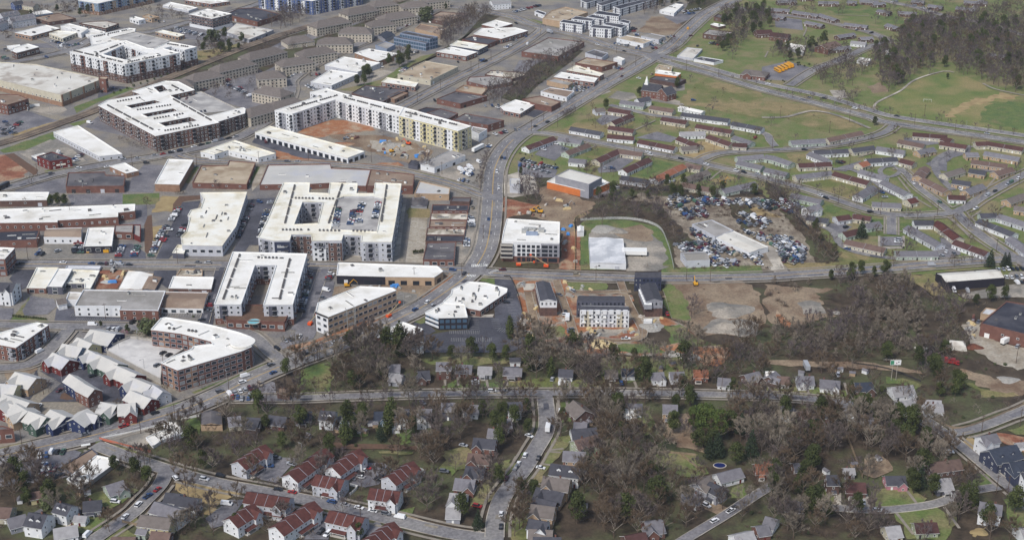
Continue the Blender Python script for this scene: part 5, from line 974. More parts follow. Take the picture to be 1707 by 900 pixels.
house(20, 455, 718, 545, 775, 9, 7, 3, "roof_metal_white", "wall_royal", "village_shop", label="blue half of the tall shop island in the village car park", chim=False); house(20, 530, 770, 615, 815, 9, 7, 3, "roof_metal_white", "brick_red", "village_shop", label="brick half of the tall shop island with arched white front", chim=False)
# red-roofed townhouse blocks
for it in "-90,388,85,277 245,472,480,302 525,425,700,305 420,472,600,508 890,487,1050,387 775,562,965,585 -30,585,245,628 155,812,405,648 510,708,730,758 765,892,925,782".split():
    x1, y1, x2, y2 = map(float, it.split(","))
    house(31, x1, y1, x2, y2, 10, 6.0, 3.0, "shingle_red", "wall_white" if x1 % 2 else "wall_lgrey", "townhouse_row", "white townhouse block with red roof", "red-roofed townhouse blocks", units=4, two=(.3, 4.5, 1.5), porch=1, chim=False)
house(30, 1500, 760, 1655, 665, 10, 6.0, 3.0, "shingle_red", "wall_white", "townhouse_row", "white townhouse block with red roof", "red-roofed townhouse blocks", units=3, two=(.3, 4.5, 1.5), porch=1, chim=False)
# cottages and houses; tile: x1,y1,x2,y2,width,height code,roof,wall,extra
HR = dict(g="shingle_grey", d="shingle_dark", n="shingle_navy", l="shingle_lgrey", t="shingle_taupe", b="shingle_brown", m="shingle_maroon", r="shingle_rust", w="roof_white")
HW = dict(w="wall_white", c="wall_cream", t="wall_tan", g="wall_grey", G="wall_dgrey", n="wall_navy", b="brick_red", B="brick_brown", y="wall_yellow", s="wall_sky", p="wall_pink", L="wall_lgreen", e="wall_sage")
HS = {21: "1205,640,1300,640,10,2,gBd 1335,655,1435,660,10,1,gbd 1478,668,1565,670,9,1,lgp 1645,675,1760,680,9,1,gBp 1085,700,1155,695,10,1,dBc 890,655,965,655,9,1,gw 905,712,985,722,9,1,lg",
 22: "1240,690,1330,692,9,1,rbp 1085,705,1172,702,9,1,gw 962,708,1040,705,9,1,gwc 770,682,850,680,9,1,nw 660,692,740,692,9,1,tBp 362,685,450,690,9,1,dwp 0,672,92,668,9,1,dBp 1400,740,1480,748,9,1,gw 1570,722,1660,700,9,1,gBc 40,612,105,610,5,1,dw",
 23: "20,735,60,700,9,1,gBc 75,732,150,735,9,1,bw 205,732,308,732,10,1,gwc 355,752,480,762,10,1,gwc 580,775,690,770,10,1,nBc 820,802,955,790,11,1,lwc 0,700,50,700,9,1,ww 1040,885,1140,890,9,1,lwc",
 30: "1488,100,1565,90,10,1,gc 1620,110,1690,120,10,1,dB 690,545,800,510,11,1,gLc 545,648,655,638,10,1,dgp 375,655,465,680,9,2,dwd 190,720,305,738,12,2,dwd 50,760,160,730,10,1,gg -20,685,75,690,10,1,bc 350,825,500,800,10,1,lw 920,735,1120,760,10,2,ty 1010,650,1190,705,10,2,gw 1085,590,1170,600,9,2,dw 1165,612,1290,630,9,2,dw 990,842,1110,852,8,1,bB 195,590,280,575,7,1,by 490,738,565,745,5,1,lw 900,820,960,830,5,1,gL 730,880,880,880,9,1,bB",
 31: "285,65,385,62,10,1,ngp 450,55,540,62,10,2,dwd 600,62,715,72,10,1,gsc 800,62,880,62,10,1,nsc 935,45,1020,47,10,2,dwc 1092,45,1170,45,10,2,gwc 1240,5,1320,5,9,2,gGd 1380,15,1480,20,10,1,gwp 60,105,-30,100,10,1,dB 115,85,225,98,10,1,dB 1450,232,1590,245,10,2,dbc 1415,332,1555,345,10,1,bbc 1400,415,1520,430,11,1,dbc 1330,495,1455,508,11,1,gbc 1295,592,1400,602,10,1,lwc 1270,688,1360,690,10,1,lg 1545,172,1612,178,9,1,gw 1600,112,1690,108,10,1,gB 920,150,960,150,4,1,ww",
 32: "25,2,115,0,9,2,dwp 455,-10,530,55,12,1,tB 785,8,900,12,10,1,gw 795,45,860,42,7,1,wwp 1040,15,1130,18,10,2,gtp 440,178,600,165,11,1,dwc 460,252,600,215,10,2,bec 390,318,530,325,10,2,gtc 310,400,500,425,11,2,dwd 260,482,430,505,12,2,ttc 215,555,390,592,12,1,dtc 195,620,340,655,10,1,dB 180,665,330,685,11,2,ttc 165,762,285,782,9,2,dwc 165,828,315,835,11,1,tw 195,880,370,882,10,1,db 1262,530,1340,480,9,2,tgc 1345,520,1425,560,9,2,dgp 1390,470,1540,430,9,1,gw 1160,595,1280,602,10,1,gB 790,875,920,850,11,1,mB 920,780,1030,765,12,1,gbc 1640,405,1720,402,10,1,rbp 1500,868,1620,840,10,1,lwc 1645,812,1720,800,9,1,gb 460,130,540,135,9,1,gw",
 33: "110,22,180,42,9,1,gwc 222,60,300,50,9,1,bB 390,50,460,55,9,1,dB 510,20,590,35,9,1,gwc 640,82,712,105,10,1,gtc 1030,12,1150,15,9,1,lwc 870,-5,970,-20,10,1,lwc 1400,225,1500,205,9,3,gwc 1460,320,1630,278,14,2,nnd 1590,395,1720,380,13,2,nnc 1660,455,1740,440,10,2,dwc 780,482,905,480,9,1,dpc 395,475,470,475,10,2,dBp 520,522,645,525,10,1,mBp 510,430,575,430,6,1,lg 1095,505,1200,495,11,1,lGp 1060,400,1260,372,10,1,bB 1400,648,1540,672,10,2,gwc 970,790,1110,785,9,1,me 780,815,870,805,10,1,lcp 180,400,250,395,9,1,dB 0,395,30,402,9,1,rb 0,745,70,765,10,1,gw 1660,825,1760,810,12,1,lwc 1640,265,1672,262,4,1,lw 130,640,240,650,10,1,dB"}
for t_, s_ in HS.items():
    for it in s_.split():
        x1, y1, x2, y2, w_, st_, cc = it.split(","); ex = cc[2:]; st_ = int(st_)
        house(t_, float(x1), float(y1), float(x2), float(y2), float(w_) * .95, (3.1, 5.8, 8.2)[st_ - 1], float(w_) * .3, HR[cc[0]], HW[cc[1]], "house", None, "detached houses", porch=1 if "p" in ex else 0, dorm=2 if "d" in ex else 0, two=((random.Random(x1).choice([-.28, .28])), float(w_) * .5, 1.6) if "c" in ex else None)

# ---------------------------------------------------------------- details of single buildings
def wall_frame(t, x1, y1, x2, y2, h):
    """frame of a facade from its two top corners at height h: origin, unit along, rotation, length"""
    a, b = TW(t, x1, y1, h), TW(t, x2, y2, h); a.z = b.z = 0; d = b - a; L = d.length; d.normalize()
    n = Vector((d.y, -d.x, 0))
    return a, d, n, math.atan2(d.y, d.x), L
# unfinished office: grouped windows, grey right part, open slabs on the left
root, H, outer, _ = o5; c = root.location
a, d, n, rz, L = wall_frame(12, 62, 722, 362, 730, H)
fh = (H - 4.2) / 3.35
def on(p, out=.0, z=0.0): v = a + d * p + n * out; return Vector((v.x, v.y, z)) - c
for (p0, p1, z0, z1, m) in [(L * .6, L + .15, 4.2, H - .2, "wall_grey"), (L * .5, L * .6, 4.2, 4.2 + fh * 2, "wall_grey")]:
    link("wall_panel", T().box(0, -.14, 0, p1 - p0, -.02, z1 - z0, m).mesh("wall_panel"), root, on(p0, 0, z0), rz)
for j in range(3):
    for i, (f_, w_) in enumerate([(.12, 2.2), (.225, 2.2), (.33, 2.2), (.435, 2.2), (.54, 2.2), (.685, 4.0), (.81, 2.2), (.92, 2.2)]):
        o = link("window", tmesh(*win_t(w_, 2.0, "trim_dark"), "window"), root, on(L * f_, .16, 4.2 + .5 + j * fh), rz)
for i, (f_, w_) in enumerate([(.12, 2.2), (.225, 2.2), (.33, 2.2), (.435, 2.2), (.54, 2.2), (.685, 3.4), (.86, 6.0)]):
    link("window", tmesh(*win_t(w_, 2.75, "trim_dark"), "window"), root, on(L * f_, .16, .7), rz)
wl = (TW(12, 62, 722, H) - TW(12, -14, 712, H)).length
for j in range(4):
    link("floor_slab", T().box(-wl, -2.2, 0, 0, .3, 1.3 if j else .9, "wall_concrete").mesh("floor_slab"), root, on(-.3, 0, 3.4 + j * fh * .98), rz)
link("open_bay_shade", T().box(-wl + .4, -1.6, 0, -.4, -1.5, H - 4.4, "wall_black").mesh("open_bay_shade"), root, on(-.3, 0, 4), rz)  # black sheet stands in for the shade inside the open floors
link("roof_screen", T().box(-4, -1.2, 0, 4, 1.2, 2.2, "wall_bluegrey").mesh("roof_screen"), root, TW(12, 183, 672, H) - c, rz)
for x_, y_ in ((170, 640), (135, 655), (245, 650)): link("rooftop_unit", T().box(-4, -1.3, 0, 4, 1.3, 1.8, "metal_unit").mesh("rooftop_unit") if x_ == 170 else T().box(-2, -2, 0, 2, 2, 2.2, "metal_unit").mesh("rooftop_unit"), root, TW(12, x_, y_, H) - c, rz)
# big apartment block: pale letter strokes on the dark south-west bay, and its name board strokes
root, H, outer, _ = apt; c = root.location
a, d, n, rz, L = wall_frame(11, 145, 714, 245, 712, H)
link("dark_bay", T().box(0, -.25, 1.5, L, -.05, H - .5, "wall_navy").mesh("dark_bay"), root, a - c, rz)
rr = random.Random(5)
sg = T(); x = L * .2
for row, (z0, hh) in enumerate([(H * .68, 1.9), (H * .42, 1.5)]):
    x = L * .18
    for k in range(14):
        tall = hh * (1.0 if k in (0, 2, 4, 9) else .62)
        sg.box(x, -.34, z0, x + .3, -.26, z0 + tall, "trim_white")
        if k % 3 != 1: sg.box(x, -.34, z0 + tall * (.5 if k % 2 else .85), x + .75, -.26, z0 + tall * (.5 if k % 2 else .85) + .22, "trim_white")
        x += L * .047
link("painted_lettering", sg.mesh("painted_lettering"), root, a - c, rz, kind="stuff")
for x1, x2, m in [(258, 385, "brick_brown"), (392, 480, "wall_white"), (498, 585, "brick_brown"), (600, 712, "brick_brown"), (820, 912, "brick_brown"), (40, 100, "wall_dgrey")]:
    y1 = 674 if x1 in (258, 600) else 716 if x1 > 300 else 692
    a, d, n, rz, L = wall_frame(11, x1, y1, x2, y1, H)
    link("base_wall", T().box(0, -.16, 0, L, -.03, H * (.62 if m != "brick_brown" or x1 == 820 else .92), m).mesh("base_wall"), root, a - c, rz)
    for j in range(4):
        for i in range(max(1, int(L / 3.6))):
            link("window", tmesh(*win_t(1.75, 2.0), "window"), root, a - c + d * (L * (i + .5) / max(1, int(L / 3.6))) + n * .2 + Vector((0, 0, .8 + j * H / 4)), rz)
# crescent office: round roof disc and terrace columns
root, H, outer, _ = cr; c = root.location
p = TW(20, 1583, 505, H + 1.3)
link("roof_disc", T().cyl(0, 0, -.9, 0, 7.2, 7.2, "roof_white", 28).mesh("roof_disc"), root, p - c)
link("corner_glazing", T().cyl(0, 0, -H, -1.2, 5.6, 5.6, "glass_blue", 20).mesh("corner_glazing"), root, p - c)
# retail strip, white door panels
# tan office: black roof band on the short side and scaffold tower
root, H, outer, _ = of_; c = root.location
a, d, n, rz, L = wall_frame(21, 415, 320, 495, 352, H)
link("roof_band", T().box(0, -.3, -.2, L, .02, .9, "trim_dark").mesh("roof_band"), root, Vector((a.x, a.y, H)) - c, rz)
fr = T()
a, d, n, rz, L = wall_frame(21, 610, 305, 665, 292, H)
for k in range(4):
    for (x_, y_) in ((0, 0), (L, 0), (0, -2), (L, -2)):
        if k == 0: fr.box(x_ - .15, y_ - .15, 0, x_ + .15, y_ + .15, H + 2, "metal_unit")
    z_ = 3.5 + k * 4
    if z_ < H + 2: fr.box(0, -2.1, z_, L, -1.9, z_ + .25, "metal_unit")
so = link("scaffold_tower", fr.mesh("scaffold_tower"), loc=Vector((a.x, a.y, 0)), rz=rz); tagit(so, "pale steel scaffold tower against the new tan office", "scaffold")
# grocery and club signs
def sign_on(root, t, x1, y1, x2, y2, h, z0, z1, m, name="sign", out=.2):
    a, d, n, rz, L = wall_frame(t, x1, y1, x2, y2, h)
    return link(name, T().box(0, -out, z0, L, -.03, z1, m).mesh(name), root, a - root.location, rz)
gr, gH = g_[0], g_[1]
sign_on(gr, 0, 545, 553, 560, 548, gH, gH - 2.3, gH - 1, "tarp_green"); sign_on(gr, 0, 562, 548, 588, 540, gH, gH - 2.1, gH - 1.2, "tarp_green"); sign_on(gr, 0, 545, 553, 610, 530, gH, gH - 5.2, gH - 4.6, "trim_dark")
for x_ in (400, 455, 540, 615): sign_on(gr, 0, x_, 627 - (x_ - 397) * .395, x_ + 8, 624 - (x_ - 397) * .395, gH, 0, gH + .8, "brick_tan", "pier", .5)
for o in list(bpy.data.objects):
    if o.get("label", "").startswith("dark red two-storey club"): sign_on(o, 10, 362, 191, 390, 187.5, o["h"], o["h"] * .42, o["h"] * .6, "roof_cream", out=.3); sign_on(o, 10, 394, 187, 425, 183, o["h"], o["h"] * .42, o["h"] * .6, "roof_cream", out=.3)
    if o.get("label", "").startswith("shop with a bright white roof, black"):
        for x1, x2 in ((560, 600), (670, 705)): sign_on(o, 10, x1, 749, x2, 748, o["h"], .4, o["h"] * .55, "equip_yellow", "doorway", .25)
    if o.get("label", "").startswith("brick podium"):
        ph = o["h"]
        pl = link("pool", T().cyl(0, 0, 0, .15, 4.2, 4.2, "concrete", 20).cyl(0, 0, .15, .16, 3.5, 3.5, "water_pool", 20).mesh("pool"), o, W(423, 541 - 5, ph) - o.location)
    if o.get("label", "").startswith("retail") or o.get("label", "").startswith("low retail"):
        for k in range(8):
            x_ = 600 + k * 75 + (20 if k > 3 else 0); sign_on(o, 21, x_, 79 + k, x_ + 32, 79 + k, o["h"], .2, o["h"] * .55, "wall_white", "door_panel", .2)
    if o.get("label", "").startswith("white townhouse row of seven"):
        for k in range(7):
            x_ = 500 + k * 45; sign_on(o, 22, x_ + 8, 302, x_ + 37, 302.5, o["h"], o["h"] - 2.4, o["h"] + .4, "wall_white", "dormer", 1.0)
            for j in range(2): sign_on(o, 22, x_ + 10, 302, x_ + 35, 302.5, o["h"], 3.3 + j * 0 + j * 3.2, 4.2 + j * 3.2, "trim_dark" if (k + j) % 2 else "trim_white", "balcony", 1.1) if (k + j) % 2 == 0 else None
    if o.get("label", "").startswith("grey-brown townhouse block"):
        for k in range(6):
            p = TW(22, 905 + k * 7, 160 + k * 17, o["h"]); link("deck", T().box(-2.4, -1.6, -1.5, 2.4, 1.6, -1.2, "trim_white").box(-2.4, -1.6, -4.5, 2.4, 1.6, -1.5, "wall_grey").mesh("deck"), o, p - o.location)
    if o.get("label", "").startswith("black glass office"):
        for k in range(3): sign_on(o, 21, 1132, 322, 1218, 357, o["h"], 1.2 + k * 2.9, 2.6 + k * 2.9, "wall_white", "white_band", .25)
# ---------------------------------------------------------------- vehicles
def car_t(kind, col):
    def f():
        t = T(); p = "car_" + col; g = "glass_dark"
        L, Wd, hb, hr = dict(sedan=(4.7, 1.85, .85, 1.42), suv=(4.8, 1.95, 1.0, 1.75), pickup=(5.6, 2.0, 1.05, 1.8), van=(5.6, 2.05, 1.1, 2.2), bus=(11, 2.6, 1.3, 3.1), truck=(8.5, 2.5, 1.2, 3.5))[kind]
        x, y = L / 2, Wd / 2
        if kind in ("bus",):
            t.box(-x, -y, .45, x - .9, y, hr, p, .995, .93); t.box(x - .9, -y * .95, .45, x, y * .95, 1.6, p); t.box(-x + .3, -y - .02, 1.7, x - 1.2, y + .02, 2.4, g)
        elif kind == "truck":
            t.box(-x, -y, 1.0, x - 2.3, y, hr, p); t.box(x - 2.2, -y * .95, .5, x, y * .95, 2.3, p, .85, .92); t.box(x - 1.5, -y * .93, 1.4, x - .1, y * .93, 2.1, g, .8, .95); t.box(-x, -y * .6, .6, x, y * .6, 1.0, "tyre")
        else:
            prof = {"sedan": [(-x, .35), (x, .35), (x, .7), (x - .15, hb - .1), (x - 1.2, hb), (-x + .7, hb), (-x, hb - .08)], "suv": [(-x, .4), (x, .4), (x, .85), (x - .2, hb), (-x, hb)], "pickup": [(-x, .5), (x, .5), (x, .95), (x - .2, hb), (-x, hb)], "van": [(-x, .4), (x, .4), (x, .9), (x - .6, hb), (-x, hb)]}[kind]
            n = len(prof)
            v = [(a, -y, b) for a, b in prof] + [(a, y, b) for a, b in prof]
            t.shared(v, [tuple(range(n)), tuple(range(2 * n - 1, n - 1, -1))] + [((i + 1) % n, i, n + i, n + (i + 1) % n) for i in range(n)], p)
            c0, c1, r0, r1 = {"sedan": (-1.75, 1.25, -1.1, .35), "suv": (-2.35, 1.2, -2.1, .5), "pickup": (-.6, 1.5, -.4, .8), "van": (-2.75, 2.2, -2.7, 1.3)}[kind]
            yy = y * .93; yr = y * .74
            b = [(c0, -yy, hb), (c1, -yy, hb), (c1, yy, hb), (c0, yy, hb), (r0, -yr, hr), (r1, -yr, hr), (r1, yr, hr), (r0, yr, hr)]
            t.shared(b, [(0, 1, 5, 4), (1, 2, 6, 5), (2, 3, 7, 6), (3, 0, 4, 7)], g if kind != "van" else p); t.shared(b, [(4, 5, 6, 7)], p)
            if kind == "van": t.poly([(c1 - .02, -yy * .95, hb + .1), (c1 - .02, yy * .95, hb + .1), (r1 + .12, yr * .95, hr - .15), (r1 + .12, -yr * .95, hr - .15)], g)
            if kind == "pickup": t.box(-x + .12, -y + .15, hb - .4, -.75, y - .15, hb + .01, "tyre")
        return t
    return (("car", kind, col), f)
def wheel_t(): return (("wheel",), lambda: T().shared([(.34 * math.cos(a * .7854), s * .12, .34 + .34 * math.sin(a * .7854)) for s in (-1, 1) for a in range(8)], [tuple(range(7, -1, -1)), tuple(range(8, 16))] + [(i, (i + 1) % 8, 8 + (i + 1) % 8, 8 + i) for i in range(8)], "tyre"))
CARS = []
CW = ["white"] * 8 + ["silver"] * 6 + ["black"] * 6 + ["grey"] * 5 + ["blue"] * 3 + ["red"] * 2 + ["maroon"] * 2 + ["tan", "green"]
KW = ["sedan"] * 6 + ["suv"] * 6 + ["pickup"] * 2 + ["van"]
def car(t, x, y, dx, dy, col=None, kind=None, z=.6, prep="parked by", rr=random, h=None):
    px, py = full(t, x, y); hz = h if h is not None else 0
    p = W(px, py, hz); q_ = W(px + dx, py + dy, hz)
    CARS.append([p.x, p.y, (h + .02) if h is not None else z, math.atan2(q_.y - p.y, q_.x - p.x), col or rr.choice(CW), kind or rr.choice(KW), prep])
RS = random.Random(77)
def row(t, x1, y1, x2, y2, fill=.7, mode="perp", gap=2.85, prep="parked by", h=None, kinds=None):
    hz = h or 0
    a, b = TW(t, x1, y1, hz), TW(t, x2, y2, hz); d = b - a; L = d.length; d.normalize()
    st = gap if mode == "perp" else 6.3; n = max(1, int(L / st)); ang = math.atan2(d.y, d.x) + (math.pi / 2 if mode == "perp" else 0)
    for i in range(n):
        if RS.random() > fill: continue
        p = a + d * (L * (i + .5) / n)
        CARS.append([p.x + RS.uniform(-.2, .2), p.y + RS.uniform(-.2, .2), (h + .02) if h is not None else .6, ang + RS.choice([0, math.pi]) + RS.uniform(-.04, .04), RS.choice(CW), RS.choice(kinds or KW), prep])
ROWS = """0 1310,600 1640,470 .8;0 1330,570 1600,470 .3;0 1450,540 1683,660 .7;0 1560,580 1683,660 .6;0 1150,190 1330,235 .8;0 1180,215 1330,240 .5;0 340,275 480,310 .8;0 370,315 560,290 .8;0 10,380 60,400 .6;0 20,885 140,800 .7;0 20,790 60,830 .5;0 -20,840 100,880 .5;0 240,395 330,375 .4;0 1010,150 1200,140 .4;0 1210,60 1330,45 .4;0 1080,210 1240,200 .4;0 20,320 70,350 .5
1 350,560 420,595 .8;1 330,500 470,490 .7;1 770,470 850,440 .4;1 1020,345 1090,350 .8;1 960,480 1010,450 .6;1 1480,400 1530,410 .7;1 1330,410 1360,410 .8;1 1490,700 1683,690 .6;1 1560,720 1683,690 .4;1 1180,665 1230,660 .6;1 1560,890 1683,860 .8;1 130,420 230,370 .6;1 0,630 50,660 .7;1 1650,320 1690,300 .7;1 870,215 980,175 .3 par;1 430,400 560,345 .6 par;1 830,260 1180,100 .6 par;1 230,520 330,465 .8 par;1 50,810 130,780 .7 par
2 30,270 90,270 .9;2 50,90 240,40 .6;2 120,250 150,245 .6;2 720,290 830,310 .8;2 830,320 900,325 .7;2 960,305 1060,285 .8;2 960,325 1000,320 .8;2 1060,250 1120,245 .7;2 1180,100 1260,90 .7;2 1150,85 1280,65 .5;2 360,575 560,580 .9;2 380,590 530,600 .9;2 400,560 540,550 .8;2 640,520 680,525 .8;2 720,450 780,460 .8;2 1220,300 1290,310 .6;2 1320,285 1410,300 .7;2 840,200 870,240 .5;2 250,180 350,100 .3;2 820,180 860,200 .5;2 950,490 980,495 .7;2 1340,160 1360,150 .3;2 20,860 110,855 .5
3 460,190 500,195 .7;3 570,195 630,205 .6;3 690,215 720,225 .5;3 60,85 140,90 .3;3 90,120 130,150 .6;3 990,45 1010,60 .6;3 830,15 860,20 .8;3 1040,55 1100,70 .4
10 180,790 310,770 .3;10 230,800 290,810 .7;10 370,780 410,800 .7;10 490,800 510,730 .9;10 525,800 540,740 .8;10 770,820 800,750 .95;10 870,820 900,750 .95;10 985,820 1060,650 .9;10 1060,670 1170,500 .8;10 1010,800 1110,640 .6;10 1170,690 1210,610 .7;10 1540,700 1610,560 .85;10 1610,560 1640,480 .5;10 1690,720 1710,640 .6;10 1540,700 1560,640 .7;10 480,190 540,150 .6;10 490,190 510,200 .6;10 100,850 170,890 .4;10 680,870 800,860 .4
11 20,480 60,460 .4;11 60,640 120,460 .6;11 75,75 130,70 .7;11 1345,250 1450,230 .6;11 1345,265 1440,290 .7;11 1340,320 1420,330 .8;11 1450,210 1490,210 .6;11 1420,500 1460,500 .5;11 1425,560 1440,640 .8;11 1400,690 1400,780 .6;11 1360,760 1370,780 .8;11 520,55 660,50 .2;11 640,640 660,500 0;11 960,160 1000,165 .6;11 1520,130 1560,80 .1
12 95,225 270,240 .95;12 110,190 350,245 .9;12 160,235 300,275 .8;12 210,215 350,250 .5;12 600,405 740,360 .9;12 250,120 280,110 .6;12 620,240 700,245 .2;12 740,410 720,420 .6
13 1350,215 1500,230 .9;13 855,705 865,735 .9;13 440,240 500,200 .3;13 1130,820 1240,800 .4;13 -60,770 -40,790 .5
20 740,370 1000,410 .3;20 1060,580 1110,600 .5;20 390,710 430,725 .6;20 380,830 400,835 .6;20 1350,340 1370,260 .7;20 700,430 790,440 .5;20 1480,860 1683,810 .8;20 1500,880 1683,870 .7;20 1560,890 1680,885 .6
21 320,325 380,60 .9;21 335,320 390,120 .5;21 480,130 520,70 .9;21 470,190 500,170 .8;21 450,240 480,220 .7;21 190,470 330,480 .4;21 200,515 340,480 .6;21 0,810 70,790 .8;21 5,880 70,870 .9;21 1450,750 1460,800 .5;21 20,840 150,835 0
22 350,215 460,180 .5;22 400,320 440,460 .5;22 530,490 580,500 .8
23 1500,45 1683,40 .9;23 1550,95 1683,95 .9;23 1620,130 1740,125 .8;23 1300,370 1400,390 .4;23 1180,180 1330,185 .5;23 1620,540 1700,560 .8
30 190,370 330,355 .95;30 320,335 470,335 .9;30 230,440 420,450 .9;30 260,470 380,490 .8;30 220,480 330,500 .7;30 1400,760 1440,720 .7;30 640,-5 700,0 .3
31 150,385 160,365 .9;31 130,390 110,440 .9;31 240,430 280,400 .8;31 640,520 770,410 .5;31 700,510 760,430 .5;31 820,525 880,440 .7;31 430,850 560,890 .6;31 1100,20 1130,10 .4;31 930,140 960,140 .8"""
for ln_ in ROWS.split("\n"):
    t_, rest = ln_.split(" ", 1)
    for k_, seg in enumerate(ln_.split(";")):
        s_ = seg.split(); 
        if k_ > 0 or s_[0].isdigit(): pass
        tt_, a_, b_, f_ = int(s_[0]), s_[1], s_[2], float(s_[3]); md = s_[4] if len(s_) > 4 else "perp"
        (x1, y1), (x2, y2) = P(a_)[0], P(b_)[0]
        row(tt_, x1, y1, x2, y2, f_, md)
dh = max(6, apt[1] - .6)
for x1, y1, x2, y2 in ((565, 500, 540, 625), (665, 515, 640, 610), (700, 570, 690, 610), (720, 470, 690, 550), (825, 460, 800, 570)): row(11, x1, y1, x2, y2, .9, prep="on the roof deck in", h=dh)
for x1, y1, x2, y2 in ((1160, 650, 1230, 650), (1340, 700, 1400, 690), (1300, 735, 1350, 730)): row(0, x1, y1, x2, y2, .5, prep="on the roof deck by", h=13)
for x_, y_ in ((1065, 585), (1103, 598), (1025, 665)): car(20, x_, y_, 10, -6, "black" if y_ < 600 else "grey", "suv", h=dk[1], prep="on the parking deck by")
# parked along kerbs
for s_ in "21 1530,840 1683,838 .4;30 1060,560 870,690 .6;31 130,570 400,625 .6;31 480,650 1010,770 .55;32 95,420 20,510 .5;10 700,210 1200,130 .3;10 1150,130 1560,35 .85;11 200,200 330,202 .6;10 380,860 1000,880 .6;10 1200,855 1450,868 .4;20 990,415 1350,370 .2;13 1110,455 1150,480 .8;13 1350,515 1420,490 .8;13 1430,430 1683,290 .5;33 1190,330 1200,335 .5;22 600,805 640,805 .3;22 1640,10 1700,15 .3;30 540,870 600,860 .6;3 860,15 1000,55 .4;13 780,215 910,250 .5".split(";"):
    tt_, a_, b_, f_ = s_.split(); (x1, y1), (x2, y2) = P(a_)[0], P(b_)[0]; row(int(tt_), x1, y1, x2, y2, float(f_), "par", prep="parked along the kerb by")
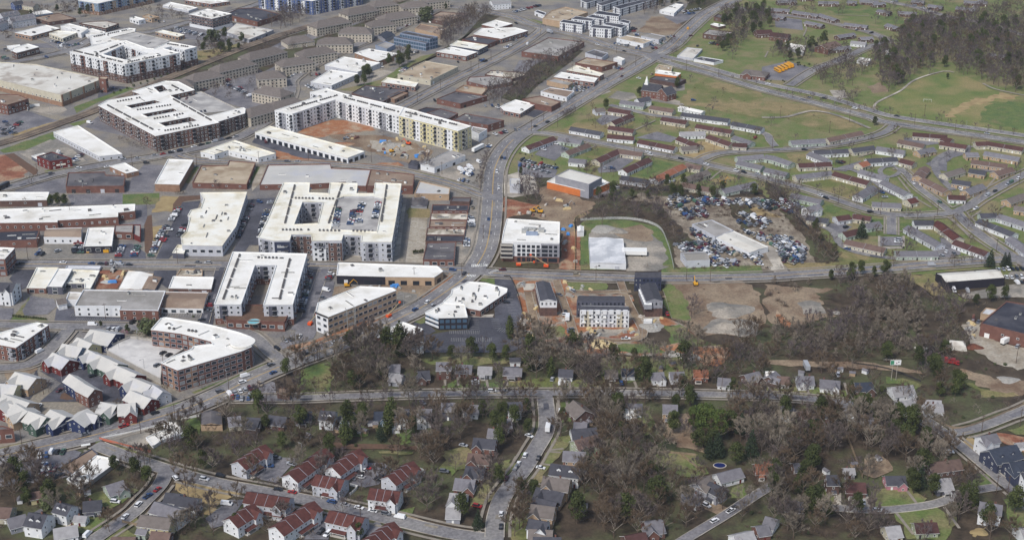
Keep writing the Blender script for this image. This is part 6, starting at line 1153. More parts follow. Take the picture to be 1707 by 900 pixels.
# moving traffic and single vehicles
for s_ in "21 670,458 10,-5 black;21 1065,308 10,-6 blue;21 355,595 10,-4 black sedan;21 125,668 10,-4 grey;21 140,718 10,-4 blue sedan;21 165,560 10,6 black suv;21 540,520 10,-5 silver;21 1145,258 8,-8 white;21 1180,282 8,-8 silver;21 1385,70 8,-8 black sedan;21 1310,48 10,1 blue;21 1635,48 -10,0 maroon;22 475,78 10,0 tan suv;11 1543,577 0,10 blue sedan;11 1597,268 2,10 white;11 1610,372 1,10 white;11 1627,175 4,-10 black;11 1648,180 4,-10 blue;20 1600,740 10,-3 white van;20 1583,780 10,-3 white;20 1435,840 10,-3 grey;30 810,168 10,-3 red pickup;30 560,220 10,-2 grey sedan;30 1012,82 10,-3 black suv;30 190,318 10,-2 silver;30 1440,490 10,2 black suv;30 1335,513 10,2 white;30 1147,507 -5,-6 white;30 955,640 6,-6 white van;30 905,678 6,-6 white suv;30 818,757 6,-6 white sedan;30 572,875 6,-6 white van;32 288,185 2,-10 white truck;32 225,375 3,-8 black;32 138,358 3,-8 white;32 95,412 3,-7 white;31 1625,740 1,-9 white;31 1625,822 1,-9 black;31 1660,508 4,-7 maroon;2 1200,195 4,-8 yellow van;2 1220,242 9,-1 maroon suv;2 880,518 8,2 white;2 785,342 10,2 black;2 700,320 10,2 silver;2 205,832 9,-4 black;2 285,805 9,-4 black;2 770,505 9,-5 maroon;2 1235,662 10,0 blue suv;2 610,298 10,3 white;2 300,220 10,3 silver truck;2 80,160 10,3 black;2 155,295 6,-5 white van;3 310,645 10,2 grey;3 405,648 10,2 black;3 605,715 10,2 white;3 880,765 10,2 black;3 1468,880 10,2 silver;3 40,555 10,2 white;12 940,138 10,3 white;12 955,155 10,3 white;12 1155,185 10,2 black suv;12 1320,218 10,3 white;12 1515,262 10,3 white;12 1565,272 10,3 black;12 1655,282 10,3 silver;12 705,245 10,1 blue;12 390,118 10,2 grey;12 260,122 10,3 white;12 340,85 10,2 white;12 1080,335 5,-6 white;12 1110,325 5,-6 silver;12 1640,45 5,-3 red;13 250,125 10,0 black suv;13 355,425 10,4 white;13 390,440 10,4 black;13 680,530 10,0 black;13 520,630 10,-3 black;13 755,403 10,3 blue;13 775,432 10,0 silver;13 470,203 10,0 green;13 530,772 10,2 blue;13 1080,877 10,0 silver van;13 1175,788 3,-8 white;13 1225,805 5,5 white van;13 1665,632 10,2 green;13 450,590 8,-3 white suv;13 1265,382 5,5 white;13 1410,100 5,-3 white;13 960,340 5,7 white;13 1440,20 10,2 white;22 385,795 10,0 white van;22 315,762 2,-6 silver;22 765,785 -2,-8 blue suv;22 415,365 1,-9 white truck;22 400,325 2,-9 black pickup;22 440,448 3,-9 white suv;22 795,497 10,0 white pickup;22 1065,335 4,9 red pickup;22 15,258 10,0 black;22 545,492 10,0 blue;22 665,762 2,8 grey;20 400,835 10,0 white;20 525,685 10,0 silver suv;20 405,712 10,-2 black suv;20 605,738 8,-2 black;20 260,580 8,-4 white van;20 605,405 10,0 white van;20 920,412 10,0 maroon suv;30 255,35 6,-6 white;30 1480,675 10,1 white van;30 428,780 6,-5 blue sedan;30 755,660 10,1 white;33 1195,337 10,0 white;33 730,718 10,0 white;33 1395,740 10,-1 grey;33 635,665 1,8 silver;32 1375,785 8,-4 white;32 1480,720 8,-5 white pickup;32 1500,700 8,-5 black;32 1320,685 8,4 white suv;32 390,72 10,0 white van;32 240,438 10,2 white;32 165,230 8,3 white;31 1470,690 8,2 red;31 250,400 8,-3 black;31 1380,292 10,2 silver;31 1255,462 10,1 grey;31 1475,305 10,2 black;23 1080,12 10,0 silver van;23 470,735 3,8 white;11 1430,558 8,0 maroon;11 620,45 8,3 silver;0 585,810 8,2 white van;0 1650,830 8,-3 white truck;0 120,425 10,-4 white;0 740,580 4,5 blue;0 665,605 8,-4 black;0 1220,660 8,3 red;10 335,280 10,-2 grey;10 515,245 10,-2 white;10 700,235 10,-2 white;10 1125,135 10,-2 white;10 805,188 10,-2 silver;10 955,210 8,-1 black".split(";"):
    p_ = s_.split(); (x, y), (dx, dy) = P(p_[1])[0], P(p_[2])[0]
    car(int(p_[0]), x, y, dx, dy, p_[3], p_[4] if len(p_) > 4 else RS.choice(["sedan", "suv"]), prep="on the ground by" if 0 else "by", rr=RS)
# vans and trailers on the grey lot, school buses
for x, y in ((1365, 265), (1400, 258), (1425, 250), (1430, 275), (1410, 290), (1440, 290), (1480, 205), (1375, 280)): car(11, x, y, 8, 5, "white", "truck" if x % 2 else "van", prep="on the lot by")
for i in range(5): car(3, 102 + i * 21, 472 - i * 9, 10, 5.5, "yellow", "bus", prep="in")
for i in range(2): car(3, 182 + i * 15, 440 - i * 4, 10, 5.5, "yellow", "bus", prep="in")
# scrapyard
for poly, nn in (("1040,460 1110,420 1260,440 1380,440 1683,450 1880,460 1960,500 1900,540 1683,510 1480,480 1250,500 1200,470 1100,520", 190), ("1150,500 1290,500 1340,560 1240,580 1160,560", 60), ("1500,560 1600,540 1740,590 1683,640 1530,600", 50), ("1560,650 1683,680 1860,700 1960,760 1960,860 1840,870 1780,760 1640,700", 210), ("1225,620 1380,700 1600,800 1680,820 1660,850 1400,790 1230,680", 150), ("1120,740 1300,720 1400,790 1400,880 1360,880 1310,790 1140,780", 100), ("1400,850 1683,850 1683,870 1400,890", 16)):
    q_ = P(poly); xs = [a for a, b in q_]; ys = [b for a, b in q_]; k = 0; tries = 0
    while k < nn and tries < 4000:
        tries += 1; x, y = RS.uniform(min(xs), max(xs)), RS.uniform(min(ys), max(ys))
        if inpoly(x, y, q_): car(12, x, y, RS.uniform(4, 10), RS.choice([-4, -3, 3, 4, 5]), RS.choice(["white", "silver", "silver", "silver", "grey", "grey", "grey", "black", "blue", "maroon", "maroon", "tan", "tan", "green", "white"]), RS.choice(["sedan", "sedan", "suv", "van", "pickup"]), prep="wrecked in", rr=RS); k += 1
for poly, nn in (("240,420 300,400 420,440 400,500 280,520 220,480", 28),):
    q_ = P(poly); k = 0
    while k < nn:
        x, y = RS.uniform(220, 420), RS.uniform(400, 520)
        if inpoly(x, y, q_): car(30, x, y, 8, RS.choice([-3, 3]), None, None, prep="among junk by", rr=RS); k += 1
keep = []
FB = [(min(p[0] for p in f), max(p[0] for p in f), min(p[1] for p in f), max(p[1] for p in f), f) for f in FOOT]
def infoot(x, y, m=0.0): return any(a - m < x < b + m and c - m < y < d + m and (m > 1.5 or inpoly(x, y, f)) for a, b, c, d, f in FB)
GRID = {}
for c_ in CARS:
    if c_[2] < 1 and infoot(c_[0], c_[1]): continue
    k_ = (int(c_[0] // 6), int(c_[1] // 6)); bad = False
    for i in (-1, 0, 1):
        for j in (-1, 0, 1):
            for o_ in GRID.get((k_[0] + i, k_[1] + j), ()):
                dd = math.hypot(o_[0] - c_[0], o_[1] - c_[1])
                if dd < (1.5 if "wreck" in c_[6] else 2.45) and abs(o_[2] - c_[2]) < 2: bad = True
    if bad: continue
    GRID.setdefault(k_, []).append(c_); keep.append(c_)
keep.sort(key=lambda c: c[0] ** 2 + c[1] ** 2 + CAM_H ** 2)
KN = dict(sedan="car", suv="car", pickup="pickup_truck", van="van", bus="school_bus", truck="box_truck")
small, nn = [], 0
for c_ in keep:
    x, y, z, ang, col, kind, prep = c_
    px, py = proj((x, y, 0))
    if not (-30 < px < IW + 30 and -20 < py < IH + 30): continue
    key = car_t(kind, col); junk = prep == "wrecked in"
    if (nn < 290 and not junk) or kind in ("bus", "truck"):
        if kind not in ("bus", "truck"): nn += 1
        nm = KN[kind]
        o = link(nm, tmesh(*key, nm), loc=Vector((x, y, z)), rz=ang)
        rep(o, f"{'yellow school bus' if kind == 'bus' else col + ' ' + {'suv': 'tall car', 'sedan': 'saloon car', 'pickup': 'pickup truck', 'van': 'van', 'truck': 'box truck'}[kind]}", prep, {"car": "car", "pickup_truck": "pickup truck", "van": "van", "school_bus": "school bus", "box_truck": "box truck"}[nm], {"car": "cars on the streets and car parks", "pickup_truck": "pickup trucks on the streets and car parks", "van": "vans on the streets and car parks", "school_bus": "school buses in a row", "box_truck": "box trucks"}[nm], (x, y, 0))
        if py > 560:
            wb = dict(sedan=1.4, suv=1.45, pickup=1.75, van=1.75, bus=3, truck=2.6)[kind]; wy = .9 if kind != "truck" else 1.1
            for sx in (-1, 1):
                for sy in (-1, 1): link("wheel", tmesh(*wheel_t(), "wheel"), o, Vector((sx * wb, sy * wy, -.02)))
    else: small.append((tpl(*key), Matrix.Translation((x, y, z + (RS.uniform(-.2, .5) if junk else 0))) @ Matrix.Rotation(ang, 4, 'Z') @ Matrix.Rotation(RS.uniform(-.12, .12) if junk else 0, 4, 'X')))
o = link("distant_cars", join_mesh("distant_cars", small), kind="stuff"); o["label"] = "far cars and scrapped cars massed in the scrapyard and distant car parks"
# trailers
def trailer(t, x, y, dx, dy, L, label, m="trim_white"):
    a = TW(t, x, y); b = TW(t, x + dx, y + dy); o = link("trailer", T().box(-L / 2, -1.25, 1.1, L / 2, 1.25, 3.9, m).mesh("trailer"), loc=Vector((a.x, a.y, .5)), rz=math.atan2((b - a).y, (b - a).x)); tagit(o, label, "trailer")
    for s in (-.35, -.28, .3): link("wheel", T().box(s * L - .45, -1.2, .05, s * L + .45, 1.2, 1.0, "tyre", .7).mesh("wheel"), o)
trailer(11, 1475, 125, 8, -4, 15, "white semi trailer parked below the yellow wing"); trailer(12, 850, 812, 10, .2, 17, "long white semi trailer backed against the pale metal warehouse"); trailer(12, 850, 798, 10, .2, 17, "second white semi trailer, behind the long one at the pale warehouse"); trailer(30, 0, 0, 10, 0, 10, "white trailer", "trim_white") if False else None
trailer(23, 262, 690, 3, 6, 8, "silver camper behind the cottages on the upper street", "car_silver"); trailer(23, 1555, 525, 6, -3, 6, "white box body by the brick plant", "trim_white"); trailer(10, 20, 375, 8, -4, 14, "dark trailer by the left edge above the brick mill", "car_black")
o = link("dump_truck", car_t("truck", "red")[1]().mesh("dump_truck"), loc=TW(23, 1210, 655) + Vector((0, 0, .4)), rz=-.3); tagit(o, "red dump truck in the rough yard below the thicket", "truck")
# construction machines
def excavator(t, x, y, ang, col, label):
    r = link("excavator", None, loc=TW(t, x, y) + Vector((0, 0, .4)), rz=ang); tagit(r, label, "excavator")
    link("undercarriage", T().box(-2, -1.4, 0, 2, -.8, .8, "tyre").box(-2, .8, 0, 2, 1.4, .8, "tyre").box(-1, -.8, .3, 1, .8, .7, "metal_dark").mesh("undercarriage"), r)
    link("cab", T().box(-2.2, -1.3, .9, 1.2, 1.3, 2.0, col).box(-.2, -1.2, 2.0, 1.1, -.1, 2.9, "glass_dark", .85).mesh("cab"), r)
    b = T(); b.tube((1, .3, 1.6), (4, .3, 4.6), .28, .22, col, 4); b.tube((4, .3, 4.6), (6.3, .3, 2.2), .2, .16, col, 4); b.box(5.9, -.3, 1.2, 6.9, .9, 2.2, "metal_dark", .6); link("boom", b.mesh("boom"), r)
excavator(11, 915, 135, .3, "equip_yellow", "yellow excavator in the muddy apartment site"); excavator(11, 1020, 85, 2.6, "equip_orange", "orange excavator beside the cream and yellow wing"); excavator(12, 190, 525, .2, "equip_yellow", "yellow excavator left on the red dirt behind the unfinished office"); excavator(12, 235, 530, 2.9, "equip_yellow", "second yellow excavator behind the unfinished office"); excavator(12, 410, 495, .5, "metal_unit", "grey loader on the tan dirt below the orange warehouse"); excavator(22, 1250, 140, 1.6, "equip_yellow", "yellow machine at the top of the cleared tan field"); excavator(21, 625, 150, .2, "equip_yellow", "yellow excavator in front of the retail strip"); excavator(12, 1430, 340, .4, "equip_yellow", "yellow digger on the lower row-home lawn"); excavator(20, 740, 50, 1.4, "metal_unit", "white digger in the red dirt lot beside the main street"); excavator(22, 585, 462, .4, "lumber", "small tan loader before the white townhouses")
def lift(t, x, y, ang, up, label):
    r = link("boom_lift", None, loc=TW(t, x, y) + Vector((0, 0, .5)), rz=ang); tagit(r, label, "boom lift")
    link("chassis", T().box(-1.6, -1.1, .3, 1.6, 1.1, 1.7, "equip_orange").mesh("chassis"), r); link("boom", T().tube((-1, 0, 1.7), (10, 0, 1.7 + up), .22, .16, "lumber", 4).mesh("boom"), r); link("basket", T().box(9.8, -.6, 1.2 + up, 11, .6, 2.3 + up, "equip_orange").mesh("basket"), r)
lift(12, 95, 875, .05, 0.6, "orange boom lift with a level arm at the foot of the unfinished office"); lift(12, 275, 885, math.pi - .1, 6.5, "orange boom lift with a raised arm at the unfinished office"); lift(21, 893, 350, .9, 4.5, "orange boom lift beside the new tan office"); lift(21, 380, 400, 1.3, .5, "white-and-orange lift by the alley of the tan office")
# stacks of building material and garden sheds
SR = random.Random(31)
def scatter(t, pts, n, mk):
    q_ = P(pts); xs_ = [a for a, b in q_]; ys_ = [b for a, b in q_]; k = 0
    for _ in range(n * 6):
        if k >= n: break
        x, y = SR.uniform(min(xs_), max(xs_)), SR.uniform(min(ys_), max(ys_))
        if not inpoly(x, y, q_): continue
        p = TW(t, x, y)
        if infoot(p.x, p.y, 1.0) or near_road(p.x, p.y, .8): continue
        mk(p); k += 1
def stack(p):
    w_, d_, h_ = SR.choice([(2.5, 1.25, 1.25), (4.0, 1.5, 1.0), (3.0, 2.5, 1.5), (6.0, 2.0, 1.75)]); m_ = SR.choice(["lumber", "lumber", "lumber", "crate_mix", "crate_mix", "stone_pale", "stone_pale", "metal_unit", "metal_unit", "tarp_blue", "brick_red"])
    key = ("stack", w_, m_); o = link("material_stack", tmesh(key, lambda: T().box(-w_ / 2, -d_ / 2, 0, w_ / 2, d_ / 2, h_ * .6, m_, .96, .94).box(-w_ * .3, -d_ * .4, h_ * .6, w_ * .45, d_ * .4, h_, m_, .9, .9), "material_stack"), loc=p + Vector((0, 0, .35)), rz=SR.uniform(0, 3.1))
    rep(o, {"lumber": "stack of pale lumber", "crate_mix": "pallet of mixed crates", "stone_pale": "pallet of pale blocks", "metal_unit": "stack of grey metal goods", "tarp_blue": "blue-wrapped pallet", "brick_red": "pallet of bricks"}[m_], "by", "building material", "stacks of building material", p)
scatter(22, "100,130 210,180 240,470 140,470 110,300", 16, stack); scatter(22, "350,110 700,170 480,200 400,230 460,420 380,420", 14, stack); scatter(22, "480,420 870,410 880,520 520,560", 16, stack); scatter(22, "860,200 900,330 1030,350 1040,430 920,420", 6, stack)
scatter(11, "560,30 800,30 1000,60 1180,120 1040,200 800,130", 26, stack); scatter(12, "20,560 240,480 300,400 500,470 420,560", 10, stack); scatter(12, "375,640 450,600 470,880 390,880", 7, stack); scatter(21, "540,130 900,140 1060,130 1080,230 1000,270 930,200", 8, stack); scatter(20, "610,160 650,50 820,50 770,160", 6, stack); scatter(23, "1290,380 1400,300 1400,480 1330,500", 8, stack)
def shed(p):
    key = ("shed", SR.randrange(3)); c_ = ["wall_tan", "wall_white", "wall_grey"][key[1]]
    o = link("garden_shed", tmesh(key, lambda: T().box(-1.6, -1.2, 0, 1.6, 1.2, 2.1, c_).shared([(-1.8, -1.4, 2.05), (1.8, -1.4, 2.05), (1.8, 1.4, 2.05), (-1.8, 1.4, 2.05), (-1.8, 0, 2.9), (1.8, 0, 2.9)], [(0, 1, 5, 4), (2, 3, 4, 5), (1, 2, 5), (3, 0, 4), (3, 2, 1, 0)], "shingle_grey"), "garden_shed"), loc=p, rz=SR.uniform(0, 3.1))
    rep(o, WALLW[c_] + " garden shed", "by", "shed", "small garden sheds", p)
scatter(22, "0,600 1280,620 1280,700 0,700", 7, shed); scatter(31, "300,120 1400,110 1400,220 300,240", 8, shed); scatter(32, "430,180 560,100 560,860 400,860", 6, shed); scatter(33, "380,380 1000,380 1000,560 380,480", 5, shed); scatter(30, "0,560 700,600 640,840 0,760", 6, shed); scatter(23, "0,650 900,700 900,740 0,720", 5, shed)
# billboard
r = link("billboard", None, loc=TW(23, 825, 760)); r.scale = (.7, .7, .62); tagit(r, "lone billboard on two tall pale poles among bare trees", "billboard")
for x_ in (-1.2, 2.6): link("pole", T().cyl(x_, 0, 0, 17, .28, .22, "bark_pale", 6).mesh("pole"), r)
link("panel", T().box(-3.4, -.2, 16.2, 5.2, .1, 21.0, "trim_white").box(-3.2, -.24, 16.6, -.4, -.2, 20.6, "tarp_green").mesh("panel"), r, Vector((0, 0, 0)))
link("panel_picture", T().box(2.9, -.26, 18.4, 3.7, -.21, 19.8, "wall_navy").box(1.2, -.26, 17.4, 2.2, -.21, 18.6, "leaf_pink").mesh("panel_picture"), r)
lt = T(); 
for k in range(13): lt.box(-9 + k * 1.1, -.1, 21.1, -8.6 + k * 1.1, .05, 21.9 + .3 * (k % 2), "concrete")
lt.box(-9.2, 0, 20.9, 5.2, .1, 21.1, "metal_dark"); link("letter_row", lt.mesh("letter_row"), r, kind="stuff")
# soccer goal, heaps, pools
r = link("soccer_goal", None, loc=TW(3, 1080, 668) + Vector((0, 0, .3)), rz=-.12); tagit(r, "white soccer goal standing on the playing field", "goal")
link("goal_frame", T().box(-3.7, -.08, 0, -3.55, .08, 2.4, "trim_white").box(3.55, -.08, 0, 3.7, .08, 2.4, "trim_white").box(-3.7, -.08, 2.3, 3.7, .08, 2.45, "trim_white").mesh("goal_frame"), r)
nt_ = T()
for k in range(15): nt_.tube((-3.6 + k * .51, 0, 2.35), (-3.6 + k * .51, 2, 0), .03, .03, "trim_white")
link("net", nt_.mesh("net"), r, kind="stuff")
def heap(t, x, y, rx, h, m, label, name="stone_heap", seed=1, n=60):
    rr = random.Random(seed); c = TW(t, x, y); tt = T()
    N = 18; ring = [[0] * N for _ in range(5)]; V = []
    for j in range(5):
        f = j / 4.0
        for i in range(N):
            a_ = 6.2832 * i / N; rad = rx * (1 - f) * (1 + .18 * math.sin(3 * a_ + seed) + rr.uniform(-.07, .07)) + .1
            V.append((rad * math.cos(a_), rad * math.sin(a_) * .8, h * (f ** .8) * rr.uniform(.9, 1.1)))
    tt.shared(V, [(j * N + i, j * N + (i + 1) % N, (j + 1) * N + (i + 1) % N, (j + 1) * N + i) for j in range(4) for i in range(N)], m)
    o = link(name, tt.mesh(name), loc=c + Vector((0, 0, .3)), kind="stuff"); o["label"] = label
heap(22, 1470, 305, 15, 2.4, "gravel", "upper grey gravel heap on the cleared tan field"); heap(22, 1440, 415, 13, 3.2, "gravel", "left peak of the lower grey gravel heap", seed=3); heap(22, 1520, 420, 15, 2.6, "gravel", "right part of the lower grey gravel heap", seed=5); heap(22, 960, 415, 8, 1.8, "stone_pale", "pale rubble heap beside the site trailer", seed=6)
heap(22, 640, 525, 8, 2.2, "lumber", "pile of pale debris at the bottom of the building site", seed=8); heap(22, 1100, 590, 6, 1.6, "stone_pale", "white boulders by the small creek", seed=9); heap(22, 1240, 612, 7, 1.2, "stone_pale", "white boulders by the orange bank", seed=10); heap(22, 1130, 555, 9, 3, "dirt_orange", "orange earth bank above the creek", seed=11); heap(22, 1320, 592, 16, 1.2, "dirt_orange", "long orange earth bank behind the trees", seed=12)
heap(11, 600, 85, 8, 1.2, "dirt_orange", "orange earth mound in the muddy apartment site", seed=13); heap(11, 930, 90, 8, 1.5, "stone_pale", "pale building materials in the muddy site", seed=14); heap(12, 660, 640, 10, 1.6, "stone_pale", "pallets of grey blocks beside the mown lot", seed=15); heap(12, 740, 650, 7, 1.4, "gravel", "second stack of grey blocks beside the mown lot", seed=16); heap(20, 700, 120, 4, 1.5, "metal_unit", "metal scrap in the red dirt lot", seed=17); heap(23, 455, 322, 3, 1.2, "stone_pale", "white rubbish in the thicket clearing", seed=18)
heap(23, 1010, 555, 4, 1.2, "stone_pale", "white debris by the pale creek bed", seed=19); heap(23, 1580, 760, 6, 1.2, "stone_pale", "white rubble in the rough yard", seed=20); heap(23, 1290, 710, 5, 2, "dirt_tan", "sandy mound in the rough yard", seed=21); heap(23, 1360, 545, 5, 2, "rust", "scrap heap beside the brick plant", seed=22); heap(33, 1390, 850, 4, .6, "straw", "straw-coloured mound at the bottom right", seed=23)
for i, (x, y, s) in enumerate([(855, 70, 3), (855, 45, 0)]):
    if s: o = link("tarpaulin", T().box(-s, -2, 0, s, 2, 1.4, "tarp_blue", .9, .9).mesh("tarpaulin"), loc=TW(11, x, y) + Vector((0, 0, .4))); tagit(o, "blue tarpaulin over a stack in the muddy apartment site", "tarpaulin")
o = link("roofed_tent", T().shared([(-6, -4, 0), (6, -4, 0), (6, 4, 0), (-6, 4, 0), (-5, -3.5, 3), (5, -3.5, 3), (5, 3.5, 3), (-5, 3.5, 3), (-3, 0, 4.5), (3, 0, 4.5)], [(0, 1, 5, 4), (1, 2, 6, 5), (2, 3, 7, 6), (3, 0, 4, 7), (4, 5, 9, 8), (5, 6, 9), (6, 7, 8, 9), (7, 4, 8)], "roof_pale").mesh("roofed_tent"), loc=TW(23, 1240, 545), rz=-.2); tagit(o, "faceted white tent in the rough yard", "tent")
o = link("swimming_pool", T().cyl(0, 0, 0, .35, 4.3, 4.3, "concrete", 22).cyl(0, 0, .35, .36, 3.7, 3.7, "water_dark", 22).mesh("swimming_pool"), loc=TW(32, 1408, 415)); o.scale = (.8, .62, 1); tagit(o, "oval dark blue garden pool behind the grey houses", "pool")
# fences
def fence(t, pts, h, m, label, sp=2.5):
    c = smooth([TW(t, *p) for p in P(pts)], sp); fr = frames(c); r = link("fence", None, loc=c[0]); tagit(r, label, "fence"); tt = T(); pp = T()
    for (a, _, na), (b, _, nb) in zip(fr, fr[1:]):
        a_, b_ = a - c[0], b - c[0]; k = na * .04
        tt.shared([(a_.x - k.x, a_.y - k.y, .1), (b_.x - k.x, b_.y - k.y, .1), (b_.x + k.x, b_.y + k.y, .1), (a_.x + k.x, a_.y + k.y, .1), (a_.x - k.x, a_.y - k.y, h), (b_.x - k.x, b_.y - k.y, h), (b_.x + k.x, b_.y + k.y, h), (a_.x + k.x, a_.y + k.y, h)], [(0, 1, 5, 4), (2, 3, 7, 6), (4, 5, 6, 7)], m)
        pp.box(a_.x - .08, a_.y - .08, 0, a_.x + .08, a_.y + .08, h + .15, m)
    link("boards", tt.mesh("boards"), r, kind="stuff"); link("posts", pp.mesh("posts"), r, kind="stuff")
fence(30, "650,245 820,290 985,330", 1.5, "fence_orange", "orange mesh fence along the side street below the chapel"); fence(30, "665,240 830,208 1010,165", 1.3, "trim_white", "white mesh fence along the boulevard by the chapel"); fence(30, "1080,140 1300,95", 1.3, "trim_white", "white mesh fence from the chapel to the car lot"); fence(22, "1040,180 1065,260 1095,360", .9, "concrete", "pale kerb wall beside the charcoal townhouses"); fence(32, "930,400 1010,340 1150,345 1250,355", 1.8, "fence_wood", "wooden fence round the steep back garden in the hollow"); fence(32, "1150,345 1230,410 1310,470", 1.8, "fence_wood", "wooden fence running down to the house with the pool")
fence(33, "520,220 560,310 630,500", 2.0, "fence_wood", "long tan wooden fence through the eastern woods"); fence(33, "1090,115 1240,178 1450,120 1683,20", 1.6, "fence_wood", "weathered fence along the inner side of the three-way junction"); fence(12, "463,900 465,700 462,580 540,545", 2.2, "lumber", "tan construction fence between the dirt and the mown lot"); fence(12, "500,580 800,572 1000,620 1070,740 1110,900", 2.0, "metal_unit", "wire fence round the mown lot of the pale warehouse"); fence(13, "0,335 80,400 200,560 330,690 400,790", 2.2, "fence_black", "dark fence along the scrapyard's eastern tree belt"); fence(12, "780,375 1100,390 1400,400 1683,410", 2.2, "fence_black", "dark fence behind the scrapyard below the row homes")
fence(30, "800,790 920,820 900,860", 1.8, "fence_wood", "brown wooden garden fence at the bottom left"); fence(0, "180,725 200,700 260,695", 2.5, "trim_white", "white curved wall below the grocery store"); fence(23, "560,650 800,690 1010,770", 1.2, "fence_black", "low dark fence below the billboard"); fence(22, "0,88 40,90 90,200 135,400 140,460", 1.5, "fence_black", "dark fence between the car park and the building site"); fence(31, "1000,590 1060,540 1130,460 1080,440", 1.8, "trim_white", "white fence round the eastern red townhouse yards"); fence(31, "640,610 690,560 640,545", 1.6, "trim_white", "white fence behind the central red townhouses")
# utility poles and lamp posts
def pole(t, x, y, h, kind):
    p = TW(t, x, y)
    if kind == "u":
        o = link("utility_pole", tmesh(("upole", h), lambda: T().cyl(0, 0, 0, h, .2, .13, "pole_wood", 5), "utility_pole"), loc=p, rz=.4); link("crossarm", tmesh(("xarm", h), lambda: T().box(-1.3, -.08, h - 1.1, 1.3, .08, h - .9, "pole_wood"), "crossarm"), o); rep(o, "wooden utility pole", "by", "utility pole", "wooden utility poles", p)
    else:
        o = link("lamp_post", tmesh(("lpole", h), lambda: T().cyl(0, 0, 0, h, .14, .09, "pole_metal", 5), "lamp_post"), loc=p, rz=RS.uniform(0, 6)); link("lamp_arm", tmesh(("larm", h), lambda: T().box(0, -.05, h - .15, 2.2, .05, h, "pole_metal").box(1.5, -.18, h - .25, 2.4, .18, h - .1, "pole_metal"), "lamp_arm"), o); rep(o, "slender metal lamp post", "by", "lamp post", "metal lamp posts", p)
for s_ in "u:21 640,510;21 430,640;21 1060,120;21 1370,90;11 1240,280;11 1490,400;11 1510,700;11 1540,100;11 780,200;11 370,190;12 540,290;12 635,290;12 20,190;12 850,130;12 1100,160;12 1370,130;12 160,900;12 1500,370;13 150,330;13 40,110;13 545,220;13 470,470;13 745,540;13 1115,550;13 1330,120;13 1650,340;13 350,650;13 495,740;13 750,820;13 1090,640;13 1500,790;13 1210,690;22 170,850;22 1030,860;22 1345,120;22 600,110;22 1190,110;22 1420,840;23 535,880;23 1630,650;23 145,850;30 145,290;30 920,210;30 1145,130;30 790,700;31 1650,550;31 710,800;32 270,600;32 1040,900;33 1175,290;33 1405,200;33 1655,160;33 705,690;33 1500,600;33 1575,600;10 245,290;10 460,560;10 185,840;10 865,230;10 1160,860;10 1285,230;10 1690,210;2 240,230;2 735,350;2 350,830;2 445,490;2 605,400;2 1330,260;2 180,860;2 1400,500;2 860,430;2 260,800;2 1190,460;3 120,770;3 570,800;3 730,740;3 995,820;3 1060,760;3 1260,860;3 590,560;3 440,870;1 1430,470;1 1560,400;1 1480,450;1 1080,670;1 1230,590;1 440,450;1 960,440;20 1495,840;20 150,240;20 690,360;20 285,850;20 1070,700".split(":")[1].split(";"):
    t_, a_ = s_.split(); x, y = P(a_)[0]; pole(int(t_), x, y, 11.0, "u")
for s_ in "20 900,520;20 780,580;20 945,710;20 405,770;20 1485,790;0 325,720;0 470,230;0 870,560;12 185,170;12 300,150;12 95,330;12 175,280;21 1090,280;21 1505,560;21 670,480;21 990,280;22 900,500;13 910,560;13 560,610;11 1180,170;11 1100,180;30 210,440;30 690,230;30 655,190;30 650,480;31 330,370;32 340,170;2 620,280;2 1195,250;1 440,440;0 175,860;10 600,460;10 490,470;33 1215,270;3 470,700;3 1330,860;12 1205,40".split(";"):
    t_, a_ = s_.split(); x, y = P(a_)[0]; pole(int(t_), x, y, 9.0, "l")

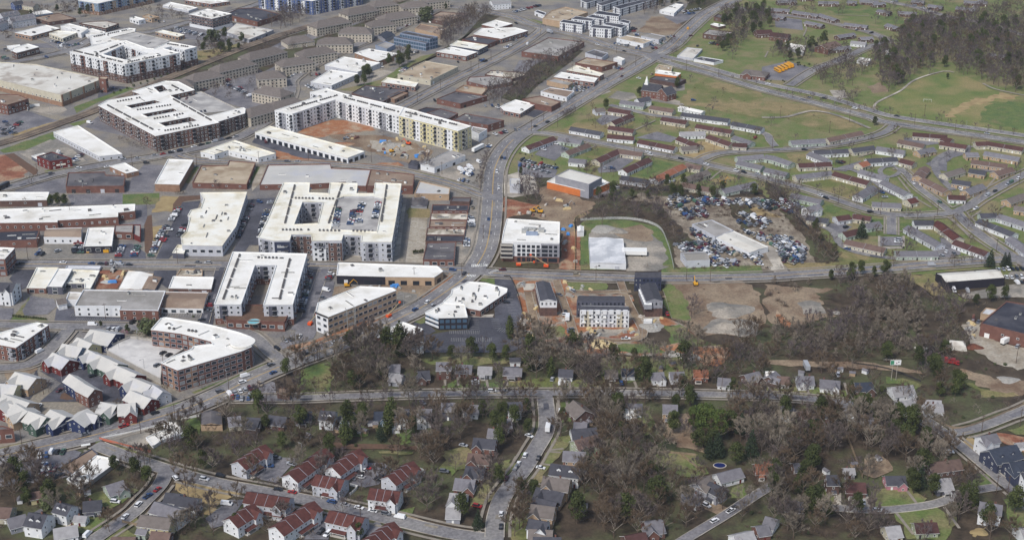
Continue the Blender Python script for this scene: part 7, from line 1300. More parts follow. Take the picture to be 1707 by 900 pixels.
# ---------------------------------------------------------------- trees
def bare_tree(seed, m, spread=.42, first=.3, nl=9, twigs=7, wdt=1.0, up=.75, lite=False):
    rr = random.Random(seed); tr, cr = T(), T()
    V3 = lambda *a: Vector(a)
    top = V3(rr.uniform(-.04, .04), rr.uniform(-.04, .04), .62)
    tr.tube((0, 0, 0), top * .55, .02, .014, "bark", 5); tr.tube(top * .55, top, .014, .008, "bark", 4)
    def limb(p, d, L, r, lv):
        q_ = p + d * L
        if lite and lv < 2:
            o_ = d.orthogonal().normalized() * r * 1.6; cr.poly([p - o_, p + o_, q_], m if lv == 0 else "bark_limb")
        else: cr.tube(p, q_, r * 1.25, r * .7, m if lv == 0 else "bark_limb", 3)
        if lv == 0:
            for k in range(twigs):
                f = rr.uniform(.25, 1); s = p.lerp(q_, f)
                dd = (d + V3(rr.uniform(-1, 1), rr.uniform(-1, 1), rr.uniform(-.5, .9)) * .8).normalized(); e = s + dd * rr.uniform(.05, .1); o_ = dd.orthogonal().normalized() * .0022 * wdt
                cr.poly([s - o_, s + o_, e], m)
                for _ in range(1 if lite else 2):
                    s2 = s.lerp(e, rr.uniform(.3, .9)); e2 = s2 + (dd + V3(rr.uniform(-1, 1), rr.uniform(-1, 1), rr.uniform(-.6, .8))).normalized() * .05; o2 = V3(rr.uniform(-1, 1), rr.uniform(-1, 1), rr.uniform(-1, 1)).normalized() * .0017 * wdt
                    cr.poly([s2 - o2, s2 + o2, e2], m)
            return
        n = 4 if lv == 1 else 3
        for k in range(n):
            f = .35 + .65 * (k + 1) / n; s = p.lerp(q_, f)
            dd = (d * .9 + V3(rr.uniform(-1, 1), rr.uniform(-1, 1), rr.uniform(-.25, .75)) * .75).normalized()
            limb(s, dd, L * rr.uniform(.5, .72), r * .5, lv - 1)
    for k in range(nl):
        f = first + (1 - first) * k / (nl - 1); s = top * f if f < 1 else top
        a_ = k * 2.4 + rr.uniform(-.4, .4); el = up * (.45 + .9 * f)
        d = V3(math.cos(a_) * math.cos(el), math.sin(a_) * math.cos(el), math.sin(el))
        limb(s, d, spread * (1.05 - .45 * f) * rr.uniform(.75, 1.05), .008 * (1.25 - .5 * f), 2)
    return tr, cr
def leafy_tree(seed, m, shape="round", n=1500, sz=.035):
    rr = random.Random(seed); tr, cr = T(), T()
    tr.tube((0, 0, 0), (0, 0, .55), .022, .01, "bark", 5)
    clumps = []
    if shape == "cone":
        for i in range(34):
            z = .12 + .86 * (i / 33) ** .9; rad = .25 * (1 - z) ** .8 + .015; a_ = i * 2.4
            clumps.append((Vector((math.cos(a_) * rad * .75, math.sin(a_) * rad * .75, z)), max(.035, rad * .6)))
    elif shape == "column":
        for i in range(26): z = .08 + .88 * i / 25; clumps.append((Vector((rr.uniform(-.05, .05), rr.uniform(-.05, .05), z)), .13 * math.sin(math.pi * min(.95, z + .08)) + .05))
    elif shape == "bush":
        for i in range(16): a_ = rr.uniform(0, 6.28); q_ = rr.uniform(0, .36); clumps.append((Vector((math.cos(a_) * q_, math.sin(a_) * q_, rr.uniform(.15, .6))), rr.uniform(.14, .26)))
    elif shape == "pine":
        tr.tube((0, 0, .5), (0, 0, .9), .012, .006, "bark", 5)
        for i in range(20): a_ = rr.uniform(0, 6.28); z = rr.uniform(.5, .95); q_ = (1.05 - z) * .5 * rr.uniform(.4, 1); clumps.append((Vector((math.cos(a_) * q_, math.sin(a_) * q_, z)), rr.uniform(.06, .12)))
        for p, r in clumps[:8]: tr.tube((0, 0, p.z - .1), p, .005, .003, "bark", 3)
    else:
        for i in range(24):
            a_ = rr.uniform(0, 6.28); ph = rr.uniform(-.9, 1.4); q_ = .27 * rr.uniform(.4, 1); clumps.append((Vector((math.cos(a_) * math.cos(ph) * q_, math.sin(a_) * math.cos(ph) * q_, .58 + math.sin(ph) * .3)), rr.uniform(.1, .19)))
        for p, r in clumps[:7]: tr.tube((0, 0, .3), p, .01, .004, "bark", 3)
    tot = sum(r ** 2 for _, r in clumps)
    for p, r in clumps:
        for k in range(int(n * r * r / tot)):
            d = Vector((rr.gauss(0, 1), rr.gauss(0, 1), rr.gauss(0, .8) + .25)).normalized(); c = p + d * r * rr.uniform(.65, 1.05)
            u = (d + Vector((rr.uniform(-1, 1), rr.uniform(-1, 1), rr.uniform(-1, 1))) * .9).normalized(); a_ = u.orthogonal().normalized() * sz * rr.uniform(.6, 1.2); b_ = u.cross(a_).normalized() * sz * rr.uniform(.5, 1)
            if c.z > .02: cr.poly([c - a_, c - b_, c + a_, c + b_], m)
    return tr, cr
KT = {}
def kind(name, desc, fns): KT[name] = (desc, fns)
bt = [(lambda s=s, m=m, sp=sp: bare_tree(s, m, sp, .3, 10, 11, 2.6)) for s, m, sp in ((1, "twig_grey", .42), (2, "twig_brown", .46), (3, "twig_purple", .4), (4, "twig_grey", .5), (5, "twig_brown", .4), (6, "twig_purple", .45), (7, "twig_brown", .5))]
far = [(lambda s=s, m=m: bare_tree(s, m, .46, .25, 8, 4, 4.2, .75, True)) for s, m in ((11, "twig_far"), (12, "twig_brown"), (13, "twig_far"), (14, "twig_purple"))]
thin = [(lambda s=s, m=m: bare_tree(s, m, .24, .2, 9, 5, 3.8, 1.1, True)) for s, m in ((21, "twig_pale"), (22, "twig_grey"), (23, "twig_pale"))]
shr = [(lambda s=s, m=m: bare_tree(s, m, .62, .05, 9, 5, 7, .5, True)) for s, m in ((31, "twig_brown"), (32, "twig_purple"), (33, "twig_grey"))]
VAR = {"b": ("bare_tree", "bare grey-brown tree", bt), "f": ("bare_tree", "bare far tree", far), "t": ("bare_tree", "slender bare sapling", thin), "s": ("bare_shrub", "bare brown shrub", shr),
       "e": ("evergreen_tree", "dense dark evergreen tree", [lambda s=s: leafy_tree(s, "leaf_dark") for s in (41, 42, 43)]), "c": ("conifer", "dark pointed conifer", [lambda s=s: leafy_tree(s, "leaf_conifer", "cone", 1400, .028) for s in (51, 52)]),
       "p": ("pine_tree", "tall loose pine", [lambda s=s: leafy_tree(s, "leaf_dark", "pine", 1100, .03) for s in (61, 62)]), "y": ("cypress", "dark columnar cypress", [lambda: leafy_tree(71, "leaf_dark", "column", 1300, .025)]),
       "g": ("evergreen_bush", "low dark green bush", [lambda s=s: leafy_tree(s, "leaf_bush", "bush", 700, .06) for s in (81, 82)]), "m": ("magnolia", "huge glossy green magnolia", [lambda: leafy_tree(91, "leaf_bright", "round", 2600, .03)]),
       "i": ("ivy_tree", "ivy-clad tree", [lambda s=s: leafy_tree(s, "leaf_dark", "column", 900, .035) for s in (95, 96)]), "k": ("blossom_tree", "pink budding tree", [lambda: bare_tree(99, "leaf_pink", .42, .2, 9, 5, 2.5)])}
TC = {}
def tree_tpl(k, i):
    if (k, i) not in TC:
        tr, cr = VAR[k][2][i](); TC[(k, i)] = (tr, cr, None)
    return TC[(k, i)]
TREES = []; TR = random.Random(9)
def tree(t, x, y, h, k):
    p = TW(t, x, y); TREES.append((p.x, p.y, h, k, TR.randrange(len(VAR[k][2]))))
TG = {}; BRUSH = []
def brush_t(seed):
    rr = random.Random(seed); t = T()
    for k in range(110):
        a_ = rr.uniform(0, 6.28); q_ = rr.uniform(0, .55); s = Vector((math.cos(a_) * q_, math.sin(a_) * q_, rr.uniform(0, .25)))
        e = s + Vector((rr.uniform(-.4, .4), rr.uniform(-.4, .4), rr.uniform(.3, .8))) * rr.uniform(.4, 1); o_ = Vector((rr.uniform(-1, 1), rr.uniform(-1, 1), rr.uniform(-1, 1))).normalized() * .022
        t.poly([s - o_, s + o_, e], "brush")
    return t
BT = [brush_t(i) for i in range(5)]
def wood(t, pts, sp, kinds, h0, h1, dens=1.0):
    if (t or 99) > 3 and dens > .7 and not (t == 21 and sp > 25):
        pl = [TW(t, *p) for p in P(pts)]; xs = [p.x for p in pl]; ys = [p.y for p in pl]; pq = [(p.x, p.y) for p in pl]
        A = abs(sum(pl[i].x * pl[(i + 1) % len(pl)].y - pl[(i + 1) % len(pl)].x * pl[i].y for i in range(len(pl)))) / 2
        for _ in range(int(A / 34)):
            x, y = TR.uniform(min(xs), max(xs)), TR.uniform(min(ys), max(ys))
            if inpoly(x, y, pq) and not infoot(x, y, .3) and not near_road(x, y, 1.0): BRUSH.append((x, y))
    pl = [TW(t, *p) for p in P(pts)]; xs = [p.x for p in pl]; ys = [p.y for p in pl]
    A = abs(sum(pl[i].x * pl[(i + 1) % len(pl)].y - pl[(i + 1) % len(pl)].x * pl[i].y for i in range(len(pl)))) / 2
    dens *= .98 if (t is None and sp > 10) or (t or 0) > 30 or t in (21, 22) else 1
    n = int(A / sp ** 2 * dens); k = tries = 0; pq = [(p.x, p.y) for p in pl]
    while k < n and tries < n * 12:
        tries += 1; x, y = TR.uniform(min(xs), max(xs)), TR.uniform(min(ys), max(ys))
        if not inpoly(x, y, pq): continue
        g_ = (int(x // 5), int(y // 5))
        kd = TR.choice(kinds); big = kd not in "sg"
        if any((g_[0] + i, g_[1] + j, big) in TG for i in ((0,) if sp < 7 else (-1, 0, 1)) for j in ((0,) if sp < 7 else (-1, 0, 1)) if (i == 0 or j == 0)): continue
        if infoot(x, y, .5) or near_road(x, y, 1.2): continue
        TG[(g_[0], g_[1], big)] = 1
        h = TR.uniform(h0, h1) * (.28 if kd == "s" else .22 if kd == "g" else .75 if kd == "t" else 1.05 if kd == "p" else 1)
        TREES.append((x, y, h, kd, TR.randrange(len(VAR[kd][2])))); k += 1
# woods and belts
wood(2, "-20,640 180,440 380,310 520,320 430,420 220,560 100,680", 8, "ffffg", 9, 14)
wood(1, "860,560 1050,420 1000,460", 8, "f", 9, 12); wood(1, "1230,260 1230,170 1400,90 1530,80 1560,110 1400,210 1250,330", 8, "fff", 10, 15); wood(1, "1520,680 1530,600 1640,540 1700,560 1690,640 1600,690", 8, "f", 9, 13)
wood(1, "680,560 700,490 770,480 770,540 700,580", 9, "ee", 10, 14); wood(1, "880,450 960,360 1010,330 1040,400 960,450", 9, "eef", 10, 14); wood(1, "110,180 190,90 350,70 370,130 280,170 180,200", 9, "f", 10, 14); wood(1, "560,190 730,190 790,150 780,240 600,230", 11, "f", 6, 9, .5)
wood(0, "330,60 500,40 620,100 540,120 420,100", 11, "ffe", 8, 12); wood(0, "1290,300 1600,260 1610,300 1420,390 1300,380", 11, "ffe", 8, 12, .8); wood(0, "880,60 1230,90 1220,140 1000,130 900,110", 12, "ff", 7, 10, .7); wood(0, "30,230 90,200 100,220 40,260", 9, "f", 8, 10); wood(0, "780,520 1000,560 880,560", 9, "g", 8, 10)
wood(0, "240,70 340,90 260,130 60,210 0,220 180,150", 10, "ffee", 8, 12); wood(0, "1480,860 1600,800 1610,830 1500,900", 9, "f", 7, 9)
wood(2, "1020,20 1350,0 1340,60 1190,40 1170,30 1000,60", 8, "ef", 9, 12); wood(2, "880,100 960,50 1020,100 940,110", 9, "f", 9, 12); wood(2, "1400,130 1480,80 1683,80 1683,190 1600,250 1520,330 1400,340 1380,290 1500,240 1510,200 1440,190", 7.5, "fffe", 9, 14); wood(2, "1100,370 1120,330 1160,330 1120,390", 9, "f", 6, 8)
wood(3, "-60,80 0,60 60,100 80,190 0,190 -60,250", 8, "fffe", 9, 13); wood(3, "40,330 120,270 180,300 290,310 380,310 380,360 240,420 130,410 60,380", 9, "fffe", 9, 13); wood(3, "330,400 480,320 560,320 520,380 380,440", 11, "f", 8, 12, .6)
wood(3, "330,500 480,450 560,400 700,400 760,440 660,500 560,560 360,560", 8.5, "ff", 9, 12); wood(3, "750,330 860,300 920,220 980,170 1140,150 1440,130 1480,170 1760,200 1760,620 1683,610 1560,590 1430,530 1370,490 1330,500 1150,430 1060,460 980,520 860,580 780,560 760,450 700,400", 7.6, "fffffffe", 11, 16)
wood(3, "1480,60 1683,20 1760,180 1500,180 1430,120 1280,120 1300,80", 10, "f", 10, 14, .8); wood(3, "800,60 1000,20 1250,30 1300,110 1050,160 800,130", 22, "f", 10, 14); wood(3, "0,0 500,0 700,30 700,120 300,110 80,70", 26, "f", 10, 14); wood(3, "480,560 620,620 700,700 560,700 440,620", 14, "f", 8, 11)
wood(3, "140,400 330,430 310,460 230,430", 6, "gg", 9, 12); wood(3, "20,520 170,530 160,545 20,530", 6, "g", 7, 9)
wood(12, "560,430 760,370 1000,350 1300,360 1683,380 1690,430 1400,440 1130,440 1040,430 960,460 840,440 780,460 640,470", 8, "fffse", 8, 12); wood(12, "590,480 780,450 1000,480 1080,540 1130,600 1150,700 1260,740 1160,770 1080,700 1000,600 800,570 620,560", 7, "bssf", 8, 13)
wood(12, "90,400 130,320 190,300 230,360 220,470 150,470", 7, "bb", 9, 13); wood(12, "480,230 560,200 610,240 600,290 500,280", 6, "fss", 7, 9); wood(12, "50,130 250,170 380,220 300,220 100,160", 8, "gs", 7, 9); wood(12, "1130,760 1300,720 1280,740 1150,790", 7, "s", 8, 10); wood(12, "1120,880 1683,890 1900,890 1900,900 1120,900", 8, "s", 9, 12)
wood(12, "1150,500 1290,500 1340,560 1240,580", 7, "s", 9, 12, .7); wood(12, "1440,480 1560,500 1600,560 1683,600 1683,640 1560,620 1480,560", 7, "s", 9, 12)
wood(13, "0,330 90,340 170,420 210,500 290,600 400,740 470,830 440,870 330,860 300,780 220,660 80,480 0,400", 7, "bbsf", 9, 13); wood(13, "280,610 330,620 400,720 470,800 470,860 400,840 340,740 270,650", 7, "e", 6, 9)
wood(13, "480,880 900,885 1100,890 1683,850 1683,880 900,900", 13, "be", 8, 12); wood(13, "770,20 850,0 860,20 790,40", 8, "f", 8, 10)
# lower half
wood(21, "420,560 520,540 700,530 780,500 830,560 1000,570 1180,600 1190,700 1060,700 880,640 860,760 700,820 560,820 540,720 440,640", 9.5, "bbbbbe", 12, 19); wood(21, "300,760 520,790 1000,800 1200,830 1200,880 300,900", 12, "bbbs", 10, 15, .8); wood(21, "1130,600 1700,580 1760,620 1700,650 1200,640", 10, "bbe", 9, 14); wood(21, "280,590 340,600 330,880 270,880", 9, "bb", 12, 16)
wood(22, "-20,480 60,470 300,520 310,760 230,800 120,780 130,640 0,600", 8.5, "bbii", 13, 20); wood(22, "330,560 480,560 540,600 700,640 1000,640 1280,700 1280,760 1040,790 700,800 330,770", 10.5, "bbbbbe", 11, 18); wood(22, "900,520 1060,470 1110,480 1330,530 1440,600 1100,610 920,600", 13, "bb", 12, 18, .6); wood(22, "1440,470 1683,430 1700,760 1450,760 1290,700 1440,640", 8.5, "bbbs", 10, 17); wood(22, "1280,850 1683,830 1683,900 1280,900", 14, "b", 10, 15, .4)
wood(23, "0,400 200,420 300,380 560,330 600,250 380,200 480,130 900,80 960,160 1000,300 1050,400 1000,600 500,620 -60,600", 6.8, "ttttbss", 9, 14, 1.0); wood(23, "0,130 200,120 340,160 130,200 150,330 0,250", 8, "tss", 8, 12); wood(23, "380,80 500,40 720,20 900,60 880,110 600,110 420,130", 8, "eeb", 8, 12, .8); wood(23, "1000,150 1100,200 1260,250 1290,300 1250,400 1180,480 1150,400 1060,350 1000,250", 7, "bss", 8, 13)
wood(23, "1290,270 1560,230 1540,290 1400,300 1340,320 1290,390 1250,380", 7.5, "sse", 8, 12); wood(23, "1180,540 1340,580 1500,650 1683,690 1683,720 1400,700 1190,620", 7.5, "ssg", 8, 12); wood(23, "0,580 560,600 1000,620 1150,560 1200,640 1250,760 1130,820 1000,680 600,640 0,630", 8.5, "bbe", 10, 16); wood(23, "1000,800 1200,780 1330,800 1400,900 1020,900", 11, "bbe", 9, 14)
wood(23, "300,680 560,690 620,740 560,770 500,860 340,720", 15, "b", 10, 14)
wood(30, "-40,410 160,380 260,440 480,540 560,560 560,660 420,760 240,700 100,650 -40,660", 9, "bbbe", 10, 15); wood(30, "660,420 800,390 1050,420 1080,470 940,580 800,480 700,500", 9.5, "bbes", 9, 14); wood(30, "1060,300 1200,230 1500,200 1683,230 1600,380 1480,460 1260,430 1100,370", 9, "bbse", 9, 14); wood(30, "1150,760 1300,720 1340,840 1500,860 1500,900 1150,900", 10, "bb", 9, 13); wood(30, "1280,520 1400,560 1440,680 1380,700 1290,600", 15, "b", 9, 13); wood(30, "1380,840 1480,820 1500,900 1380,900", 10, "bbe", 8, 11)
wood(31, "0,110 240,110 330,130 580,130 560,240 480,260 330,280 160,340 120,250 0,220", 8.5, "ebbs", 9, 14); wood(31, "560,120 640,110 760,100 780,200 900,190 1050,180 1060,260 900,280 700,300 560,280", 10, "bbei", 12, 18, .8); wood(31, "860,0 930,0 950,200 890,260 850,100", 11, "ii", 14, 19); wood(31, "1050,100 1250,60 1400,110 1440,230 1330,300 1240,340 1230,480 1200,560 1250,700 1200,780 1080,700 1050,600 1130,480 1100,380 1050,330 1040,250", 9, "bbbbe", 10, 16)
wood(31, "1320,130 1450,110 1540,60 1700,50 1700,100 1500,160 1440,210", 9, "eb", 8, 12); wood(31, "1180,500 1250,480 1260,560 1200,600", 9, "eg", 8, 11); wood(31, "1580,240 1683,100 1760,200 1683,330 1600,330", 9, "e", 10, 14); wood(31, "1060,780 1280,800 1280,900 1080,880", 14, "b", 8, 12, .5); wood(31, "150,760 350,820 330,900 60,900", 11, "bb", 8, 12)
wood(32, "560,20 760,0 780,60 860,100 900,190 1000,230 1100,300 1000,330 880,420 1060,440 1130,500 1100,560 1020,600 760,700 560,650 440,560 500,440 560,340 620,260 600,120", 9.0, "bbbbbbe", 12, 18); wood(32, "440,690 700,700 1000,650 1150,620 1300,760 1200,860 1000,900 500,900 420,800", 9.5, "bbbbe", 11, 17)
wood(32, "960,0 1020,0 1030,180 1150,0 1260,0 1230,60 1060,90 1010,200 960,190", 11, "ebb", 11, 15); wood(32, "1250,250 1450,230 1520,120 1700,20 1700,380 1560,420 1450,380 1330,400 1260,330", 9, "bbec", 12, 17); wood(32, "1540,450 1683,450 1700,640 1580,600", 11, "bb", 11, 15); wood(32, "1250,780 1500,760 1683,700 1700,800 1500,850 1300,880", 13, "bbg", 9, 13)
wood(32, "40,560 160,540 210,600 200,700 100,760 30,700", 9, "eb", 9, 12); wood(32, "-100,60 160,60 220,100 160,230 60,280 -100,260", 9, "eeb", 9, 13)
wood(33, "-20,80 380,60 640,100 760,100 830,180 1000,130 1080,200 1160,270 1100,330 1000,330 900,440 760,370 640,360 560,260 480,240 400,440 240,420 0,430", 9, "bbbbbe", 13, 18); wood(33, "0,440 180,440 380,480 360,600 380,690 350,720 0,700", 9, "bbbe", 12, 17); wood(33, "0,730 350,720 660,740 760,780 800,900 0,900", 9, "bbe", 12, 17); wood(33, "920,430 1050,440 1200,540 1250,600 1000,640 930,560", 9, "bbe", 11, 15)
wood(33, "1000,330 1250,300 1330,400 1350,540 1280,560 1200,480 1080,470", 9.5, "bb", 12, 17, .8); wood(33, "480,440 640,420 640,560 480,620", 13, "ebb", 11, 15); wood(33, "650,520 740,520 740,600 680,620", 9, "e", 10, 12); wood(33, "1180,760 1320,760 1340,860 1180,900", 10, "bb", 10, 14); wood(33, "0,0 600,20 760,60 640,120 0,60", 13, "bb", 11, 15); wood(33, "1090,110 1240,60 1420,40 1300,130 1220,160", 9, "sg", 9, 12); wood(33, "1480,760 1683,700 1683,760 1560,830", 12, "bg", 8, 11)
wood(32, "430,300 480,240 600,300 560,420 520,520 450,480", 12, "bb", 10, 14, .6); wood(31, "280,270 1060,290 1060,330 700,320 300,320", 11, "sg", 9, 12); wood(31, "580,560 760,560 760,760 500,740", 30, "b", 8, 10)
wood(None, "0,800 160,760 280,700 440,672 560,610 700,600 860,610 1110,612 1400,645 1500,668 1600,760 1707,800 1707,905 0,905", 18, "bbbbbbsse", 10, 16, .69)
wood(None, "420,668 700,664 1000,662 1270,667 1400,676 1500,694 1490,706 1380,690 1270,682 1000,676 700,678 420,684", 8.5, "bbbbs", 10, 15, .69)
wood(None, "300,150 430,80 560,38 650,8 720,20 640,60 560,92 500,125 440,165 380,170", 13, "fffs", 6, 9, .69)
wood(None, "880,230 1000,165 1120,150 1400,230 1700,250 1700,430 1400,430 1300,330 1000,300", 23, "bbs", 6, 10, .69)
wood(33, "440,60 600,90 640,130 700,200 900,150 1000,200 1060,260 1040,310 940,340 900,440 760,370 640,360 560,260 480,240 380,200", 11, "eeee", 12, 17, .69)
wood(33, "0,380 240,400 300,560 380,690 300,720 0,700", 15, "e", 10, 14, .69); wood(32, "1440,60 1560,120 1620,200 1560,330 1430,300", 12, "e", 11, 15, .69); wood(33, "60,690 400,700 460,800 400,900 60,900", 13, "eeg", 9, 13, .69)
wood(31, "0,120 240,110 330,140 480,200 560,250 330,280 150,330 100,240", 11, "eeg", 9, 13, .69)
wood(23, "200,430 560,340 620,240 760,160 930,120 980,250 1030,400 960,560 600,600 200,600 0,560", 5.6, "tttb", 10, 15, .55)
wood(23, "0,560 500,590 1000,600 1180,520 1290,400 1330,520 1230,640 1130,700 1000,640 700,620 0,625", 7.5, "bbbt", 10, 15, .69); wood(23, "1000,120 1180,230 1300,270 1260,400 1160,560 1080,420 1040,250", 6.5, "btts", 9, 13, .69)
wood(33, "950,10 1300,-20 1683,-30 1683,40 1240,160 1090,120", 7, "ssg", 9, 12, .69); wood(33, "930,20 1080,40 1080,130 1000,100", 9, "bb", 10, 14, .69); wood(22, "1450,600 1683,600 1683,720 1450,740 1290,690 1290,620", 9, "bbb", 10, 15, .69)
wood(12, "1040,470 1200,450 1680,450 1940,520 1960,640 1700,660 1500,560 1300,590 1150,600", 11, "s", 6, 9, .8); wood(12, "1480,610 1700,640 1850,700 1700,720 1560,680", 9, "s", 6, 9, .8)
wood(20, "80,860 160,880 260,870 420,900 480,860 300,830", 7, "b", 5, 8, .6); wood(30, "0,80 180,90 420,150 560,130 640,60 880,40 900,20 640,110 420,180 180,150 0,110", 6.5, "b", 5, 8, .5)
for t_, pl_, n_ in ((22, "1030,120 1530,115 1683,180 1690,420 1480,470 1250,460 1060,300", 70), (12, "800,440 1130,430 1683,430 2060,640 2060,880 1270,740", 90), (2, "1150,640 1290,510 1683,600 1683,790 1300,700", 60), (12, "240,370 520,440 530,560 480,900 340,900", 30), (3, "0,660 300,680 680,830 380,860 0,730", 50), (22, "60,90 480,130 830,200 1000,360 860,510 300,560 130,470", 60)):
    q_ = P(pl_); xs_ = [a for a, b in q_]; ys_ = [b for a, b in q_]
    for _ in range(n_ // 2):
        x, y = TR.uniform(min(xs_), max(xs_)), TR.uniform(min(ys_), max(ys_))
        if inpoly(x, y, q_):
            p = TW(t_, x, y)
            if not infoot(p.x, p.y, .5) and not near_road(p.x, p.y, .5): BRUSH.append((p.x, p.y, TR.uniform(.7, 1.8)))
# singles: row trees and notable ones
for s_ in "c 13 620,700 16;e 2 665,720 11;c 13 1458,885 13;c 13 1550,885 11;c 13 1575,885 11;e 12 110,285 7;e 3 735,820 8;p 3 400,330 20;p 3 320,340 16;e 3 1210,520 6;e 0 1470,265 14;e 0 1350,275 7;g 0 1390,275 18;y 33 1265,700 15;y 33 1300,670 14;y 33 1345,700 16;e 33 1250,710 7;m 32 1310,235 20;m 32 1400,250 18;m 32 1250,190 15;e 32 1480,200 13;c 32 1340,370 12;c 32 1390,360 12;e 32 380,120 8;c 30 20,0 1;e 21 225,740 12;e 10 335,485 9;e 10 380,487 11;e 10 425,487 10;e 22 850,650 10;e 22 870,770 9;e 21 1300,630 10;i 21 965,600 22;b 21 860,530 15;b 21 1000,600 16;b 12 985,560 13;b 12 640,610 15;b 12 530,610 10;b 22 1240,330 13;b 22 1225,360 11;b 11 1140,250 15;b 11 1090,480 9;b 10 1410,385 9;b 10 210,350 9;b 10 165,480 6;b 10 960,500 9;b 31 330,330 13;b 32 100,830 14;b 30 715,850 12;b 30 1215,560 17;b 30 1390,450 13;b 30 1385,690 10;b 30 1240,830 12;b 23 690,770 11;b 23 1020,760 11;b 23 360,720 14;b 23 560,700 12;b 23 890,890 12;p 32 1210,60 12;e 23 750,900 10;e 23 1130,870 10;c 33 1000,570 14;e 33 960,600 13;b 33 800,330 15;e 33 720,160 12;e 20 835,460 7;g 20 960,470 14;k 20 815,490 6;g 30 300,700 10;c 31 1475,830 11;e 31 700,890 9;e 32 110,620 11;e 30 1545,830 9;e 22 440,560 13;i 22 500,560 12;p 22 910,760 13;p 22 1160,860 13;p 22 1490,870 12;e 21 720,800 10;e 21 840,750 11;c 31 840,260 12;k 1 640,300 7;k 1 600,310 6;g 1 1125,148 22;e 1 1265,70 8;g 13 745,690 1;e 2 885,630 9;e 2 1130,580 11;e 0 1560,330 8;e 0 1500,345 8;b 20 1550,690 8;b 20 1320,820 9;b 20 1480,350 0;y 23 545,880 12;e 20 660,420 5;b 21 300,870 14;b 21 285,640 17;b 21 410,640 14;b 13 830,880 12;b 13 1300,480 9;b 13 490,420 9;b 13 590,480 8;b 13 925,560 8;b 13 910,340 10;b 13 1330,590 9;b 13 1315,640 9;b 13 1630,270 8;b 3 825,600 18;b 3 870,560 14;b 3 560,690 11;b 3 590,660 10;b 3 515,430 13;b 3 1095,490 10;b 3 1170,790 9;b 3 740,160 12;b 3 870,170 10;b 3 525,90 12;b 3 415,70 10;b 2 1490,390 11;b 2 1430,610 6;b 2 1215,540 8".split(";"):
    k_, t_, a_, h_ = s_.split(); x, y = P(a_)[0]
    if float(h_) >= 5: tree(int(t_), x, y, float(h_), k_)
for t_, x1, y1, x2, y2, n_, h_, k_ in [(3, 120, 610, 880, 760, 9, 6.5, "b"), (3, 510, 705, 1683, 890, 14, 6, "b"), (2, 1370, 500, 1683, 570, 4, 6, "b"), (3, 60, 615, 520, 710, 5, 6, "b"), (2, 380, 780, 460, 745, 8, 7, "b"), (11, 1480, 380, 1540, 160, 9, 9, "b"), (20, 1180, 770, 1600, 650, 7, 7.5, "b"), (30, 130, 130, 400, 185, 6, 7, "b"), (20, 960, 880, 1100, 860, 4, 7, "b"), (30, 600, 110, 880, 20, 4, 8, "b"), (10, 770, 60, 960, 130, 7, 5.5, "b"), (0, 650, 770, 1000, 890, 8, 5, "g"), (20, 80, 345, 310, 365, 14, 5, "g"), (12, 470, 880, 1000, 890, 4, 7, "s"), (13, 1180, 870, 1500, 850, 5, 7, "b"), (1, 880, 320, 1180, 140, 10, 6, "s"), (1, 260, 480, 620, 330, 12, 6, "s"), (0, 1250, 440, 720, 620, 12, 7, "g"), (11, 930, 640, 980, 460, 8, 9, "g"), (20, 590, 660, 830, 810, 7, 5, "b"), (32, 345, 150, 330, 260, 3, 6, "b"), (30, 850, 395, 1000, 420, 4, 11, "b"), (11, 1050, 800, 1120, 790, 6, 3, "e"), (31, 20, 545, 440, 620, 7, 5, "b"), (31, 560, 640, 900, 740, 6, 6, "b"), (13, 60, 330, 500, 440, 4, 8, "b"), (23, 60, 770, 300, 850, 3, 9, "b"), (10, 1150, 410, 1210, 410, 4, 7, "s"), (11, 860, 30, 860, 31, 1, 8, "b"), (20, 1090, 250, 1280, 360, 5, 4, "g"), (0, 1010, 130, 1210, 120, 6, 6, "f"), (2, 1090, 290, 1190, 300, 3, 7, "b")]:
    for i in range(n_):
        f = (i + .5) / n_
        p = TW(t_, x1 + (x2 - x1) * f, y1 + (y2 - y1) * f)
        if infoot(p.x, p.y, .3): continue
        TREES.append((p.x, p.y, h_ * TR.uniform(.85, 1.15) * (.4 if k_ in "gs" else 1), k_, TR.randrange(len(VAR[k_][2]))))
TREES = [t for t in TREES if -60 < proj((t[0], t[1], 0))[0] < IW + 60 and -25 < proj((t[0], t[1], 0))[1] < IH + 75]
TREES.sort(key=lambda t: (t[0] ** 2 + t[1] ** 2 + CAM_H ** 2) / t[2] ** 2)
lim = {"bare_tree": 300, "bare_shrub": 160, "evergreen_tree": 240, "evergreen_bush": 60}; cnt = {}; rest = {"bare": [], "ever": []}
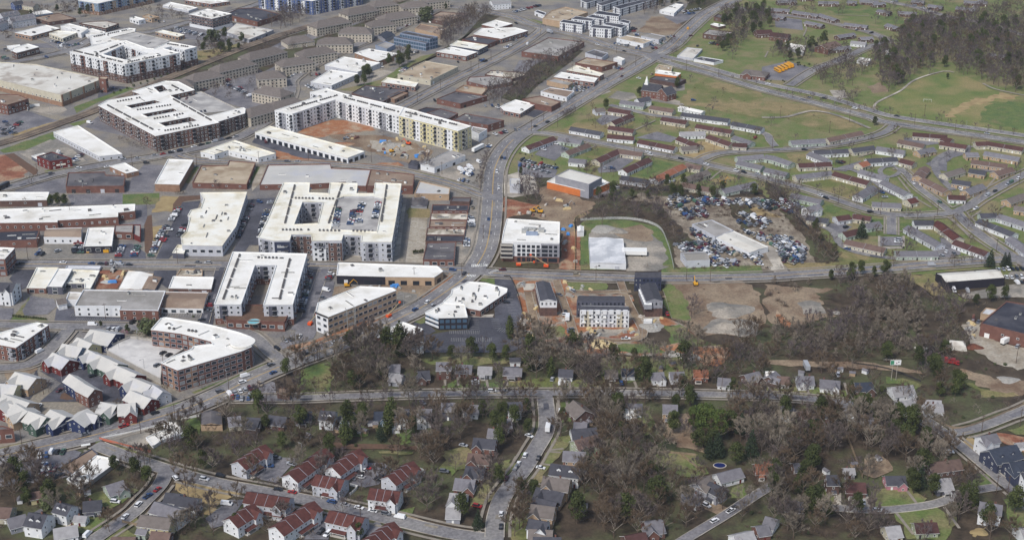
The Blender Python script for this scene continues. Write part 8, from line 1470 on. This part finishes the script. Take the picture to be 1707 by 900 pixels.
for x, y, h, k, i in TREES:
    nm, desc, _ = VAR[k]; cnt[nm] = cnt.get(nm, 0) + 1
    tr, cr_, _m = tree_tpl(k, i)
    rz = TR.uniform(0, 6.28); sx = h * TR.uniform(.85, 1.1) * (.85 if k in "ebf" else 1)
    if cnt[nm] <= lim.get(nm, 200):
        o = link(nm, None, loc=Vector((x, y, .1)), rz=rz); o.scale = (sx, sx, h)
        if (k, i, "m") not in TC: TC[(k, i, "m")] = (tr.mesh("trunk"), cr_.mesh("crown"))
        mt_, mc_ = TC[(k, i, "m")]
        link("trunk", mt_, o); link("crown", mc_, o)
        sz_ = "tall " if h > 15 else "small " if h < 8 and k not in "sgk" else ""
        rep(o, (sz_ + desc) if not desc.startswith(("tall", "low", "huge")) else desc, "by", nm.replace("_", " "), nm.replace("_", " ") + "s", (x, y, 0))
    else:
        far_k = ("f", i % 4) if k in "bf" else (k, i)
        if k in "bf": tr, cr_, _ = tree_tpl("f", i % 4)
        Mx = Matrix.Translation((x, y, .1)) @ Matrix.Rotation(rz, 4, 'Z') @ Matrix.Diagonal((sx, sx, h, 1))
        rest["ever" if k in "egpcyim" else "bare"] += [(tr, Mx), (cr_, Mx)]
bl = []
for x, y, *z_ in BRUSH:
    px, py = proj((x, y, 0))
    if -20 < px < IW + 20 and -20 < py < IH + 30: s_ = z_[0] if z_ else TR.uniform(2.2, 4.6); bl.append((BT[TR.randrange(5)], Matrix.Translation((x, y, .1)) @ Matrix.Rotation(TR.uniform(0, 6), 4, "Z") @ Matrix.Diagonal((s_, s_, s_ * .7, 1))))
o = link("undergrowth", join_mesh("undergrowth", bl), kind="stuff"); o["label"] = "tangled brown undergrowth beneath the bare trees"; print("BRUSH", len(bl))
for nm, l in (("bare_woodland", rest["bare"]), ("evergreen_woodland", rest["ever"])):
    if l:
        o = link(nm, join_mesh(nm, l), kind="stuff"); o["label"] = "mass of farther " + ("bare" if nm[0] == "b" else "evergreen") + " trees and shrubs"
print("TREES", cnt, "joined", len(rest["bare"]) // 2, len(rest["ever"]) // 2, "cars", len(keep), "small", len(small), "foot", len(FOOT))
write_labels()

# ---------------------------------------------------------------- thin haze filling the air
hm = bpy.data.materials.new("haze"); hm.use_nodes = True
hn = hm.node_tree.nodes
for n_ in list(hn):
    if n_.type != 'OUTPUT_MATERIAL': hn.remove(n_)
pv = hn.new("ShaderNodeVolumePrincipled"); pv.inputs["Density"].default_value = .000045; pv.inputs["Color"].default_value = (.80, .86, .95, 1)
hm.node_tree.links.new(pv.outputs[0], hn["Material Output"].inputs["Volume"])
MATS["haze"] = hm
link("haze", T().box(-9500, -3000, -4.5, 9500, 15000, 392, "haze").mesh("haze"), kind="stuff")
